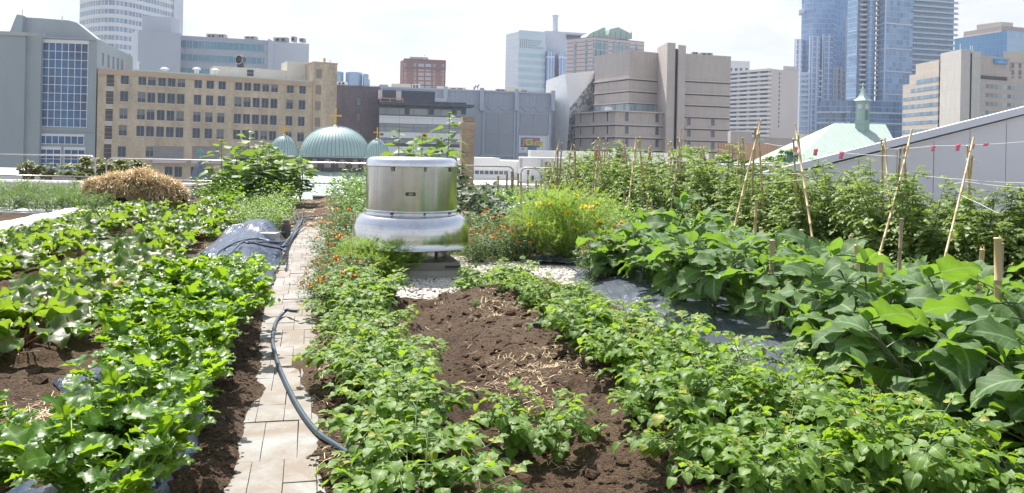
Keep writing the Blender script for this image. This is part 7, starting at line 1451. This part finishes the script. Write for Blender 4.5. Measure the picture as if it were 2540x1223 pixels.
# ---- 19 church with copper domes
m, nt = newmat('dome_copper'); q = N(nt); oc = coords(q); nn_ = q.noise(q.scale(oc, (3.0, 3.0, .16)), 1, 6, .75); n2 = q.noise(oc, 2.5, 4); q.out(q.bsdf(q.mix(q.math('MULTIPLY', n2, .5), q.mix(q.ramp(nn_, [(.3, 0), (.7, 1)]), (.33, .45, .43), (.46, .57, .54)), (.25, .38, .41)), .5, 0, q.bump(n2, .1, .02), .5)); MDOME = m
MGOLD = simple('gilded', (.72, .48, .12), (.6, .38, .08), .35, .6); MDRUM = brickmat('dark_brick', (.15, .12, .13), (.11, .09, .10), (.16, .14, .15), stain=.1)
CH = empty('domed_church', (P(831, 400, 100).x, 104, ZG), 'byzantine church with a large ribbed green copper dome between two small ones', 'church')
MCOPD = simple('seam_copper', (.17, .28, .29), (.13, .22, .23), .6)
def dome(cx, cy, R, z0, H, nr, root, cross=1.0, rr=.03, nm='dome', ovr=1.0):
    mb = MB(); n = 24; pr_ = [(R*1.02, z0-.1), (R*1.03, z0)]+[(R*math.cos(t*PI/2/n)**(.92), z0+H*math.sin(t*PI/2/n)) for t in range(0, n)]+[(.001, z0+H)]
    mb.lathe(pr_, 64, (cx, cy)); d_ = mb.build(nm, [MDOME], root, smooth=True); mb = MB()
    for k in range(nr):
        a = 2*PI*k/nr; pts = [(cx+R*1.003*math.cos(t*PI/2/12)**.92*math.cos(a), cy+R*1.003*math.cos(t*PI/2/12)**.92*math.sin(a), z0+H*1.003*math.sin(t*PI/2/12)) for t in range(0, 12)]; mb.tube(pts, rr, 4, cap=False)
    mb.build('rib', [MCOPD], d_); mb = MB(); t = z0+H; s = cross
    mb.lathe([(.3*s, t-.08), (.3*s, t+.05), (.09*s, t+.15), (.10*s, t+.3)], 12, (cx, cy)); mb.box(cx-.09*s, cx+.09*s, cy-.09*s, cy+.09*s, t+.25*s, t+2.05*s); mb.box(cx-.55*s, cx-.09*s, cy-.09*s, cy+.09*s, t+1.2*s, t+1.38*s); mb.box(cx+.09*s, cx+.55*s, cy-.09*s, cy+.09*s, t+1.2*s, t+1.38*s)
    for dx_, dz_ in ((-.6, 1.29), (.6, 1.29), (0, 2.1)): mb.box(cx+dx_*s-.12*s, cx+dx_*s+.12*s, cy-.12*s, cy+.12*s, t+dz_*s-.12*s, t+dz_*s+.12*s)
    mb.build('cross', [MGOLD], d_); return d_
Yc = 104.; zb = zat(831, 389, 99.5); Rm = 91/2000*99.8; cxm_ = P(831, 380, Yc).x
dome(cxm_, Yc, Rm, zb, zat(831, 313, Yc)-zb, 56, CH, 1.05)
for (x, yb, yt, rp, Yq) in ((704, 385, 336, 35, 97), (935, 391, 345, 30, 96)):
    X_ = P(x, 380, Yq).x; R_ = rp/2000*Yq; z0_ = zat(x, yb, Yq); dome(X_, Yq, R_, z0_, zat(x, yt, Yq)-z0_, 30, CH, .62, .03); mb = MB(); mb.lathe([(R_*.97, z0_-7), (R_*.97, z0_-.1)], 32, (X_, Yq)); mb.build('small_drum', [MDRUM], CH)
mb = MB(); zd = zat(831, 428, 98); mb.lathe([(Rm*.97, zd-1.5), (Rm*.97, zb-.35), (Rm*1.0, zb-.3), (Rm*1.0, zb-.1), (Rm*.5, zb-.1)], 72, (cxm_, Yc)); mb.build('drum', [MDRUM], CH)
MARCH = simple('arch_window', (.30, .25, .22), (.42, .36, .32), .5, scale=.8); zA, zB = zat(831, 416, 100), zat(831, 396, 100)
for k in range(16):
    a = -PI/2+.02+2*PI*k/16; mb = MB(); w_ = .42; pts = [(-w_, zA), (w_, zA), (w_, zB-.35)]+[(w_*math.cos(t*PI/6), zB-.35+w_*math.sin(t*PI/6)) for t in range(1, 6)]+[(-w_, zB-.35)]
    rr_ = Rm*.97+.05; f_ = lambda u_, z_, o_: Vector((cxm_+(rr_+o_)*math.cos(a+u_/rr_), Yc+(rr_+o_)*math.sin(a+u_/rr_), z_)); A1 = [f_(u_, z_, .05) for u_, z_ in pts]; A0 = [f_(u_, z_, -.3) for u_, z_ in pts]; mb.face(A1); n_ = len(pts)
    for i in range(n_): mb.face([A1[(i+1) % n_], A1[i], A0[i], A0[(i+1) % n_]])
    mb.build('arched_window', [MARCH], CH)
    mb = MB(); a2 = a+PI/16
    mb.tube([(cxm_+(rr_+.05)*math.cos(a2), Yc+(rr_+.05)*math.sin(a2), zd-.8), (cxm_+(rr_+.05)*math.cos(a2), Yc+(rr_+.05)*math.sin(a2), zb-.35)], .16, 6); mb.build('pilaster', [MDRUM], CH)
# octagonal copper roof skirt
zr1 = zat(800, 428, 97); RO, ZO = 15.5, -3.9
mb = MB(); n = 8; ring1 = [Vector((cxm_+(Rm*1.12)*math.cos(2*PI*(k+.5)/n-PI/2), Yc+(Rm*1.12)*math.sin(2*PI*(k+.5)/n-PI/2), zr1)) for k in range(n)]; ring2 = [Vector((cxm_+RO*math.cos(2*PI*(k+.5)/n-PI/2), Yc+RO*math.sin(2*PI*(k+.5)/n-PI/2), ZO)) for k in range(n)]
for k in range(n):
    a_, b_, c_, d_ = ring2[k], ring2[(k+1) % n], ring1[(k+1) % n], ring1[k]; mb.face([a_, b_, c_, d_]); m_ = (c_+d_)/2
    for t in range(1, 18): p0, p1 = a_.lerp(b_, t/18), d_.lerp(c_, t/18); mb.tube([p0+Vector((0, 0, .03)), p1+Vector((0, 0, .03))], .04, 4, cap=False)
mb.face([p for p in ring1[::-1]]); mb.build('copper_skirt_roof', [MCOP], CH)
mb = MB(); mb.prism([(p.x, p.y) for p in [Vector((cxm_, Yc, 0)).lerp(Vector((p.x, p.y, 0)), .97) for p in ring2]], ZG, ZO-.02); mb.build('nave_wall', [MDRUM], CH)
mb = MB(); X0_, X1_ = P(620, 470, 72).x, P(990, 470, 72).x; mb.face([Vector((X0_, 68, -3.3)), Vector((X1_, 68, -3.3)), Vector((X1_, 90, -1.9)), Vector((X0_, 90, -1.9))])
for t in range(0, 26): x = X0_+(X1_-X0_)*t/25; mb.tube([(x, 68, -3.27), (x, 90, -1.87)], .05, 4, cap=False)
mb.build('annex_roof', [MCOP], CH); mb = MB(); mb.prism([(X0_+.2, 68.3), (X1_-.2, 68.3), (X1_-.2, 89), (X0_+.2, 89)], ZG, -3.4); mb.build('annex_wall', [MCONC], CH)
# green cross finial on a small grey spire, left
c = P(497, 400, 60); o = empty('small_spire', (c.x, c.y, zat(497, 445, 60)), 'small dark pointed spire with a turquoise ringed cross', 'spire')
mb = MB(); mb.lathe([(.75, zat(497, 447, 60)), (.42, zat(497, 415, 60)), (.2, zat(497, 401, 60)), (.04, zat(497, 394, 60))], 8, (c.x, c.y)); mb.build('spire_roof', [simple('slate_blue', (.16, .18, .24), (.13, .15, .2), .6)], o)
mb = MB(); zt = zat(497, 378, 60); mb.box(c.x-.035, c.x+.035, c.y-.03, c.y+.03, zat(497, 396, 60), zt+.28); mb.box(c.x-.26, c.x-.035, c.y-.03, c.y+.03, zt-.035, zt+.035); mb.box(c.x+.035, c.x+.26, c.y-.03, c.y+.03, zt-.035, zt+.035); mb.tube([(c.x+.18*math.cos(t*PI/8), c.y-.04, zt+.18*math.sin(t*PI/8)) for t in range(17)], .025, 5, cap=False); mb.build('ringed_cross', [simple('turquoise', (.16, .45, .45), None, .5)], o)
# ---- trees and roofs at the lower left, tree by the brown tower
def tree(x, y0_, y1_, wpx, Y, label, n=2600, key='tree', seed=1, flat=1.0, group=None):
    r = random.Random(seed); c = P(x, y1_, Y); top = zat(x, y0_, Y); R = wpx/2/FPX*Y; base = -14; o = empty('tree', (c.x, c.y, base), label, 'tree', group); T = MB(); Fo = MB(); zc_ = c.z
    T.tube([(c.x, c.y, base), (c.x+.1, c.y, (base+zc_)/2), (c.x, c.y, zc_)], [.28, .2, .12], 8); cl = []
    for k in range(26):
        a = r.uniform(0, 6.3); rad = R*math.sqrt(r.random()); zz_ = zc_+(top-zc_)*r.uniform(-.1, 1)*(1-(rad/R)**2*.6); p = Vector((c.x+rad*math.cos(a), c.y+rad*math.sin(a)*.8, zz_)); cl.append((p, R*r.uniform(.12, .26))); T.tube([(c.x, c.y, (base+zc_)/2+2), ((c.x+p.x)/2, (c.y+p.y)/2, (zc_+p.z)/2-.3), tuple(p)], [.12, .07, .02], 5, cap=False)
    for k in range(n):
        p, s = cl[r.randrange(len(cl))]; d_ = Vector((r.gauss(0, 1), r.gauss(0, 1), r.gauss(0, .45*flat)))*s*.6; leaf(Fo, p+d_, hdir(r.uniform(0, 6.3), r.uniform(-.5, .8)), UP, .22*Y/60+.1, .06*Y/60+.03, OVATE, r, .5, .2, 0, r.random(), nseg=2)
    T.build('trunk', [MBROWN], o); Fo.build('crown', [ML[key]], o)
tree(222, 393, 432, 125, 48, 'yellow-green layered tree behind the left railing', 3200, seed=5, flat=.5); tree(310, 396, 430, 110, 52, 'yellow-green tree between straw heap and tan brick building', 2600, seed=6, flat=.5)
tree(72, 398, 430, 50, 50, 'thin scraggly shrub at the far left behind the railing', 420, seed=7); tree(115, 402, 432, 50, 50, 'second thin shrub right of the scraggly one', 380, seed=8)
tree(1705, 362, 392, 95, 95, 'green tree in front of the brown concrete tower base', 2200, 'basil', seed=9); tree(1560, 376, 396, 130, 95, 'row-end green tree behind the tomatoes', 1800, 'basil', seed=10); tree(1952, 366, 396, 42, 105, 'small round tree right of the wood-clad box', 1000, 'basil', seed=11); tree(1925, 385, 405, 60, 100, 'low bushy tree below the wood-clad box', 900, 'basil', seed=12)
B = bld(110, 70, 'low pale roofs with clutter seen over the left parapet'); solid(B, 'wall', [(-150, 68), (330, 72)], 22, zat(100, 436, 70), MWR, top=MWRT)
mb = MB(); p = P(118, 428, 70)
for k in range(14): x = P(60+k*11, 430, 69+k % 3).x; mb.box(x-.3, x+.2+.2*(k % 2), 69+k % 3, 70+k % 3, zat(100, 436, 70), zat(100, 430-(k*7 % 5), 70))
mb.build('roof_clutter', [MUNIT], B); mb = MB(); x = P(118, 425, 68); mb.box(x.x-1.4, x.x+1.3, 69, 71, zat(100, 436, 70), zat(118, 415, 69)); mb.build('skylight', [MBGL], B)
# blue machine near the green roof
c = P(1958, 396, 90); mb = MB(); mb.tube([(c.x-.5, c.y, c.z-.4), (c.x-.5, c.y, c.z+.45), (c.x+.5, c.y, c.z+.45), (c.x+.5, c.y, c.z-.4)], .09, 6); mb.tube([(c.x+.3*math.cos(t*PI/6), c.y-.1, c.z+.3*math.sin(t*PI/6)) for t in range(13)], .07, 6); mb.box(c.x-.7, c.x+.7, c.y-.3, c.y+.3, c.z-.7, c.z-.4)
tag(mb.build('blue_machine', [simple('machine_blue', (.02, .14, .30), None, .4)], origin=tuple(c)), 'small bright blue machine on a roof left of the green hipped roof', 'machine')
mb = MB(); mb.prism([(P(1890, 400, 86).x, 86), (P(2080, 400, 88).x, 88), (P(2080, 400, 96).x, 98), (P(1890, 400, 96).x, 96)], ZG, zat(1950, 405, 88)); tag(mb.build('low_block', [MCG], origin=(P(1990, 400, 90).x, 90, ZG)), 'low pale rooftop block under the blue machine', 'building')

m, nt = newmat('haze_air'); q = N(nt); pv = q.n('ShaderNodeVolumePrincipled'); pv.inputs['Color'].default_value = (.80, .87, 1, 1); pv.inputs['Density'].default_value = .00024; pv.inputs['Anisotropy'].default_value = .3
o_ = nt.nodes.new('ShaderNodeOutputMaterial'); nt.links.new(pv.outputs[0], o_.inputs['Volume'])
mb = MB(); mb.box(-3100, 3100, -2600, 5300, ZG-2, 190); hz = mb.build('haze', [m]); tag(hz, kind='stuff')
